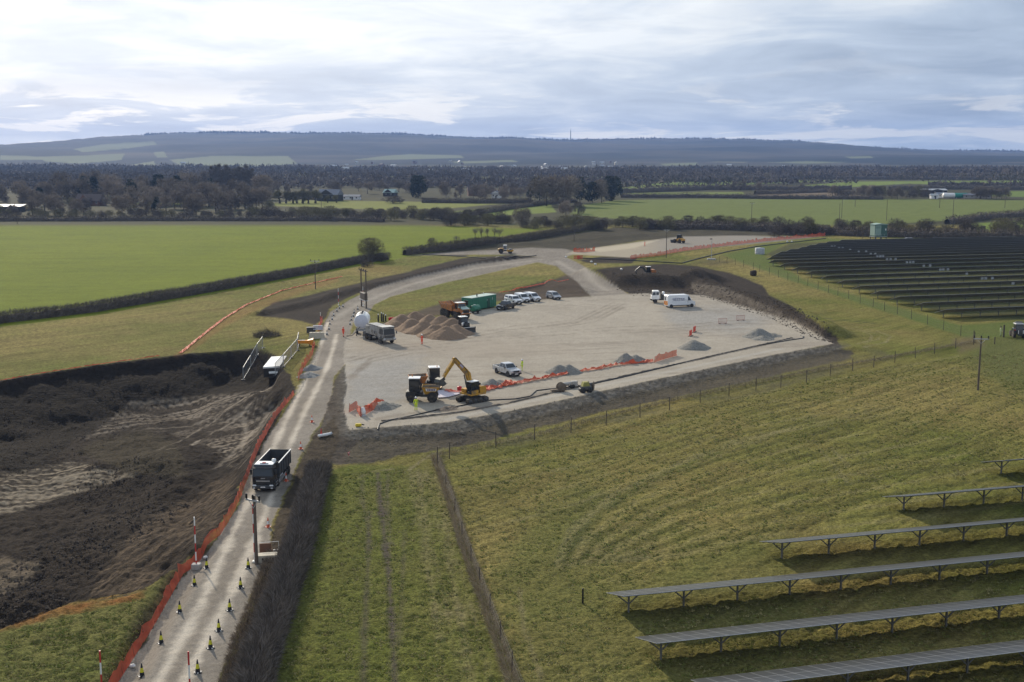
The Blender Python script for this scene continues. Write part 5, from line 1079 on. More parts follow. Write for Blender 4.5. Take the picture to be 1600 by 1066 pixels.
# --- tufts of grass in the near fields: one mass
def tufts():
    r = np.random.default_rng(41); Vs = {0: [], 1: []}
    def go(P, n, green, L0, W0):
        P = np.array(P, float); ok_x, ok_y = [], []; WP = np.array([tuple(G(a, b)[:2]) for a, b in P]); x0, y0 = WP.min(0); x1, y1 = WP.max(0)
        x = r.uniform(x0, x1, n * 4); y = y0 + (y1 - y0) * r.random(n * 4) ** 1.5; ok = poly_sd(WP, x, y) > 0.3; x, y = x[ok][:n], y[ok][:n]
        ok = (fbm(x, y, 2.2, 3, 66) > 0.25); x, y = x[ok], y[ok]; gm = fbm(x, y, 9, 3, 67) + 0.3 * r.normal(size=len(x)) < green
        z = terrain(x, y)
        for k in (0, 1):
            X, Y_, Z = (q[gm == bool(k)] for q in (x, y, z)); m = 5; B = np.repeat(np.column_stack([X, Y_, Z - 0.03]), m, 0); nn = len(B); s = np.clip(np.repeat(Y_, m) / 95, 0.7, 1.8)
            B[:, :2] += r.normal(size=(nn, 2)) * 0.07; D = r.normal(size=(nn, 3)) * [.9, .9, .1] + [0, 0, .55]
            Vs[k].append(tris_at(B, D, L0 * r.uniform(.5, 1.3, nn), W0 * s * r.uniform(.7, 1.4, nn), r))
    go([(700, 730), (850, 690), (1100, 630), (1400, 570), (1600, 545), (1650, 700), (1560, 730), (1380, 790), (1180, 850), (950, 930), (1000, 1010), (1010, 1100), (820, 1100), (740, 880)], 26000, 0.50, 0.13, 0.09)
    go([(510, 740), (640, 732), (690, 740), (735, 880), (800, 1100), (420, 1100), (480, 900)], 9000, 0.58, 0.13, 0.08)
    go([(0, 990), (120, 960), (230, 930), (230, 960), (170, 1090), (0, 1100)], 3500, 0.55, 0.14, 0.08)
    go([(990, 970), (1300, 900), (1640, 850), (1640, 1100), (1000, 1100)], 7000, 0.6, 0.14, 0.08)
    GT = mat('grass_blades_green', (0.19, 0.21, 0.055), .9, var=.35, scale=.8, spec=.1); GD = mat('grass_blades_dry', (0.33, 0.28, 0.125), .95, var=.35, scale=.8, spec=.1)
    tag(obj('grass_tufts', tri_mesh('grass_tufts', Vs[0], [GD])), kind='stuff'); tag(obj('grass_tufts', tri_mesh('grass_tufts', Vs[1], [GT])), kind='stuff')
tufts()
# ------------------------------------------------------------------ vehicles and plant   (x forward, y left, z up)
SILV = mat('silver_paint', (0.52, 0.53, 0.54), 0.28, 0.3, var=0.05, dirt=(0.25, 0.22, 0.19), dirt_amt=0.3, coat=0.3)
BLKP = mat('black_paint', (0.016, 0.017, 0.019), 0.25, var=0.05, dirt=(0.10, 0.085, 0.07), dirt_amt=0.3, coat=0.3)
GRNC = mat('green_cabin_paint', (0.035, 0.175, 0.105), 0.5, var=0.1, dirt=(0.05, 0.11, 0.08), dirt_amt=0.2)
GRNL = mat('pale_green_roof', (0.36, 0.46, 0.41), 0.6, var=0.1)
DUST = mat('dusty_grey_paint', (0.34, 0.325, 0.30), 0.8, var=0.25, scale=1.6, dirt=(0.16, 0.14, 0.12), dirt_amt=0.5)
DUSTD = mat('dusty_dark', (0.10, 0.095, 0.09), 0.85, var=0.3, scale=2)
REDL = mat('red_lens', (0.45, 0.02, 0.02), 0.2); AMB = mat('amber_lens', (0.6, 0.22, 0.02), 0.2)
PURP = mat('purple_lettering', (0.12, 0.07, 0.22), 0.5); BLUEL = mat('blue_lettering', (0.10, 0.11, 0.22), 0.5)
_WH = {}
def wheel(o, x, y, r, w, rim=None, tw=0.0):
    rim = rim or STEEL; k = (round(r, 3), round(w, 3), rim.name)
    if k not in _WH:
        tyre = MB().lathe([(r * .60, -w / 2), (r * .92, -w / 2), (r, -w * .36), (r, w * .36), (r * .92, w / 2), (r * .60, w / 2)], axis='y', n=20)
        if r > 0.55:
            for i in range(16):
                t = 2 * math.pi * i / 16
                for s in (-1, 1): tyre.box((r * math.cos(t), s * w * .24, r * math.sin(t)), (0.07, w * .46, 0.06), ry=-t + math.pi / 2, rz=0)
        t = tyre.mesh('tyre', RUBBER)
        rm = MB().lathe([(r * .05, -w * .40), (r * .56, -w * .40), (r * .62, -w * .5), (r * .62, w * .5), (r * .56, w * .40), (r * .22, w * .34), (r * .20, w * .44), (r * .05, w * .44)], axis='y', n=16).mesh('rim', rim)
        _WH[k] = (t, rm)
    t, rm = _WH[k]; q = obj('wheel', t, o, (x, y, r)); q.rotation_euler = (0, 0, tw + (0 if y > 0 else math.pi)); obj('rim', rm, q); return q
def veh(name, label, cat, rear, front, half, side, ctr=0.0, group=None):
    """rear / front: pixels where the wheels of the visible side touch the ground; side: +1 left side seen, -1 right side seen"""
    a, b = at(*rear), at(*front); h = heading(a, b); m = (a + b) / 2
    n = Vector((-math.sin(h), math.cos(h), 0)) * (-side * half); m = m + n; d = Vector((math.cos(h), math.sin(h), 0)); m = m + d * ctr
    m.z = max(hz(m.x, m.y), min(a.z, b.z)); return thing(name, label, cat, m, h, group)
def pane(o, name, pts, m=None, t=0.012):
    """thin pane: quad corners given counter-clockwise seen from outside"""
    p = [Vector(q) for q in pts]; n = (p[1] - p[0]).cross(p[2] - p[0]).normalized() * t
    b = MB().add([q + n for q in p] + [q - n for q in p], [list(range(len(p))), list(range(2 * len(p) - 1, len(p) - 1, -1))] + [[len(p) + i, len(p) + (i + 1) % len(p), (i + 1) % len(p), i] for i in range(len(p))]); return b.build(name, m or GLASS, o)
def lights(o, xf, y, z, xr=None, zr=None):
    for s in (-1, 1): MB().box((xf, s * y, z), (0.10, 0.34, 0.16), bev=0.03).build('headlight', LAMP, o)
    if xr is not None:
        for s in (-1, 1): MB().box((xr, s * y, zr), (0.07, 0.14, 0.36), bev=0.02).build('tail_light', REDL, o)
def mirrors(o, x, y, z, m=None):
    for s in (-1, 1): MB().box((x, s * (y + 0.11), z), (0.10, 0.2, 0.16), bev=0.03).build('wing_mirror', m or BLACK, o)
def arches(o, xs, half, r):
    for x in xs:
        for s in (-1, 1): MB().lathe([(r * 1.12, -0.02), (r * 1.12, 0.02)], (x, s * (half + 0.003), r), axis='y', n=18).build('wheel_arch', BLACK, o)
def cabin(o, x0, x1, x2, x3, z0, z1, w0, w1, paint, posts=True, rear_glass=True, name='cab'):
    """greenhouse: rear foot x0, rear top x1, front top x2, front foot x3"""
    MB().prism([(x0, z0), (x3, z0), (x2, z1), (x1, z1)], 0, 0, 0, hw=[w0, w0, w1, w1]).build(name, paint, o)
    def L(a, b, t): return a + (b - a) * t
    e = 0.006
    def P(x, z, s): t = (z - z0) / (z1 - z0); return (x, s * (L(w0, w1, t) + e), z)
    za, zb = L(z0, z1, .10), L(z0, z1, .86)
    def fx(z): return L(x3, x2, (z - z0) / (z1 - z0))
    def bx(z): return L(x0, x1, (z - z0) / (z1 - z0))
    wa, wb = L(w0, w1, .1) * .92, L(w0, w1, .86) * .90
    pane(o, 'windscreen', [(fx(za) + e, -wa, za), (fx(za) + e, wa, za), (fx(zb) + e, wb, zb), (fx(zb) + e, -wb, zb)])
    if rear_glass: pane(o, 'rear_window', [(bx(za) - e, wa, za), (bx(za) - e, -wa, za), (bx(zb) - e, -wb, zb), (bx(zb) - e, wb, zb)])
    for s in (-1, 1):
        xm = (x1 + x2) / 2 + (x3 - x2) * 0.15
        for xa, xb, ta, tb in ((xm + .05, None, 0, 0), (None, xm - .05, 0, 0)):
            if xb is None: q = [P(xa, za, s), P(fx(za) - .10, za, s), P(fx(zb) - .08, zb, s), P(xa, zb, s)]
            else: q = [P(bx(za) + .10, za, s), P(xb, za, s), P(xb, zb, s), P(bx(zb) + .08, zb, s)]
            pane(o, 'side_window', q if s < 0 else q[::-1])
def pickup(o, paint, cover=False, L_=5.35, canopy=False):
    hw = 0.92; f, r = 2.62, -2.72
    prof = [(r, .50), (r + .05, .45), (f - .15, .40), (f, .55), (f, .95), (f - .15, 1.05), (.95, 1.14), (-.95, 1.12), (-.95, 1.10), (r, 1.10)]
    MB().prism([(f, .50), (f, .92), (f - .12, 1.04), (1.0, 1.14), (-0.85, 1.14), (-0.85, .45), (f - .2, .42)], 0, 0, 0, hw=[.80, .82, .80, .90, hw, hw, .86]).build('body', paint, o)
    b = MB().box((-1.79, 0, .52), (1.86, 1.84, .16)).box((-1.79, .88, .82), (1.86, .08, .62), bev=.02).box((-1.79, -.88, .82), (1.86, .08, .62), bev=.02).box((r + .05, 0, .82), (.08, 1.84, .62)).box((-.89, 0, .82), (.06, 1.8, .6)); b.build('load_bed', paint, o)
    if canopy: MB().prism([(r + .02, 1.13), (-.86, 1.13), (-.9, 1.72), (r + .22, 1.72)], 0, 0, 0, hw=[.9, .9, .76, .74]).build('canopy', paint, o); [pane(o, 'side_window', [(-2.4, s * .885, 1.28), (-1.1, s * .885, 1.28), (-1.1, s * .80, 1.60), (-2.3, s * .80, 1.60)][::(1 if s < 0 else -1)]) for s in (-1, 1)]
    elif cover: MB().box((-1.79, 0, 1.15), (1.86, 1.78, .05), bev=.02).build('bed_cover', BLACK, o)
    else: MB().box((-1.79, 0, .62), (1.72, 1.62, .05)).build('bed_floor', BLACK, o)
    cabin(o, -.92, -.70, .55, 1.25, 1.13, 1.76, .86, .68, paint)
    MB().box((f + .03, 0, .52), (.14, 1.74, .26), bev=.05).build('bumper', BLACK if paint is not BLKP else DGREY, o); MB().box((f - .01, 0, .83), (.06, 1.0, .24), bev=.02).build('grille', BLACK, o); MB().box((f + .1, 0, .50), (.03, .52, .12)).build('number_plate', RWHITE, o)
    lights(o, f - .05, .66, .88, r, .85); mirrors(o, .95, .90, 1.22); arches(o, (1.65, -1.60), .92, .40)
    for x in (1.65, -1.60):
        for s in (-1, 1): wheel(o, x, s * .80, .39, .26)
    for s in (-1, 1): MB().box((0, s * .93, .40), (1.9, .10, .06)).build('side_step', BLACK, o)
def van(o, paint, L_=4.4, H_=1.85, hw=.90, long=False):
    f, r = L_ / 2, -L_ / 2; n = .95 if not long else .85
    prof = [(r, .38), (f - .1, .36), (f, .55), (f - .03, .92 if not long else 1.15), (f - n, 1.12 if not long else 1.42), (f - n - .75, H_ - .05), (f - n - 1.1, H_), (r + .12, H_), (r, H_ - .15)]
    w = [hw, hw * .9, hw * .88, hw * .9, hw, hw * .84, hw * .82, hw * .84, hw * .88]
    MB().prism(prof, 0, 0, 0, hw=w).build('body', paint, o)
    za, zb = prof[4][1], prof[5][1]; xa, xb = prof[4][0], prof[5][0]; e = .012
    def q(t): return xa + (xb - xa) * t, za + (zb - za) * t
    x1, z1 = q(.06); x2, z2 = q(.92); pane(o, 'windscreen', [(x1 + e, -hw * .88, z1 + e), (x1 + e, hw * .88, z1 + e), (x2 + e, hw * .76, z2 + e), (x2 + e, -hw * .76, z2 + e)])
    for s in (-1, 1):
        zz0 = za + .02; zz1 = za + (zb - za) * .72; x0 = xb - .42 if not long else xb - .15
        k = [(x0, s * (hw * .985 + .02), zz0), (x1 - .15, s * (hw * .985 + .02), zz0), (q(.66)[0] - .15, s * (hw * .895 + .02), zz1), (x0, s * (hw * .895 + .02), zz1)]; pane(o, 'side_window', k if s < 0 else k[::-1], t=.03)
        MB().box((x0 - .04, s * (hw + .004), (H_ + .4) / 2), (.02, .02, H_ * .55)).build('door_seam', DGREY, o)
        MB().box((0, s * hw, .44), (L_ * .62, .05, .18), bev=.02).build('side_sill', BLACK, o)
    MB().box((f - .02, 0, .50), (.14, hw * 1.7, .28), bev=.05).build('bumper', BLACK, o); MB().box((f - .01, 0, .80), (.06, .8, .16), bev=.02).build('grille', BLACK, o); MB().box((f + .06, 0, .48), (.03, .5, .12)).build('number_plate', RWHITE, o)
    pane(o, 'rear_window', [(r - e, .62, H_ * .58), (r - e, .04, H_ * .58), (r - e + .02, .04, H_ * .82), (r - e + .02, .62, H_ * .82)]); lights(o, f - .08, hw * .72, .86 if not long else 1.0, r, 1.0); mirrors(o, x1 - .3, hw, za + .1)
    wx = f - .85, r + .8
    arches(o, wx, hw, .35)
    for x in wx:
        for s in (-1, 1): wheel(o, x, s * (hw - .11), .335, .22)
def car(o, paint):
    hw = .90; f, r = 2.15, -2.15
    MB().prism([(r, .45), (r + .1, .36), (f - .15, .34), (f, .5), (f - .02, .74), (f - .9, .98), (r + .1, 1.02), (r, .85)], 0, 0, 0, hw=[.84, .86, .80, .80, .82, .88, .88, .86]).build('body', paint, o)
    cabin(o, r + .05, r + .35, .35, f - .75, .99, 1.62, .85, .64, paint); MB().box((f, 0, .45), (.12, 1.6, .24), bev=.05).build('bumper', BLACK, o); MB().box((f + .01, 0, .68), (.05, .7, .12)).build('grille', BLACK, o)
    lights(o, f - .08, .66, .74, r, .86); mirrors(o, .95, .86, 1.08); arches(o, (1.32, -1.32), .89, .33)
    for x in (1.32, -1.32):
        for s in (-1, 1): wheel(o, x, s * .80, .325, .21)
    MB().box((-.3, 0, 1.63), (1.5, .06, .03)).build('roof_rail', BLACK, o)
o = veh('pickup_truck', 'silver-white pickup truck with open bed parked below the yellow-suited worker', 'pickup truck', (775.8, 583), (794.6, 589), .80, -1); pickup(o, SILV)
o = veh('pickup_truck', 'black pickup truck with covered bed parked in front of the white vehicles', 'pickup truck', (804.5, 481.5), (787, 485.5), .80, 1, 0.1); pickup(o, BLKP, cover=True)
VG = 'white vehicles parked beside the green cabin'
o = veh('pickup_truck', 'white pickup truck with rear canopy parked beside the green cabin', 'pickup truck', (789, 473.5), (806, 477), .80, -1, 0, VG); pickup(o, WHITE, canopy=True)
o = veh('small_van', 'white van parked between the canopy pickup and the right-hand white van', 'van', (804, 471), (818, 473.8), .80, -1, 0, VG); van(o, WHITE)
o = veh('small_van', 'rightmost white van in the parked row beside the green cabin', 'van', (820.5, 470), (833.5, 472), .80, -1, 0, VG); van(o, WHITE)
o = veh('family_car', 'silver people carrier parked alone right of the white vans', 'car', (854, 466.3), (866, 469), .80, -1); car(o, SILV)
def big_van():
    o = veh('panel_van', 'large white panel van with dark lettering on its side parked near the flatbed lorry', 'van', (1052, 481), (1075, 480), .9, -1, 0.2); van(o, WHITE, 6.4, 2.65, 1.0, True)
    rr = random.Random(4)
    for z, x0, x1, hh in ((1.85, -2.1, .65, .22), (1.55, -1.9, .55, .13)):     # two lines of dark lettering, unreadable at this size
        b = MB(); x = x0
        while x < x1:
            w = rr.uniform(.08, .16); b.box((x, -1.002 + (z - 1.85) * .0, z), (w, .02, hh * rr.uniform(.7, 1))); x += w + rr.choice((.05, .05, .16))
        tag(b.build('lettering', BLUEL, o), kind='stuff')
    MB().box((-3.19, 0, .95), (.04, 1.85, .9)).build('chevron_panel', mat('chevron_orange', (.62, .24, .05), .5), o); MB().box((-3.17, 0, 1.95), (.04, 1.7, .9)).build('rear_panel', mat('pale_yellow_panel', (.65, .66, .42), .5), o)
big_van()
def flatbed():
    o = veh('flatbed_lorry', 'white-cabbed lorry with dark dropside body half hidden behind the large white van', 'lorry', (1049, 474), (1033, 474), 1.0, 1, -0.4)
    MB().box((0.3, 0, .75), (7.0, .9, .25)).build('chassis', DGREY, o); MB().box((2.7, 0, 1.25), (1.7, 2.1, .9), bev=.1).build('cab_base', WHITE, o); cabin(o, 1.9, 1.95, 3.3, 3.55, 1.68, 2.55, 1.04, .94, WHITE)
    MB().box((2.62, 0, 2.6), (1.35, 1.9, .12), bev=.05).build('cab_roof', WHITE2, o); MB().box((3.58, 0, .75), (.16, 2.1, .4), bev=.05).build('bumper', BLACK, o); lights(o, 3.6, .75, .9); mirrors(o, 3.4, 1.1, 2.0)
    MB().box((-1.1, 0, 1.02), (5.2, 2.2, .14)).box((-1.1, 1.08, 1.45), (5.2, .06, .75)).box((-1.1, -1.08, 1.45), (5.2, .06, .75)).box((-3.67, 0, 1.45), (.06, 2.2, .75)).box((1.47, 0, 1.6), (.06, 2.2, 1.05)).build('load_body', DGREY, o)
    MB().box((.95, 0, 1.9), (.5, 1.2, 1.0), bev=.08).build('tool_locker', WHITE, o); MB().lathe([(.30, 0), (.30, .5), (.12, .62), (.10, .75)], (-2.0, .1, 1.1), n=10).build('red_drum', RED, o)
    for x in (2.75, -2.0):
        for s in (-1, 1): wheel(o, x, s * .92, .43, .28)
flatbed()
def tipper():
    h = R(-92); d = Vector((math.cos(h), math.sin(h), 0)); p = at(411, 770) - d * 4.47 * .88; p.z = hz(p.x, p.y) + .02
    o = thing('tipper_truck', 'black tipper truck with white cab roof and red beacon driving down the haul road', 'tipper truck', p, h); o.scale = (.88, .88, .88)
    MB().box((-.3, .42, .92), (8.0, .14, .26)).box((-.3, -.42, .92), (8.0, .14, .26)).build('chassis', DGREY, o)
    MB().prism([(2.35, .70), (4.22, .66), (4.28, 1.75), (4.10, 2.85), (3.9, 3.02), (2.40, 3.02), (2.35, 2.9)], 0, 0, 0, hw=[1.2, 1.2, 1.2, 1.13, 1.08, 1.08, 1.12]).build('cab', BLKP, o)
    MB().box((3.15, 0, 3.05), (1.48, 2.12, .10), bev=.05).build('cab_roof', WHITE2, o)
    pane(o, 'windscreen', [(4.282, -1.06, 1.85), (4.282, 1.06, 1.85), (4.13, 1.0, 2.72), (4.13, -1.0, 2.72)], t=.02)
    MB().box((4.30, 0, 1.76), (.05, 2.1, .05)).build('wiper_panel', DGREY, o); MB().prism([(4.10, 2.78), (4.42, 2.70), (4.44, 2.76), (4.08, 2.90)], -1.1, 1.1).build('sun_visor', BLACK, o)
    MB().box((4.32, 0, 1.28), (.06, 1.55, .16)).build('grille_bar', STEEL, o); MB().box((4.31, 0, 1.58), (.05, .48, .10)).build('grille_badge', STEEL, o)
    for z in (1.45, 1.12, 1.0): MB().box((4.30, 0, z), (.05, 1.7, .05)).build('grille_slat', DGREY, o)
    MB().box((4.30, 0, .60), (.30, 2.46, .42), bev=.08).build('bumper', DGREY, o); MB().box((4.47, 0, .62), (.03, .52, .12)).build('number_plate', RWHITE, o)
    for s in (-1, 1):
        MB().box((4.42, s * .95, .80), (.12, .42, .18), bev=.04).build('headlight', LAMP, o); MB().box((4.46, s * 1.0, .52), (.06, .22, .10)).build('fog_light', LAMP, o)
        q = [(2.75, s * 1.205, 1.85), (4.02, s * 1.205, 1.85), (3.95, s * 1.135, 2.68), (2.75, s * 1.135, 2.68)]; pane(o, 'side_window', q if s < 0 else q[::-1], t=.02)
        m = MB().box((4.05, s * 1.38, 2.25), (.14, .22, .62), bev=.04).tube((4.05, s * 1.15, 2.5), (4.05, s * 1.38, 2.45), .025, n=5).build('wing_mirror', BLACK, o)
        MB().box((2.9, s * 1.10, .55), (.9, .3, .08)).box((2.9, s * 1.13, .85), (.8, .25, .06)).build('cab_step', STEEL, o); MB().prism([(3.0, 1.05), (3.2, 1.22), (3.9, 1.22), (4.1, 1.02), (4.1, .95), (3.0, .95)], s * 1.02, s * 1.24).build('mudguard', BLACK, o)
        MB().box((.6, s * 1.05, .78), (1.5, .4, .62), bev=.06).build('fuel_tank' if s > 0 else 'battery_box', STEEL if s > 0 else DGREY, o); MB().box((-.2, s * 1.22, .62), (4.2, .05, .35)).build('side_guard', GALV, o)
    MB().box((3.55, 0, 3.14), (.30, .95, .12), bev=.04).build('light_bar', GALV, o); MB().box((3.57, 0, 3.19), (.24, .42, .14), bev=.04).build('beacon', REDL, o)
    MB().lathe([(.05, 0), (.24, .05), (.27, .18), (.2, .32), (.05, .36)], (2.45, .85, 3.05), n=12).build('air_intake', WHITE2, o); MB().tube((2.2, .95, 1.0), (2.2, .95, 3.1), .11, n=9).build('exhaust_stack', DGREY, o)
    # open body: floor, two sides, headboard, tailboard
    z0, z1 = 1.15, 2.72; x0, x1 = -4.35, 1.95; hb = 1.24
    body = MB().box(((x0 + x1) / 2, 0, z0 + .06), (x1 - x0, 2 * hb - .3, .12))
    for s in (-1, 1): body.prism([(x0, z0), (x1, z0), (x1, z1), (x0, z1)], s * (hb - .05), s * hb).prism([(x0, z0), (x1, z0), (x1, z0 + .3), (x0, z0 + .3)], s * (hb - .28), s * (hb - .02))
    body.box((x1 + .03, 0, (z0 + z1) / 2 + .1), (.06, 2 * hb, z1 - z0 + .2)).box((x0 - .03, 0, (z0 + z1) / 2), (.06, 2 * hb, z1 - z0)); body.build('tipping_body', mat('tipper_body_grey', (.075, .080, .085), .45, .2, dirt=(.12, .10, .085), dirt_amt=.35), o)
    for s in (-1, 1):
        MB().box(((x0 + x1) / 2, s * hb, z1 + .03), (x1 - x0 + .1, .12, .07)).build('top_rail', WHITE2 if s > 0 else STEEL, o)
        for i in range(6): MB().box((x0 + .3 + i * 1.18, s * (hb + .035), (z0 + z1) / 2), (.10, .07, z1 - z0)).build('side_rib', DGREY, o)
    MB().box((x1 + .12, 0, z1 + .13), (.5, 2.2, .06)).build('sheet_cowl', BLACK, o)
    for x in (3.45, 1.75): [wheel(o, x, s * 1.03, .50, .32, WHITE2 if x > 3 else STEEL) for s in (-1, 1)]
    for x in (-2.0, -3.35): [wheel(o, x, s * .98, .50, .55) for s in (-1, 1)]
    for s in (-1, 1): MB().box((-4.2, s * .85, .95), (.06, .45, .16)).build('tail_light', REDL, o)
tipper()
def site_dumper(rear, front, side, skip, label, ctr=0, load=True, sign=False, facing=None):
    o = veh('site_dumper', label, 'dumper', rear, front, .95, side, ctr)
    MB().box((-1.0, 0, .95), (2.1, 1.3, .55), bev=.08).prism([(-2.15, .75), (-1.6, .72), (-1.6, 1.45), (-2.1, 1.35)], -.95, .95).build('rear_frame', BLACK, o); MB().box((.75, 0, .80), (2.0, 1.0, .32)).build('front_frame', DGREY, o)
    for x in (1.35, -1.35): [wheel(o, x, s * .95, .66, .52, DGREY) for s in (-1, 1)]
    for s in (-1, 1): MB().prism([(-2.1, 1.2), (-1.95, 1.42), (-.8, 1.42), (-.6, 1.2), (-.6, 1.12), (-2.1, 1.12)], s * .72, s * 1.15).build('mudguard', BLACK, o)
    # cab: corner posts, glass, roof
    z0, z1 = 1.35, 3.05; xs = (-1.65, -.35); w = .72
    c = MB().box((-1.0, 0, z0 + .18), (1.35, 1.5, .4))
    for x in xs:
        for s in (-1, 1): c.box((x, s * w, (z0 + z1) / 2), (.10, .10, z1 - z0))
    c.build('cab_frame', BLACK, o); MB().box((-1.0, 0, z1 + .05), (1.55, 1.62, .12), bev=.05).build('cab_roof', WHITE2, o)
    for s in (-1, 1): q = [(xs[0] + .06, s * w, z0 + .42), (xs[1] - .06, s * w, z0 + .42), (xs[1] - .06, s * w, z1 - .06), (xs[0] + .06, s * w, z1 - .06)]; pane(o, 'side_window', q if s < 0 else q[::-1])
    pane(o, 'windscreen', [(xs[1], -w + .06, z0 + .42), (xs[1], w - .06, z0 + .42), (xs[1], w - .06, z1 - .06), (xs[1], -w + .06, z1 - .06)]); pane(o, 'rear_window', [(xs[0], w - .06, z0 + .42), (xs[0], -w + .06, z0 + .42), (xs[0], -w + .06, z1 - .06), (xs[0], w - .06, z1 - .06)])
    MB().tube((-1.35, .5, z1 + .1), (-1.35, .5, z1 + .32), .06, n=7).build('beacon', AMB, o)
    for s in (-1, 1): MB().box((-.15, s * 1.0, 2.5), (.06, .2, .4)).tube((-.35, s * .72, 2.7), (-.15, s * 1.0, 2.6), .02, n=5).build('wing_mirror', BLACK, o)
    # skip, built from plates so that it stands open
    X0, X1 = -.05, 2.55; zt = 2.05; zb = 1.02; wt, wb = 1.12, .72
    bl, br, tl, tr = (.35, wb, zb), (1.35, wb, zb), (X0, wt, zt), (X1, wt, zt - .08)
    m = lambda p: (p[0], -p[1], p[2]); v = [bl, br, tr, tl, m(bl), m(br), m(tr), m(tl)]; k = .06; vi = [(x + (k if x < 1 else -k), y - math.copysign(k, y), z + (k if z < 1.5 else 0)) for x, y, z in v]
    f = [[0, 1, 2, 3], [7, 6, 5, 4], [0, 3, 7, 4], [1, 5, 6, 2], [4, 5, 1, 0]]
    rim = [[3, 2, 10, 11], [2, 6, 14, 10], [6, 7, 15, 14], [7, 3, 11, 15]]
    MB().add(v + vi, [q[::-1] for q in f] + [[8 + i for i in q] for q in f] + rim).build('skip', skip, o)
    if load:
        b = MB(); rr = random.Random(7); n = 9; vs = [(X0 + .12 + (X1 - X0 - .24) * i / (n - 1), (-.98 + 1.96 * j / 6), zt - .18 + .30 * math.sin(math.pi * i / (n - 1)) * math.sin(math.pi * j / 6) + rr.uniform(-.05, .09)) for i in range(n) for j in range(7)]
        b.add(vs, [[i * 7 + j, (i + 1) * 7 + j, (i + 1) * 7 + j + 1, i * 7 + j + 1] for i in range(n - 1) for j in range(6)], 0, True); b.build('soil_load', SOIL, o)
    if sign:
        for s in (-1, 1):
            P = lambda x, t: (x, s * (wb + (wt - wb) * t + .012), zb + (zt - zb) * t); q = [P(.55, .42), P(1.85, .42), P(1.95, .80), P(.45, .80)]; pn = pane(o, 'sign_panel', q if s < 0 else q[::-1], RWHITE)
            b = MB()
            for i in range(5):      # a short word in purple capitals, unreadable at this size
                x = .72 + i * .21; b.add([(x, s * (wb + (wt - wb) * .50 + .045), zb + (zt - zb) * .50), (x + .15, s * (wb + (wt - wb) * .50 + .045), zb + (zt - zb) * .50), (x + .15, s * (wb + (wt - wb) * .72 + .045), zb + (zt - zb) * .72), (x, s * (wb + (wt - wb) * .72 + .045), zb + (zt - zb) * .72)], [[0, 1, 2, 3] if s < 0 else [3, 2, 1, 0]])
            tag(b.build('lettering', PURP, pn), kind='stuff')
    MB().tube((.2, 0, 1.05), (1.0, 0, 1.25), .07, n=8).build('tip_ram', STEEL, o); return o
site_dumper((643.7, 628.8), (675, 628.8), -1, YEL, 'yellow site dumper with loaded skip and sign panel under the excavator bucket', sign=True)
site_dumper((683, 610), (654, 611), 1, ORA, 'orange site dumper facing left behind the loaded yellow dumper', load=True)
def track_unit(o, L_, w, h, y, name='track'):
    r = h / 2; pr = []
    for i in range(9): t = math.pi / 2 + math.pi * i / 8; pr.append((-L_ / 2 + r + r * math.cos(t), r + r * math.sin(t)))
    for i in range(9): t = -math.pi / 2 + math.pi * i / 8; pr.append((L_ / 2 - r + r * math.cos(t), r + r * math.sin(t)))
    q = MB().prism(pr, y - w / 2, y + w / 2)
    n = int(L_ / .2)
    for i in range(n): x = -L_ / 2 + r + (L_ - 2 * r) * i / (n - 1); q.box((x, y, h + .015), (.11, w * 1.02, .045)).box((x, y, .0), (.11, w * 1.02, .04))
    q = q.build(name, RUBBER, o)
    for i in range(4): x = -L_ / 2 + r + (L_ - 2 * r) * i / 3; MB().lathe([(.05, -w / 2 - .02), (r * .72, -w / 2 - .02), (r * .72, w / 2 + .02), (.05, w / 2 + .02)], (x, y, r), axis='y', n=12).build('roller', DGREY, q)
    return q
def beam(o, name, pts, wid, th, m):
    """flat-sided arm following (x,z) points; th = depth at each point"""
    up, dn = [], []
    for i, (x, z) in enumerate(pts):
        a = pts[max(i - 1, 0)]; b = pts[min(i + 1, len(pts) - 1)]; d = math.hypot(b[0] - a[0], b[1] - a[1]); nx, nz = -(b[1] - a[1]) / d, (b[0] - a[0]) / d
        up.append((x + nx * th[i] / 2, z + nz * th[i] / 2)); dn.append((x - nx * th[i] / 2, z - nz * th[i] / 2))
    return MB().prism(up + dn[::-1], -wid / 2, wid / 2).build(name, m, o)
def bucket(o, x, z, a, s, w, m, name='bucket'):
    pr = [(-.15, .55), (.35, .60), (.62, .25), (.55, -.25), (.15, -.52), (-.40, -.50), (-.36, -.44), (.10, -.44), (.45, -.20), (.52, .22), (.30, .50), (-.13, .48)]
    ca, sa = math.cos(a), math.sin(a); P = [(x + s * (px * ca - pz * sa), z + s * (px * sa + pz * ca)) for px, pz in pr]; b = MB().prism(P, -w / 2, w / 2)
    side = [P[i] for i in range(6)]
    for y in (-w / 2, w / 2 - .04): b.prism(side, y, y + .04)
    for i in range(5):
        y = -w / 2 + w * (i + .5) / 5; q = P[5]; b.box((q[0] - s * .1 * ca, y, q[1] - s * .1 * sa), (.22, .07, .06), ry=-a)
    return b.build(name, m, o)
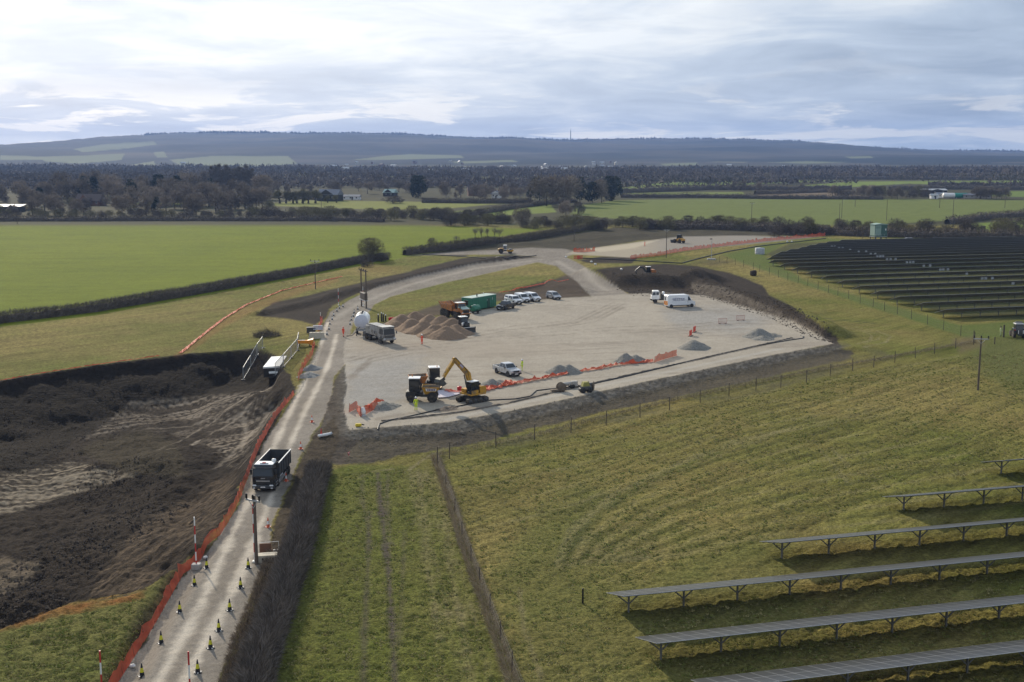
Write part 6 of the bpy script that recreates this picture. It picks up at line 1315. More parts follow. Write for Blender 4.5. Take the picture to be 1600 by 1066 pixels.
def excavator():
    a, b = at(726, 633), at(760, 627); ht = heading(a, b); p = at(738, 627.5)
    o = thing('excavator', 'yellow tracked excavator loading the dumper beside the trench', 'excavator', p, ht + math.pi)
    for s in (-1, 1): track_unit(o, 3.5, .55, .72, s * 1.02)
    MB().box((0, 0, .6), (1.6, 1.6, .45)).lathe([(.7, .8), (.7, 1.0)], n=16).build('undercarriage', DGREY, o)
    MB().prism([(-1.35, 1.05), (1.15, 1.05), (1.15, 1.25), (-1.35, 1.3)], -1.2, 1.2).build('deck', YEL, o)
    MB().prism([(-1.38, 1.28), (-.35, 1.28), (-.35, 2.15), (-1.1, 2.15), (-1.4, 1.95)], -1.2, 1.2).build('engine_cover', YEL, o); MB().box((-.85, -.2, 2.28), (.7, 1.1, .28), bev=.06).build('engine_vent', BLACK, o)
    MB().tube((-.75, -.8, 2.1), (-.75, -.8, 2.75), .05, n=6).build('exhaust', BLACK, o)
    MB().prism([(-.30, 1.28), (.9, 1.28), (.9, 1.7), (-.30, 1.75)], -1.2, -.25).build('side_tank', YEL, o)
    # the cab stands on the operator's left, here the side towards the viewer
    z0, z1 = 1.28, 2.85; c = MB().box((.5, .78, z0 + .12), (1.3, .85, .25))
    for x in (-.12, 1.12):
        for y in (.38, 1.18): c.box((x, y, (z0 + z1) / 2), (.09, .08, z1 - z0))
    c.build('cab_frame', BLACK, o); MB().box((.5, .78, z1 + .04), (1.4, .95, .10), bev=.04).build('cab_roof', WHITE2, o)
    pane(o, 'side_window', [(1.08, 1.19, z0 + .5), (-.08, 1.19, z0 + .5), (-.08, 1.19, z1 - .05), (1.08, 1.19, z1 - .05)]); pane(o, 'windscreen', [(1.16, .42, z0 + .3), (1.16, 1.14, z0 + .3), (1.12, 1.14, z1 - .05), (1.12, .42, z1 - .05)]); pane(o, 'rear_window', [(-.14, 1.14, z0 + .6), (-.14, .42, z0 + .6), (-.14, .42, z1 - .05), (-.14, 1.14, z1 - .05)]); MB().box((.4, .78, 1.85), (.5, .5, .8), bev=.15).build('seat', BLACK, o)
    MB().prism([(-.1, 1.29), (1.12, 1.29), (1.12, 1.72), (-.1, 1.72)], 1.16, 1.21).build('door_panel', YEL, o)
    bm = beam(o, 'boom', [(.35, 1.7), (.42, 2.6), (.72, 3.75), (1.25, 4.3), (3.05, 6.0)], .42, [.45, .55, .66, .62, .36], YEL); MB().prism([(1.75, 4.62), (2.25, 5.1), (2.05, 5.32), (1.55, 4.84)], -.225, .225).build('sign_panel', mat('sign_violet', (.42, .36, .46), .5), bm)
    beam(o, 'stick', [(3.05, 6.2), (2.95, 5.85), (3.95, 4.75), (4.75, 3.75)], .34, [.2, .5, .42, .28], YEL)
    for pts in ([(.85, 1.9), (1.35, 3.75)], [(1.45, 4.75), (2.75, 6.15)], [(3.25, 5.65), (4.45, 4.35)]): MB().tube((pts[0][0], 0, pts[0][1]), (pts[1][0], 0, pts[1][1]), .085, n=8).tube((pts[0][0], 0, pts[0][1]), ((pts[0][0] + pts[1][0]) / 2, 0, (pts[0][1] + pts[1][1]) / 2), .12, n=8).build('hydraulic_ram', DGREY, o)
    MB().path([(.5, .15, 2.4), (.9, .24, 4.1), (1.6, .26, 4.95), (2.9, .24, 6.2), (3.4, .2, 5.8)], .035, 5).build('hydraulic_hose', BLACK, o)
    MB().box((4.85, 0, 3.6), (.45, .4, .45), ry=.7).build('quick_hitch', DGREY, o); bucket(o, 5.15, 3.3, R(-25), .95, 1.1, mat('bucket_grey', (.10, .105, .10), .6, .3, dirt=MUD, dirt_amt=.5))
excavator()
def artic_dumper():
    o = veh('articulated_dump_truck', 'muddy orange six-wheeled dump truck between the stockpile and the green cabin', 'dump truck', (694, 495), (714.5, 499.8), 1.15, -1, 0)
    MB().box((-1.3, 0, 1.2), (5.4, 1.0, .4)).build('rear_frame', DGREY, o); MB().box((2.2, 0, 1.15), (2.6, 1.4, .5)).build('front_frame', DGREY, o)
    for x, r in ((2.3, .85), (-1.5, .85), (-3.15, .85)): [wheel(o, x, s * 1.12, r, .62, mat('rim_yellow', (.42, .25, .05), .6)) for s in (-1, 1)]
    MB().prism([(2.5, 1.5), (4.1, 1.45), (4.15, 2.1), (2.5, 2.35)], 0, 0, 0, hw=[1.0, .85, .82, 1.0]).build('bonnet', ORA, o); MB().prism([(2.55, 2.36), (4.17, 2.11), (4.19, 2.2), (2.55, 2.5)], 0, 0, 0, hw=[.95, .78, .78, .95]).build('bonnet_top', GRNL, o); MB().box((4.17, 0, 1.72), (.06, 1.3, .5)).build('grille', BLACK, o); MB().box((4.1, 0, 1.28), (.25, 2.2, .25), bev=.05).build('bumper', ORA, o)
    cabin(o, 1.1, 1.2, 2.3, 2.6, 1.9, 3.2, .95, .82, ORA); MB().box((1.8, 0, 3.24), (1.4, 1.75, .10), bev=.04).build('cab_roof', WHITE2, o); lights(o, 4.2, .8, 1.45)
    for s in (-1, 1): MB().prism([(1.4, 1.75), (1.6, 1.95), (3.0, 1.95), (3.2, 1.7), (3.2, 1.62), (1.4, 1.62)], s * .85, s * 1.42).build('mudguard', ORA, o); MB().box((3.9, s * 1.2, 2.5), (.08, .25, .4)).tube((3.4, s * .9, 2.2), (3.9, s * 1.2, 2.4), .025, n=5).build('wing_mirror', BLACK, o)
    pr = [(.85, 1.55), (.95, 2.75), (.7, 2.85), (-3.2, 2.55), (-4.5, 3.0), (-4.5, 2.85), (-3.3, 1.75), (.6, 1.5)]
    b = MB()
    for s in (-1, 1): b.prism(pr, s * 1.30, s * 1.42)
    b.prism([(.85, 1.55), (.97, 2.9), (.87, 2.9), (.72, 1.6)], -1.3, 1.3).prism([(.75, 1.5), (-3.3, 1.7), (-4.5, 2.85), (-4.4, 2.85), (-3.2, 1.82), (.75, 1.65)], -1.3, 1.3); b.build('dump_body', ORA, o)
artic_dumper()
def small_dozer():
    p = at(725, 518); o = thing('compact_dozer', 'small black tracked machine with white cab roof at the right end of the stockpile', 'bulldozer', p, R(-62))
    for s in (-1, 1): track_unit(o, 2.6, .45, .7, s * .85)
    MB().box((.1, 0, .85), (2.2, 1.3, .6), bev=.08).prism([(.2, 1.1), (1.3, 1.05), (1.3, 1.65), (.2, 1.8)], -.55, .55).build('hull', BLACK, o); MB().box((1.33, 0, 1.35), (.05, .8, .45)).build('grille', DGREY, o)
    cabin(o, -1.0, -.95, .15, .3, 1.15, 2.65, .68, .62, BLACK); MB().box((-.4, 0, 2.7), (1.35, 1.45, .1), bev=.04).build('cab_roof', WHITE2, o); MB().lathe([(.05, 0), (.17, .04), (.17, .5), (.05, .58)], (.95, -.75, 1.2), n=10).build('pre_cleaner', WHITE2, o)
    b = MB().prism([(1.75, .05), (1.95, .0), (1.85, .5), (1.95, 1.0), (1.85, 1.05), (1.72, .5)], -1.45, 1.45).box((1.4, .8, .45), (1.0, .1, .2)).box((1.4, -.8, .45), (1.0, .1, .2)); b.build('blade', DGREY, o); MB().box((1.93, 0, .98), (.08, 2.4, .08)).build('blade_edge', RWHITE, o)
    for s in (-1, 1): MB().box((.9, s * .5, 1.75), (.12, .2, .14)).build('work_light', LAMP, o)
small_dozer()
def stabiliser():
    o = veh('soil_stabiliser', 'dust-covered grey spreader lorry with slatted roof coupled to the white tank trailer', 'spreader lorry', (570, 529.5), (597, 538), 1.05, -1, 0)
    MB().box((-.2, 0, 1.0), (7.4, 1.2, .35)).build('chassis', DUSTD, o)
    MB().prism([(2.2, 1.1), (4.0, 1.0), (4.15, 1.6), (4.0, 2.75), (2.2, 2.9)], 0, 0, 0, hw=[1.15, 1.15, 1.15, 1.02, 1.05]).build('cab', DUST, o); MB().box((3.05, 0, 2.92), (1.9, 2.2, .12), bev=.04).build('cab_roof', mat('dust_white', (.55, .535, .50), .85, var=.15), o)
    pane(o, 'windscreen', [(4.16, -1.0, 1.65), (4.16, 1.0, 1.65), (4.04, .95, 2.62), (4.04, -.95, 2.62)], mat('dusty_glass', (.045, .045, .045), .4), t=.02)
    for s in (-1, 1):
        q = [(2.6, s * 1.12, 1.7), (3.95, s * 1.15, 1.7), (3.88, s * 1.06, 2.6), (2.6, s * 1.06, 2.6)]; pane(o, 'side_window', q if s < 0 else q[::-1], MATS['dusty_glass'], t=.02)
        MB().box((4.2, s * 1.35, 2.0), (.1, .2, .5)).tube((4.0, s * 1.0, 2.3), (4.2, s * 1.35, 2.2), .025, n=5).build('wing_mirror', DUSTD, o)
        MB().prism([(2.3, 1.1), (2.5, 1.35), (3.5, 1.35), (3.8, 1.0), (3.8, .9), (2.3, .9)], s * .9, s * 1.28).build('mudguard', DUST, o)
    MB().box((4.15, 0, .85), (.35, 2.5, .4), bev=.08).build('bumper', DUST, o); MB().box((4.18, 0, 1.3), (.08, 1.6, .35)).build('grille', DUSTD, o); lights(o, 4.3, .95, .98)
    MB().prism([(-2.9, 1.15), (2.1, 1.15), (2.1, 2.55), (1.8, 2.8), (-2.5, 2.75), (-2.9, 2.45)], 0, 0, 0, hw=[1.1, 1.1, 1.2, .95, .95, 1.2]).build('hopper_body', DUST, o)
    for i in range(5): MB().box((-2.1 + i * .9, 0, 2.84), (.55, 1.7, .10), bev=.03).build('roof_hatch', MATS['dust_white'], o)
    for s in (-1, 1):
        MB().box((-.4, s * .98, 2.83), (4.6, .07, .07)).build('roof_rail', DUSTD, o); MB().lathe([(.42, -.05), (.42, .05)], (1.0, s * 1.2, 1.75), axis='y', n=16).lathe([(.28, -.09), (.28, .09)], (1.0, s * 1.2, 1.75), axis='y', n=16, mi=1).build('side_hatch', [DUST, DUSTD], o)
    for x in (3.0, -1.4, -2.6): [wheel(o, x, s * 1.0, .55, .4, DUST) for s in (-1, 1)]
    MB().box((-3.5, 0, .85), (1.3, 2.3, .9), bev=.1).box((-3.2, 0, 1.7), (.5, 1.4, .9)).build('mixing_hood', DUSTD, o); MB().box((-3.9, .3, .95), (.9, .7, 1.1), bev=.2).build('grey_drum', mat('pale_grey_drum', (.40, .41, .44), .6), o)
    b = MB()
    for y in (-1.35, -1.75): b.tube((3.6, y, .2), (3.6, y, 1.5), .04, n=5).tube((4.1, y, .2), (4.1, y, 1.4), .04, n=5)
    b.tube((3.6, -1.0, 1.2), (3.6, -1.75, 1.2), .04, n=5).tube((4.1, -1.0, 1.1), (4.1, -1.75, 1.1), .04, n=5).tube((3.5, -1.55, .5), (4.2, -1.55, .5), .05, n=5); b.build('side_ladder', DUSTD, o)
stabiliser()
def tank_trailer():
    c = at(565, 525); d = heading(at(563, 527), at(574, 503)); o = thing('tank_trailer', 'big white cylindrical powder tank with flat round end standing behind the grey spreader lorry', 'tank trailer', c, d)
    TW = mat('tank_white', (.80, .80, .77), .4, var=.05, dirt=(.55, .52, .46), dirt_amt=.3); r, z = 1.32, 2.55
    MB().lathe([(.1, -.02), (r * .98, 0), (r, .08), (r, 4.6), (r * .82, 4.95), (.1, 5.1)], (0, 0, z), axis='x', n=28).build('tank', TW, o); MB().lathe([(.1, -.06), (r * .86, -.06), (r * .90, 0.0), (.1, .02)], (0, 0, z), axis='x', n=28).build('end_plate', mat('end_plate_grey', (.56, .57, .63), .5), o)
    for x in (.9, 1.9, 2.9, 3.9): MB().lathe([(.05, 0), (.24, 0), (.24, .10), (.05, .14)], (x, 0, z + r - .02), n=12).build('hatch', DGREY, o)
    for s in (-1, 1): MB().box((2.4, s * .42, z + r + .01), (4.0, .05, .08)).build('walkway_rail', DGREY, o)
    MB().box((2.4, 0, .95), (5.0, .9, .22)).box((.4, 0, 1.3), (.3, 1.6, .8)).box((3.8, 0, 1.3), (.3, 1.6, .8)).build('chassis', GALV, o); MB().prism([(1.0, 1.4), (3.6, 1.4), (2.5, .7), (2.1, .7)], -.6, .6).build('outlet_cone', TW, o)
    for x in (2.6, 3.7): [wheel(o, x, s * 1.0, .48, .36, STEEL) for s in (-1, 1)]
    for s in (-1, 1): MB().tube((.2, s * .9, 0), (.2, s * .9, 1.1), .07, n=6).box((.2, s * .9, .03), (.4, .4, .06)).build('landing_leg', DGREY, o)
    MB().path([(-.1, .3, 1.6), (-.8, .8, 1.0), (-1.2, 1.6, .25), (-.6, 2.6, .1)], .07, 6).build('blow_hose', DUSTD, o)
tank_trailer()
def roller_machine():
    o = veh('roller', 'yellow single-drum roller with white cab left of the road junction', 'roller', (780, 396.3), (798, 396.3), .8, -1, 0)
    MB().prism([(-2.4, .9), (-.4, .9), (-.4, 1.75), (-1.9, 1.7), (-2.4, 1.4)], -.8, .8).build('engine_cover', YEL, o); MB().box((-.2, 0, .95), (1.5, 1.3, .4)).build('frame', DGREY, o)
    for s in (-1, 1): wheel(o, -1.3, s * .9, .78, .55, YEL)
    cabin(o, -.6, -.55, .55, .65, 1.3, 2.7, .72, .66, WHITE); MB().box((0, 0, 2.74), (1.3, 1.5, .1), bev=.04).build('cab_roof', WHITE2, o)
    MB().lathe([(.3, -1.05), (.74, -1.05), (.76, -1.0), (.76, 1.0), (.74, 1.05), (.3, 1.05)], (1.7, 0, .76), axis='y', n=24).build('drum', DGREY, o)
    b = MB().box((1.7, 1.15, .95), (2.2, .12, .5)).box((1.7, -1.15, .95), (2.2, .12, .5)).box((2.75, 0, .95), (.14, 2.4, .5)).box((.65, 0, .95), (.14, 2.4, .5)); b.build('drum_frame', YEL, o)
roller_machine()
def loader():
    o = veh('wheeled_loader', 'yellow-orange wheeled loader with lowered bucket working on the upper yard', 'loader', (1064, 380.5), (1052, 379.5), .95, 1, 0)
    for x in (1.35, -1.35): [wheel(o, x, s * .95, .72, .5, YEL) for s in (-1, 1)]
    MB().prism([(-2.4, .9), (-.3, .9), (-.3, 1.9), (-1.2, 1.95), (-2.4, 1.55)], -.85, .85).build('engine_cover', YEL, o); MB().box((.6, 0, 1.0), (2.0, 1.2, .6)).build('front_frame', YEL, o); cabin(o, -.75, -.7, .45, .55, 1.6, 3.05, .75, .68, BLACK); MB().box((-.1, 0, 3.09), (1.35, 1.5, .1), bev=.04).build('cab_roof', DGREY, o)
    for s in (-1, 1): MB().prism([(.3, 1.75), (2.2, .95), (2.9, .45), (2.8, .3), (2.1, .7), (.3, 1.45)], s * .55 - .07, s * .55 + .07).build('lift_arm', YEL, o)
    bucket(o, 3.1, .55, R(180), 1.0, 2.4, DGREY); MB().tube((-1.6, .3, 1.9), (-1.6, .3, 2.6), .06, n=6).build('exhaust', BLACK, o); MB().box((-1.0, -.4, 2.2), (1.0, .5, .3), bev=.08).build('air_box', DGREY, o)
loader()
def orange_digger():
    p = at(1014, 433); o = thing('excavator', 'orange tracked excavator with white cab roof digging in the dark earth', 'excavator', p, R(188))
    for s in (-1, 1): track_unit(o, 3.3, .5, .7, s * .95)
    MB().prism([(-1.5, 1.0), (1.0, 1.0), (1.0, 1.25), (-1.5, 1.3)], -1.1, 1.1).build('deck', DGREY, o); MB().prism([(-1.7, 1.25), (-.5, 1.25), (-.5, 2.05), (-1.4, 2.05), (-1.7, 1.8)], -1.1, 1.1).build('counterweight', ORA, o)
    cabin(o, -.35, -.3, .75, .85, 1.25, 2.75, .5, .46, BLACK); MB().box((.2, 0, 2.8), (1.3, 1.15, .1), bev=.04).build('cab_roof', WHITE2, o); beam(o, 'boom', [(.9, 1.4), (1.6, 2.5), (2.5, 2.7), (3.6, 1.9)], .35, [.4, .5, .45, .3], DGREY); beam(o, 'stick', [(3.5, 2.1), (3.7, 1.7), (3.4, .2)], .3, [.2, .35, .25], DGREY); bucket(o, 3.2, -.1, R(-120), .8, .9, DGREY)
orange_digger()
def tractor():
    p = at(1590, 527); o = thing('tractor', 'dark grey tractor seen from behind at the right edge of the grass lane', 'tractor', p, R(84))
    for s in (-1, 1): wheel(o, -.6, s * .85, .78, .48, DGREY); wheel(o, 1.5, s * .75, .52, .36, DGREY); MB().prism([(-1.45, 1.35), (-1.1, 1.68), (-.1, 1.68), (.2, 1.35), (.2, 1.27), (-1.45, 1.27)], s * .58, s * 1.12).build('mudguard', BLKP, o); MB().box((-1.35, s * .95, 1.5), (.08, .2, .14)).build('tail_light', REDL, o)
    MB().box((1.2, 0, 1.15), (1.9, .75, .75), bev=.1).build('bonnet', DGREY, o); MB().box((.2, 0, .8), (2.8, .6, .5)).build('chassis', BLACK, o); cabin(o, -.95, -.85, .35, .5, 1.2, 2.45, .75, .66, BLKP); MB().box((-.25, 0, 2.5), (1.6, 1.55, .14), bev=.05).build('cab_roof', GALV, o); MB().box((-.15, 0, 2.78), (.5, 1.3, .2), bev=.06).build('roof_box', DGREY, o)
    MB().box((-1.45, 0, .9), (.3, .9, .9), bev=.06).box((-1.6, .35, .7), (.5, .08, .08)).box((-1.6, -.35, .7), (.5, .08, .08)).build('rear_linkage', DGREY, o)
    for s in (-1, 1): MB().box((-1.62, s * .42, 1.15), (.06, .12, .6)).build('link_arm', RWHITE, o)
tractor()
o = veh('estate_car', 'grey estate car parked behind the far solar array right of the green substation', 'car', (1425, 378.5), (1412, 378.5), .8, 1); car(o, mat('grey_paint', (.20, .205, .21), .3, .3, var=.05, coat=.3))
# ------------------------------------------------------------------ people
def person(px, py, rz, label, jacket, trousers, helmet, pose='stand', hgt=1.76, skin=(.45, .28, .2)):
    p = at(px, py); o = thing('person', label, 'person', p, rz); s = hgt / 1.76
    st = .14 if pose == 'stand' else .30; arm = .0
    V = [(0, 0, .95), (0, 0, 1.12), (0, 0, 1.32), (0, 0, 1.45), (0, .01, 1.53), (.03, 0, 1.62), (.03, 0, 1.71)]; E = [(0, 1), (1, 2), (2, 3), (3, 4), (4, 5), (5, 6)]; RR = [(.17, .13), (.155, .125), (.19, .135), (.13, .10), (.058, .058), (.088, .105), (.075, .09)]
    def chain(root, pts, rs):
        a = root
        for q, r in zip(pts, rs): V.append(q); RR.append((r, r)); E.append((a, len(V) - 1)); a = len(V) - 1
    for sd in (-1, 1):
        f = sd * st * (.6 if pose == 'stand' else 1)
        chain(0, [(.0, sd * .10, .86), (f * .35 + .03, sd * .11, .50), (f * .6, sd * .115, .10), (f * .6 + .10, sd * .12, .04), (f * .6 + .17, sd * .12, .035)], [.105, .075, .055, .05, .035])
        e = (.08, .27, 1.12) if pose != 'point' or sd < 0 else (.25, .24, 1.25); w = (.24 if sd > 0 else .16, .24, .93) if pose != 'point' or sd < 0 else (.5, .2, 1.3)
        chain(3, [(0, sd * .19, 1.42), (e[0] * (.6 - sd * f), sd * e[1], e[2]), (w[0], sd * w[1], w[2]), (w[0] + .04, sd * w[1], w[2] - .09), (w[0] + .05, sd * (w[1] - .01), w[2] - .17)], [.075, .052, .038, .040, .022])
    me = bpy.data.meshes.new('body'); me.from_pydata([(x * s, y * s, z * s) for x, y, z in V], E, []); b = obj('body', me, o)
    md = b.modifiers.new('skin', 'SKIN')
    for i, r in enumerate(RR): d = me.skin_vertices[0].data[i]; d.radius = (r[0] * s, r[1] * s); d.use_root = i == 0
    b.modifiers.new('sub', 'SUBSURF').levels = 1
    dg = bpy.context.evaluated_depsgraph_get(); m2 = bpy.data.meshes.new_from_object(b.evaluated_get(dg)); b.modifiers.clear(); b.data = m2
    for m in (jacket, trousers, mat('skin', skin, .6), BLACK, mat('reflective_tape', (.62, .63, .60), .4)): m2.materials.append(m)
    for f in m2.polygons:
        c = f.center / s; f.use_smooth = True; hand = abs(c.y) > .17 and c.z < .90 and c.z > .70 and c.x > .1
        f.material_index = 2 if c.z > 1.50 or hand else 3 if c.z < .13 else 4 if abs(c.z - 1.10) < .03 or abs(c.z - .40) < .03 else 0 if c.z > .93 else 1
    MB().lathe([(.155, 1.665), (.15, 1.68), (.125, 1.69), (.12, 1.76), (.085, 1.81), (.02, 1.83)], (.03, 0, 0), n=14).box((.15, 0, 1.675), (.09, .16, .015)).build('helmet', helmet, o).scale = (s, s, s)
    if True: MB().lathe([(.02, 0), (.012, .03)], (.135, 0, 1.605), axis='x', n=6).box((.112, .035, 1.64), (.02, .025, .012), 1).box((.112, -.035, 1.64), (.02, .025, .012), 1).box((.115, 0, 1.565), (.015, .05, .01), 2).build('face', [MATS['skin'], BLACK, mat('lips', (.3, .12, .1), .6)], o).scale = (s, s, s)
    return o
HVY = mat('hivis_yellow', (.58, .72, .03), .7, var=.08); HVO = mat('hivis_orange', (.80, .085, .03), .7, var=.08); HVP = mat('hivis_pale', (.52, .58, .30), .7); HELM = mat('helmet_white', (.75, .75, .74), .35)
person(650, 642, R(100), 'person in full yellow hi-vis and white helmet standing at the trench facing the dumpers', HVY, HVY, HELM)
person(816, 580, R(200), 'person in yellow hi-vis suit and white helmet beside the silver pickup', HVY, HVY, HELM)
person(659.5, 538.5, R(150), 'person in orange-red hi-vis and white helmet in front of the aggregate stockpile', HVO, HVO, HELM)
person(536.5, 526.5, R(60), 'person in orange-red hi-vis walking on the haul road left of the tank trailer', HVO, HVO, mat('helmet_red', (.5, .06, .05), .35), 'walk')
person(1007.5, 385, R(180), 'person in orange hi-vis walking on the pale stone of the upper yard', HVO, HVO, mat('helmet_dark', (.1, .05, .04), .4), 'walk')
person(1563, 525.5, R(-20), 'person in pale hi-vis jacket standing by the gate post next to the tractor', HVP, HVP, mat('hair_dark', (.03, .025, .02), .8))
# a second figure rides in the excavator cab behind dark glass and is not told apart
# ------------------------------------------------------------------ cabins, small site things, buildings
BRICK = mat('brown_brick', (.17, .095, .07), .9, var=.2, scale=4); SLATE = mat('slate_roof', (.17, .175, .20), .6, var=.12, scale=2); TILE = mat('brown_tiles', (.10, .075, .065), .85, var=.2, scale=2); DARKB = mat('dark_boards', (.035, .032, .030), .8)
SUBG = mat('substation_green', (.055, .125, .095), .5, var=.06); SUBL = mat('substation_pale', (.26, .36, .30), .55, var=.05); BARR = mat('barrier_red', (.60, .07, .04), .5); TIMB = mat('brown_board', (.16, .085, .055), .8, var=.2); SHEETG = mat('sheet_grey', (.36, .36, .41), .6, var=.1); WSLAB = mat('white_slab', (.80, .80, .77), .45, var=.04)
def cabin_green():
    a, b = at(737, 487), at(775.5, 480); h = heading(a, b); L_ = (b - a).length; n = Vector((-math.sin(h), math.cos(h), 0)); p = (a + b) / 2 + n * 1.3; p.z = hz(p.x, p.y)
    o = thing('site_cabin', 'long green steel site cabin with pale roof beside the white vehicles', 'cabin', p, h)
    MB().box((0, 0, 1.45), (L_, 2.6, 2.5), bev=.03).build('walls', GRNC, o); MB().box((0, 0, 2.74), (L_ + .06, 2.66, .10)).build('roof', GRNL, o)
    for i in range(13): MB().box((-L_ / 2 + .3 + i * (L_ - .6) / 12, -1.315, 1.45), (.12, .04, 2.3)).build('wall_rib', GRNC, o)
    MB().box((L_ * .18, -1.34, 1.25), (.9, .06, 2.0)).build('door', mat('cabin_door', (.02, .08, .05), .5), o); MB().box((L_ * .33, -1.345, 2.0), (.35, .05, .5)).build('notice', SUBL, o); MB().box((L_ * .12, -1.345, 1.9), (.3, .05, .35)).build('notice', SUBL, o)
    pane(o, 'end_window', [(-L_ / 2 - .02, .6, 1.2), (-L_ / 2 - .02, -.4, 1.2), (-L_ / 2 - .02, -.4, 2.2), (-L_ / 2 - .02, .6, 2.2)]); MB().box((-L_ / 2 - .03, .1, 2.25), (.05, 1.2, .08)).box((-L_ / 2 - .03, .66, 1.7), (.05, .08, 1.1)).build('window_frame', SUBL, o)
    for x in (-L_ / 2 + .6, L_ / 2 - .6): MB().box((x, 0, .12), (.5, 2.0, .3)).build('foot', DGREY, o)
    MB().tube((-L_ * .18, -.6, 2.75), (-L_ * .18, -.6, 3.35), .12, n=8).build('flue', BLACK, o); MB().tube((L_ * .3, .8, 2.75), (L_ * .3, .8, 3.2), .05, n=6).build('vent_pipe', RWHITE, o)
    p = at(743, 490); o = thing('fuel_bowser', 'green wheeled fuel bowser parked at the near end of the green cabin', 'fuel tank', p, h)
    MB().lathe([(.1, -1.1), (.55, -1.08), (.62, -.95), (.62, .95), (.55, 1.08), (.1, 1.1)], (0, 0, 1.1), axis='x', n=18).build('tank', GRNC, o); MB().box((0, 0, .5), (2.0, 1.0, .14)).box((1.4, 0, .45), (1.1, .1, .1)).build('chassis', BLACK, o); [wheel(o, 0, s * .62, .32, .2) for s in (-1, 1)]; MB().box((-.3, 0, 1.78), (.5, .5, .16), bev=.05).build('filler_lid', GRNL, o); MB().tube((1.85, 0, 0), (1.85, 0, .5), .04, n=6).build('jockey_leg', DGREY, o)
cabin_green()
def substation():
    a = at(1372, 376.5); o = thing('substation', 'green box substation on a raised frame at the back of the far solar array', 'substation', a, R(14)); k = px_h(a, 26) / 3.8
    q = [(-2.6, -2.0), (2.6, -2.0), (2.6, 2.0), (-2.6, 2.0)]
    MB().box((0, 0, 2.35 * k), (5.0, 3.6, 2.6 * k)).build('walls', SUBG, o); MB().box((-2.52, 0, 2.4 * k), (.08, 3.3, 2.3 * k)).box((-1.25, -1.83, 2.4 * k), (2.4, .06, 2.3 * k)).build('pale_doors', SUBL, o); MB().prism([(-2.75, 3.66 * k), (2.75, 3.66 * k), (2.75, 3.75 * k), (0, 3.98 * k), (-2.75, 3.75 * k)], -2.0, 2.0).build('roof', SUBL, o)
    for i in range(4): MB().box((-2.1 + i * .5, -1.87, 3.1 * k), (.16, .03, .5 * k)).build('door_louvre', SUBG, o)
    MB().box((1.9, -1.82, 2.6 * k), (.4, .06, .7)).build('warning_sign', RWHITE, o); MB().box((0, 0, 1.0 * k), (5.4, 4.0, .14)).build('platform', GALV, o)
    for x in (-2.3, 0, 2.3):
        for y in (-1.7, 1.7): MB().box((x, y, .45 * k), (.22, .22, .95 * k)).build('leg', DGREY, o)
    for s in (0, 1):
        for x in (-2.6, -1.3, 0, 1.3, 2.6): MB().tube((x, -2.0, 1.0 * k), (x, -2.0, 1.0 * k + 1.0), .03, n=4).build('handrail_post', GALV, o)
        break
    MB().tube((-2.6, -2.0, 1.0 * k + 1.0), (2.6, -2.0, 1.0 * k + 1.0), .03, n=4).build('handrail', GALV, o)
substation()
def tank_round():
    p = at(1187, 397); o = thing('water_tank', 'small pale grey round tank standing on the grass beside the far solar rows', 'tank', p); MB().lathe([(1.55, 0), (1.55, 1.9), (1.5, 1.98), (.3, 2.12), (.05, 2.14)], n=24).build('shell', mat('tank_grey', (.42, .43, .45), .6, var=.15, scale=1.2), o); MB().lathe([(.28, 2.1), (.28, 2.22), (.05, 2.24)], (0.5, 0.5, -.03), n=10).build('lid', TIMB, o)
    for z in (.5, 1.0, 1.5): MB().lathe([(1.56, z - .04), (1.60, z), (1.56, z + .04)], n=24).build('hoop', GALV, o)
tank_round()
def culvert():
    P = [at(411, 574), at(437, 576), at(452, 557), at(425, 559)]
    c = sum(P, Vector()) / 4; z = c.z + .9; o = thing('culvert_slab', 'bright white flat-topped culvert slab between the two mesh fences by the haul road', 'slab', (c.x, c.y, c.z))
    q = [G(a, b, z) - c for a, b in ((411, 573.5), (437, 572), (448, 556), (424, 557.5))]; z0 = -.8
    vs = [(v.x, v.y, .9) for v in q] + [(v.x, v.y, z0) for v in q]
    def lerp(a, b, t): return a + (b - a) * t
    m = [lerp(q[0], q[1], .70), lerp(q[3], q[2], .70)]
    for nm, r in (('slab', (q[0], m[0] - (q[1] - q[0]).normalized() * .03, m[1] - (q[2] - q[3]).normalized() * .03, q[3])), ('slab', (m[0], q[1], q[2], m[1]))):
        MB().add([(v.x, v.y, .9) for v in r] + [(v.x, v.y, .65) for v in r], [[0, 1, 2, 3], [7, 6, 5, 4]] + [[i, i + 4, (i + 1) % 4 + 4, (i + 1) % 4] for i in range(4)]).build(nm, WSLAB, o)
    e = [v * .98 for v in q]; MB().add([(v.x, v.y, .65) for v in e] + [(v.x, v.y, z0) for v in e], [[0, 1, 2, 3], [7, 6, 5, 4]] + [[i, i + 4, (i + 1) % 4 + 4, (i + 1) % 4] for i in range(4)]).build('wall', DARKB, o)
    c = at(429, 587); o = thing('culvert_slab', 'small white slab corner showing below the larger white culvert slab', 'slab', c, R(15)); MB().box((0, 0, .55), (1.7, 1.5, .2), bev=.02).build('slab', WSLAB, o); MB().box((0, 0, .1), (1.5, 1.3, .7)).build('wall', DARKB, o)
culvert()
MESH = mat('mesh_panel', (.30, .30, .30), .5, .3, alpha=.28)
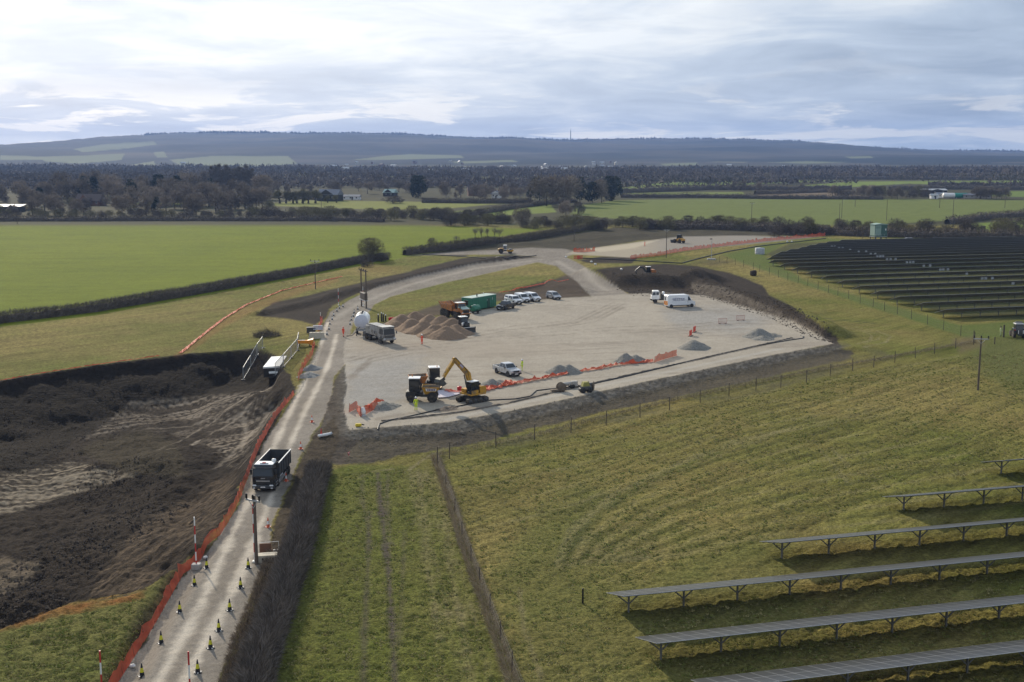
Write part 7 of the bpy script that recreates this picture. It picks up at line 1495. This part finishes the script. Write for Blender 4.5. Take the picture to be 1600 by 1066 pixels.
def mesh_fence(label, tops):
    root = thing('mesh_fence', label, 'mesh fence', (0, 0, 0)); B = []
    for (a, b, c) in tops: B.append((at(a, b)))
    for p, q in zip(B[:-1], B[1:]):
        up = Vector((0, 0, 2.0)); lo = Vector((0, 0, .12)); s = (q - p) * .02
        f = MB()
        for u, v in (((p + s + lo), (p + s + up)), ((q - s + lo), (q - s + up)), ((p + s + lo), (q - s + lo)), ((p + s + up), (q - s + up))): f.tube(u, v, .045, n=5)
        f = f.build('panel_frame', GALV, root); pane(f, 'mesh', [p + s + lo, q - s + lo, q - s + up, p + s + up], MESH, .004)
    for p in B: MB().box((p.x, p.y, p.z + .06), (.65, .25, .14)).build('foot_block', DGREY, root)
mesh_fence('left temporary mesh fence beside the white culvert slab', [(380, 594, 0), (392, 573, 0), (402, 556, 0), (411, 544, 0)])
mesh_fence('right temporary mesh fence between the white culvert slab and the red netting', [(430, 588, 0), (443, 574, 0), (455, 560, 0), (465, 548, 0), (467, 537, 0)])
def misc():
    p = at(478, 541); o = thing('hopper_chute', 'bright orange steel chute with flared end lying beside the red netting', 'chute', p, R(8)); OR = mat('bright_orange', (.78, .28, .02), .45, dirt=(.3, .12, .03), dirt_amt=.2)
    MB().box((-.55, 0, .75), (1.7, .75, .5), bev=.04).build('channel', OR, o); MB().add([(.25, -.4, .5), (.25, .4, .5), (.25, .4, 1.0), (.25, -.4, 1.0), (1.25, -1.0, .25), (1.25, 1.0, .25), (1.25, 1.0, 1.25), (1.25, -1.0, 1.25)], [[0, 3, 2, 1], [4, 5, 6, 7], [0, 1, 5, 4], [1, 2, 6, 5], [2, 3, 7, 6], [3, 0, 4, 7]]).build('flared_mouth', OR, o); MB().box((-.6, 0, 1.02), (.9, .4, .05)).build('white_strip', RWHITE, o)
    for x in (-1.1, .6): MB().box((x, 0, .25), (.12, .8, .5)).build('leg', DGREY, o)
    p = at(495, 529); o = thing('barrier_block', 'cream concrete barrier block with lifting holes below the grey sheets', 'concrete block', p, R(8)); MB().box((0, 0, .55), (2.9, .9, 1.1), taper=.85).build('block', CREAM, o)
    for x in (-.7, -.1, .6): MB().box((x, -.2, 1.1), (.22, .2, .04)).build('lifting_hole', BLACK, o)
    p = at(494, 521); o = thing('sheet_stack', 'stack of grey-lilac sheets behind the cream concrete block', 'sheet stack', p, R(10)); MB().box((-.9, .4, .6), (1.6, 1.0, 1.0)).build('dark_pallet', DGREY, o)
    for i in range(4): MB().box((.35, .45 * i - .3, .75 + .16 * i), (1.7, .5, .13), bev=.02).build('sheet', SHEETG, o)
    # brush pile
    r = np.random.default_rng(3); p = at(417, 526); n = 900; a = r.uniform(0, 6.28, n); rad = 1.9 * r.random(n) ** .6; P = np.column_stack([np.cos(a) * rad * 1.3, np.sin(a) * rad, r.random(n) * (1.5 - rad * .65).clip(.1)]); o = obj('brush_pile', tri_mesh('brush_pile', tris_at(P, r.normal(size=(n, 3)) + [0, 0, .4], r.uniform(.5, 1.6, n), r.uniform(.03, .08, n), r), [TW_DARK]), None, p); tag(o, 'dark pile of cut branches on the grass above the white culvert slab', 'brush pile')
    # red barriers
    def barrier(px, py, rz, label, m=BARR, group=None, mesh=False):
        o = thing('pedestrian_barrier', label, 'barrier', at(px, py), rz, group); b = MB(); w = 1.7
        for z in (.12, 1.0): b.box((0, 0, z), (w, .06, .10))
        for x in (-w / 2, w / 2): b.box((x, 0, .55), (.08, .06, 1.0))
        b.build('frame', m, o)
        for i in range(7): MB().box((-w / 2 + .2 + i * (w - .4) / 6, 0, .56), (.05 if mesh else .12, .03, .85)).build('bar', m, o)
        for s in (-1, 1): MB().box((s * .6, 0, .04), (.10, .7, .06)).build('foot', BLACK, o)
    barrier(1079, 525, R(68), 'nearer red plastic barrier above the grey gravel heap'); barrier(1085, 519, R(68), 'farther red plastic barrier above the grey gravel heap')
    pinkm = mat('pale_pink_rail', (.50, .32, .27), .6); barrier(1129, 506, R(12), 'left thin wire-frame barrier on the gravel yard', pinkm, mesh=True); barrier(1157, 501, R(15), 'right thin wire-frame barrier on the gravel yard', pinkm, mesh=True)
    barrier(901, 405, R(0), 'red barrier lying by the road junction next to a white bag', RED); barrier(906, 404.5, R(10), 'second red barrier stacked by the road junction', RED)
    o = thing('red_barrier_stack', 'dark cluster of white-tipped black posts with a red barrier behind the spreader lorry', 'marker posts', at(596, 503))
    for i, (x, y, h) in enumerate(((-.6, 0, 1.3), (0, .3, 1.6), (.4, -.2, 1.5), (.8, .2, 1.2))): MB().tube((x, y, 0), (x, y, h), .16, .13, 8).build('black_post', BLACK, o); MB().tube((x, y, h), (x, y, h + .22), .10, .08, 8).build('white_tip', RWHITE, o)
    MB().box((2.0, .2, .5), (1.3, .4, .7), bev=.1).build('red_block', RED, o)
    # trench machines
    MUDM = mat('muddy_brown', (.15, .115, .085), .9, var=.3, scale=2)
    def reel(px, py, rz, label, m, frame):
        o = thing('cable_drum', label, 'cable drum', at(px, py), rz)
        for s in (-1, 1): MB().lathe([(.1, -.04), (.62, -.04), (.62, .04), (.1, .04)], (0, s * .38, .64), axis='y', n=18).build('flange', m, o)
        MB().lathe([(.05, -.36), (.42, -.36), (.42, .36), (.05, .36)], (0, 0, .64), axis='y', n=14).build('wound_core', frame, o); MB().box((-.9, 0, .22), (1.1, .8, .32), bev=.06).build('base_frame', frame, o)
    reel(877, 612, R(15), 'muddy brown wheel-shaped drum with wedge lying left on the concrete strip', MUDM, MUDM); reel(923, 610, R(75), 'muddy dark drum standing beside the small trench machine', MUDM, DGREY)
    o = thing('trench_roller', 'small dark trench machine with mud-yellow hood on the concrete strip', 'trench machine', at(915, 613), R(20)); MB().box((0, 0, .62), (1.5, .9, .5), bev=.08).build('body', DUSTD, o); MB().prism([(-.6, .85), (.5, .85), (.3, 1.45), (-.4, 1.45)], -.35, .35).build('hood', mat('mud_yellow', (.30, .28, .08), .8, var=.3), o)
    for x in (-.5, .5): MB().lathe([(.1, -.5), (.36, -.5), (.36, .5), (.1, .5)], (x, 0, .36), axis='y', n=16).build('roller', BLACK, o)
    MB().tube((-.7, .2, .8), (-1.2, .2, 1.15), .03, n=5).tube((-.7, -.2, .8), (-1.2, -.2, 1.15), .03, n=5).build('handlebar', DGREY, o)
    o = thing('pipe_section', 'pale grey pipe box at the trench with a dark pump below it', 'pipe', at(897, 605), R(16)); MB().box((0, 0, .5), (.9, .6, .75), bev=.05).build('box_end', CONC, o); MB().tube((-.5, 0, .55), (-2.2, -.1, .45), .26, n=12).build('pipe', CONC, o); MB().box((-.6, -.7, .28), (.9, .5, .5), bev=.1).build('pump', BLACK, o)
    # things along the hedge and road
    p = at(420, 868); o = thing('board_pallet', 'brown board and white frame stacked by the hedge right of the wooden utility pole', 'boards', p, R(12)); o.scale = (.72, .72, .72); MB().box((-.35, .2, .75), (1.35, .10, 1.3)).build('board', TIMB, o); MB().tube((-1.1, 0, 1.6), (1.15, 0, 1.6), .03, n=5).tube((1.15, 0, .0), (1.15, 0, 1.6), .03, n=5).build('frame', RWHITE, o); MB().box((.75, .1, .35), (.6, .15, .55)).build('white_panel', RWHITE, o); MB().box((-.2, .8, .3), (1.2, .6, .35)).build('lower_board', TIMB, o)
    p = at(413, 877); o = thing('concrete_foot', 'cream concrete block with dark holes at the base of the wooden utility pole', 'concrete block', p, R(10)); MB().box((.2, 0, .3), (1.9, .9, .6), taper=.9, bev=0).build('block', CREAM, o); [MB().box((x, -.455, .32), (.14, .03, .16)).build('hole', BLACK, o) for x in (-.1, .7)]
    o = thing('fallen_pipe', 'white pipe lying on the dark earth beside a small red sign', 'pipe', at(508, 682), R(42)); MB().lathe([(.05, -.9), (.17, -.9), (.17, .9), (.12, .9), (.12, .6)], (0, 0, .2), axis='x', n=12).build('pipe', RWHITE, o); MB().lathe([(.18, .7), (.20, .72), (.20, .88), (.18, .9)], (0, 0, .2), axis='x', n=12).build('collar', GALV, o)
    o = thing('red_sign', 'small red triangular sign standing by the white pipe', 'sign', at(502, 682), R(80)); MB().prism([(-.35, .15), (.35, .15), (0, .95)], -.02, .02).build('plate', RED, o); MB().tube((0, .08, 0), (0, .04, .7), .025, n=5).build('prop', DGREY, o)
    o = thing('red_sign', 'tiny red and white sign lying on the mud above the green strip', 'sign', at(545, 713), R(70)); MB().prism([(-.25, .45), (.25, .45), (0, .05)], -.02, .02).build('plate', RED, o); MB().prism([(-.12, .42), (.12, .42), (0, .2)], -.03, .03).build('white_centre', RWHITE, o)
    o = thing('white_sack', 'white egg-shaped sack with grey foot at the left end of the trench', 'sack', at(567, 650)); MB().lathe([(.1, .1), (.34, .25), (.36, .6), (.26, .95), (.05, 1.12)], n=14).build('bag', RWHITE, o); MB().lathe([(.36, 0), (.36, .16), (.1, .17)], n=14).build('foot', GALV, o)
    o = thing('yellow_pump', 'small yellow pump on the dusty ground left of the black hose end', 'pump', at(560, 667), R(10)); MB().box((0, 0, .22), (.75, .4, .36), bev=.08).build('casing', mat('pump_yellow', (.65, .48, .03), .5), o); MB().tube((.3, 0, .3), (.7, 0, .2), .07, n=7).build('outlet', BLACK, o)
    o = thing('plastic_sheet', 'white plastic sheet stretched on the ground between the dumper and the excavator', 'sheet', at(706, 622)); q = [at(684, 611) - o.location, at(684, 623) - o.location, at(700, 622) - o.location, at(718, 617) - o.location, at(718, 614) - o.location]; MB().add([(v.x, v.y, v.z + .16) for v in q] + [(v.x, v.y, v.z + .10) for v in q], [[0, 1, 2, 3, 4], [9, 8, 7, 6, 5]] + [[i, i + 5, (i + 1) % 5 + 5, (i + 1) % 5] for i in range(5)]).build('sheet', mat('lilac_sheet', (.50, .47, .53), .6), o)
    o = thing('red_lamp', 'round red drum on a post behind the excavator cab', 'drum', at(718, 616)); MB().lathe([(.05, .5), (.3, .55), (.34, .8), (.3, 1.05), (.05, 1.1)], n=12).build('drum', RED, o); MB().tube((0, 0, 0), (0, 0, 1.6), .03, n=5).build('rod', RWHITE, o)
    o = thing('silage_bale', 'dark square bale lying alone in the grass near the array fence', 'bale', at(1177, 431), R(20)); MB().box((0, 0, .7), (1.6, 1.2, 1.4), bev=.2).build('bale', SOIL, o); MB().box((.3, 0, 1.38), (.9, .9, .2), bev=.08).build('loose_top', SOIL, o)
    for i, (px, py, lb) in enumerate([(884.5, 402.5, 'white bag by the road junction left of the red barriers'), (924, 410, 'upper small white bag in the grass right of the junction'), (930, 414, 'lower small white bag in the grass right of the junction'), (971, 422, 'white bag on the dark earth left of the orange digger'), (973, 430, 'second white bag on the dark earth left of the orange digger'), (1230, 378.5, 'left white box by the back end of the far array'), (1237, 378.5, 'right white box by the back end of the far array'), (207, 1043, 'pale stone slab at the left edge of the haul road near the bottom'), (321, 873, 'white scrap beside the marker post block')]):
        o = thing('white_bag', lb, 'bag', at(px, py), px % 3); o.scale = (.5,) * 3 if py > 800 else (1, 1, 1); MB().box((0, 0, .22), (.75, .5, .42), bev=.12).build('bag', RWHITE, o); MB().box((.1, 0, .44), (.3, .25, .1), bev=.03).build('fold', RWHITE, o)
    p = at(889, 221) ; x = (888.5 - 800) / F * RY; z = hz(x, RY - 150); o = thing('radio_mast', 'thin radio mast standing on the wooded hill crest', 'mast', (x, RY - 150, z)); MB().tube((0, 0, 0), (0, 0, 62), 3.2, 2.2, 6).build('shaft', DGREY, o); MB().tube((0, 0, 62), (0, 0, 74), 1.0, .6, 6).build('aerial', DGREY, o)
misc()
# ------------------------------------------------------------------ buildings
def house(name, label, px, py, L_, Wd, wall_h, roof_h, rz, wm, rm, win=3, chim=True, cat='house', group=None, door=True, sc=1.0, hip=0.0):
    o = thing(name, label, cat, at(px, py), rz, group); MB().box((0, 0, wall_h / 2), (L_, Wd, wall_h)).prism([(-Wd / 2, wall_h), (Wd / 2, wall_h), (0, wall_h + roof_h)], -L_ / 2, -L_ / 2 + .01).build('wall', wm, o)
    e = .4; y = Wd / 2 + e; k = wall_h - e * roof_h / (Wd / 2) * .9; hl = L_ / 2 + e
    MB().add([(-hl, -y, k), (hl, -y, k), (hl, y, k), (-hl, y, k), (-hl + hip, 0, wall_h + roof_h), (hl - hip, 0, wall_h + roof_h), (-hl, -y, k - .15), (hl, -y, k - .15), (hl, y, k - .15), (-hl, y, k - .15)], [[0, 1, 5, 4], [2, 3, 4, 5], [3, 0, 4], [1, 2, 5], [9, 8, 7, 6], [6, 7, 1, 0], [7, 8, 2, 1], [8, 9, 3, 2], [9, 6, 0, 3]]).build('roof', rm, o)
    if chim: MB().box((L_ * .3, 0, wall_h + roof_h + .2), (.8, .8, 1.4)).build('chimney', BRICK, o)
    for i in range(win): f = MB().box((-L_ / 2 + L_ * (i + .5) / win, -Wd / 2 - .02, wall_h * .6), (1.1, .08, 1.2)).build('window', RWHITE, o); MB().box((-L_ / 2 + L_ * (i + .5) / win, -Wd / 2 - .07, wall_h * .6), (.9, .03, 1.0)).build('pane', GLASS, f)
    if door: MB().box((L_ * .1, -Wd / 2 - .03, 1.05), (1.0, .08, 2.1)).build('door', DARKB, o)
    return o
house('long_house', 'long brown-roofed house with gable end among the left-hand village trees', 142, 321, 17, 8, 3.2, 4.0, R(-12), BRICK, TILE, 4, False)
house('barn', 'dark barn with pale slate roof beyond the middle field', 516, 314, 15, 11, 4.6, 3.4, R(-14), DARKB, SLATE, 2, False, 'barn')
house('farm_shed', 'small pale-roofed shed left of the tall dark evergreen', 610, 307, 9, 7, 3.2, 2.4, R(-20), DARKB, GRNL, 2, False, 'shed'); house('farm_shed', 'low shed with light roof right of the slate-roofed barn', 549, 312, 13, 6, 2.4, 1.2, R(-5), RWHITE, SLATE, 3, False, 'shed')
house('cottage', 'red-brown cottage among the trees behind the central fields', 742, 306, 11, 7, 4.5, 3, R(10), BRICK, TILE, 3, True); house('cottage', 'white-fronted cottage behind the central fields', 776, 310, 6, 6, 3.5, 2, R(-20), RWHITE, SLATE, 2, True)
def white_shed():
    p = at(12, 331); o = thing('white_roofed_shed', 'low shed with brilliant white flat roof at the left edge', 'shed', p, R(3)); MB().box((0, 0, 1.5), (17, 8, 3.0)).build('wall', DARKB, o); MB().prism([(-4.6, 3.05), (4.6, 3.9), (4.6, 4.05), (-4.6, 3.2)], -9.2, 9.2).build('roof', mat('roof_white', (.82, .83, .84), .18, coat=.5, var=.03), o, rot=(0, 0, R(90)))
    for x in (-7, -2.5, 2.5, 7): MB().box((x, -4.3, 1.55), (.25, .25, 3.1)).build('post', DGREY, o)
white_shed()
def farmyard():
    p = at(1493, 310); o = thing('farm_tank', 'white and green cylindrical tank lying in the far farmyard', 'tank', p, R(5)); k = px_h(p, 8) / 3.2
    MB().lathe([(.3, -8 * k), (1.6 * k, -7.8 * k), (1.6 * k, -1 * k)], (0, 0, 1.7 * k), axis='x', n=18).build('white_half', RWHITE, o); MB().lathe([(1.58 * k, -1 * k), (1.58 * k, 7.2 * k), (.3, 7.5 * k)], (0, 0, 1.7 * k), axis='x', n=18).build('green_half', mat('tank_green', (.03, .26, .19), .5), o)
    for x in (-5, 0, 5): MB().box((x * k, 0, .3), (.6, 2.6 * k, .8)).build('cradle', CONC, o)
    house('open_barn', 'dark open-sided barn at the back of the far farmyard', 1457, 306, 19, 9, 4.5, 1.0, R(2), DARKB, GALV, 3, False, 'barn'); house('farm_shed', 'pale shed left of the white and green tank', 1470, 309, 8, 6, 2.6, 1.4, R(4), RWHITE, SLATE, 2, False, 'shed'); house('farm_shed', 'small white shed in front of the open barn', 1459, 310.5, 5, 4, 2.6, 1, R(0), RWHITE, GALV, 1, False, 'shed'); house('stable_block', 'long low stable block right of the green tank', 1525, 310, 20, 6, 2.6, 1.2, R(-3), CONC, SLATE, 5, False, 'stable')
    o = thing('polytunnel', 'small white domed tunnel left of the far farmyard', 'tunnel', at(1434, 304), R(10)); MB().prism([(-3 * math.cos(t * math.pi / 10), 3 * math.sin(t * math.pi / 10)) for t in range(11)][::-1], -4, 4).build('cover', RWHITE, o); MB().box((0, -4.02, .9), (1.2, .06, 1.8)).build('door', GRNC, o)
farmyard()
def far_houses():
    rr = random.Random(8); w = MB().box((0, 0, 3), (11, 8, 6)).mesh('wall', CREAM); w2 = MB().box((0, 0, 3), (13, 8, 6)).mesh('wall', BRICK); rf = MB().prism([(-4.6, 5.9), (4.6, 5.9), (0, 9)], -6.5, 6.5).mesh('roof', TILE); rf2 = MB().prism([(-4.6, 5.9), (4.6, 5.9), (0, 8.5)], -7, 7).mesh('roof', mat('pale_roof', (.45, .45, .45), .5))
    for i in range(44):
        px = rr.choice([rr.uniform(500, 860), rr.uniform(500, 860), rr.uniform(250, 1300), rr.uniform(870, 970)]); py = rr.uniform(254, 272); wh = rr.random() < .75
        o = thing('village_house', 'tiny pale house dotted in the distant plain' if wh else 'tiny brick house dotted in the distant plain', 'house', at(px, py), rr.uniform(0, 3), 'houses dotted over the distant plain'); obj('wall', w if wh else w2, o); obj('roof', rf2 if wh else rf, o, None, (0, 0, R(90))); k = rr.uniform(.6, 1.05); o.scale = (k, k, k)
far_houses()
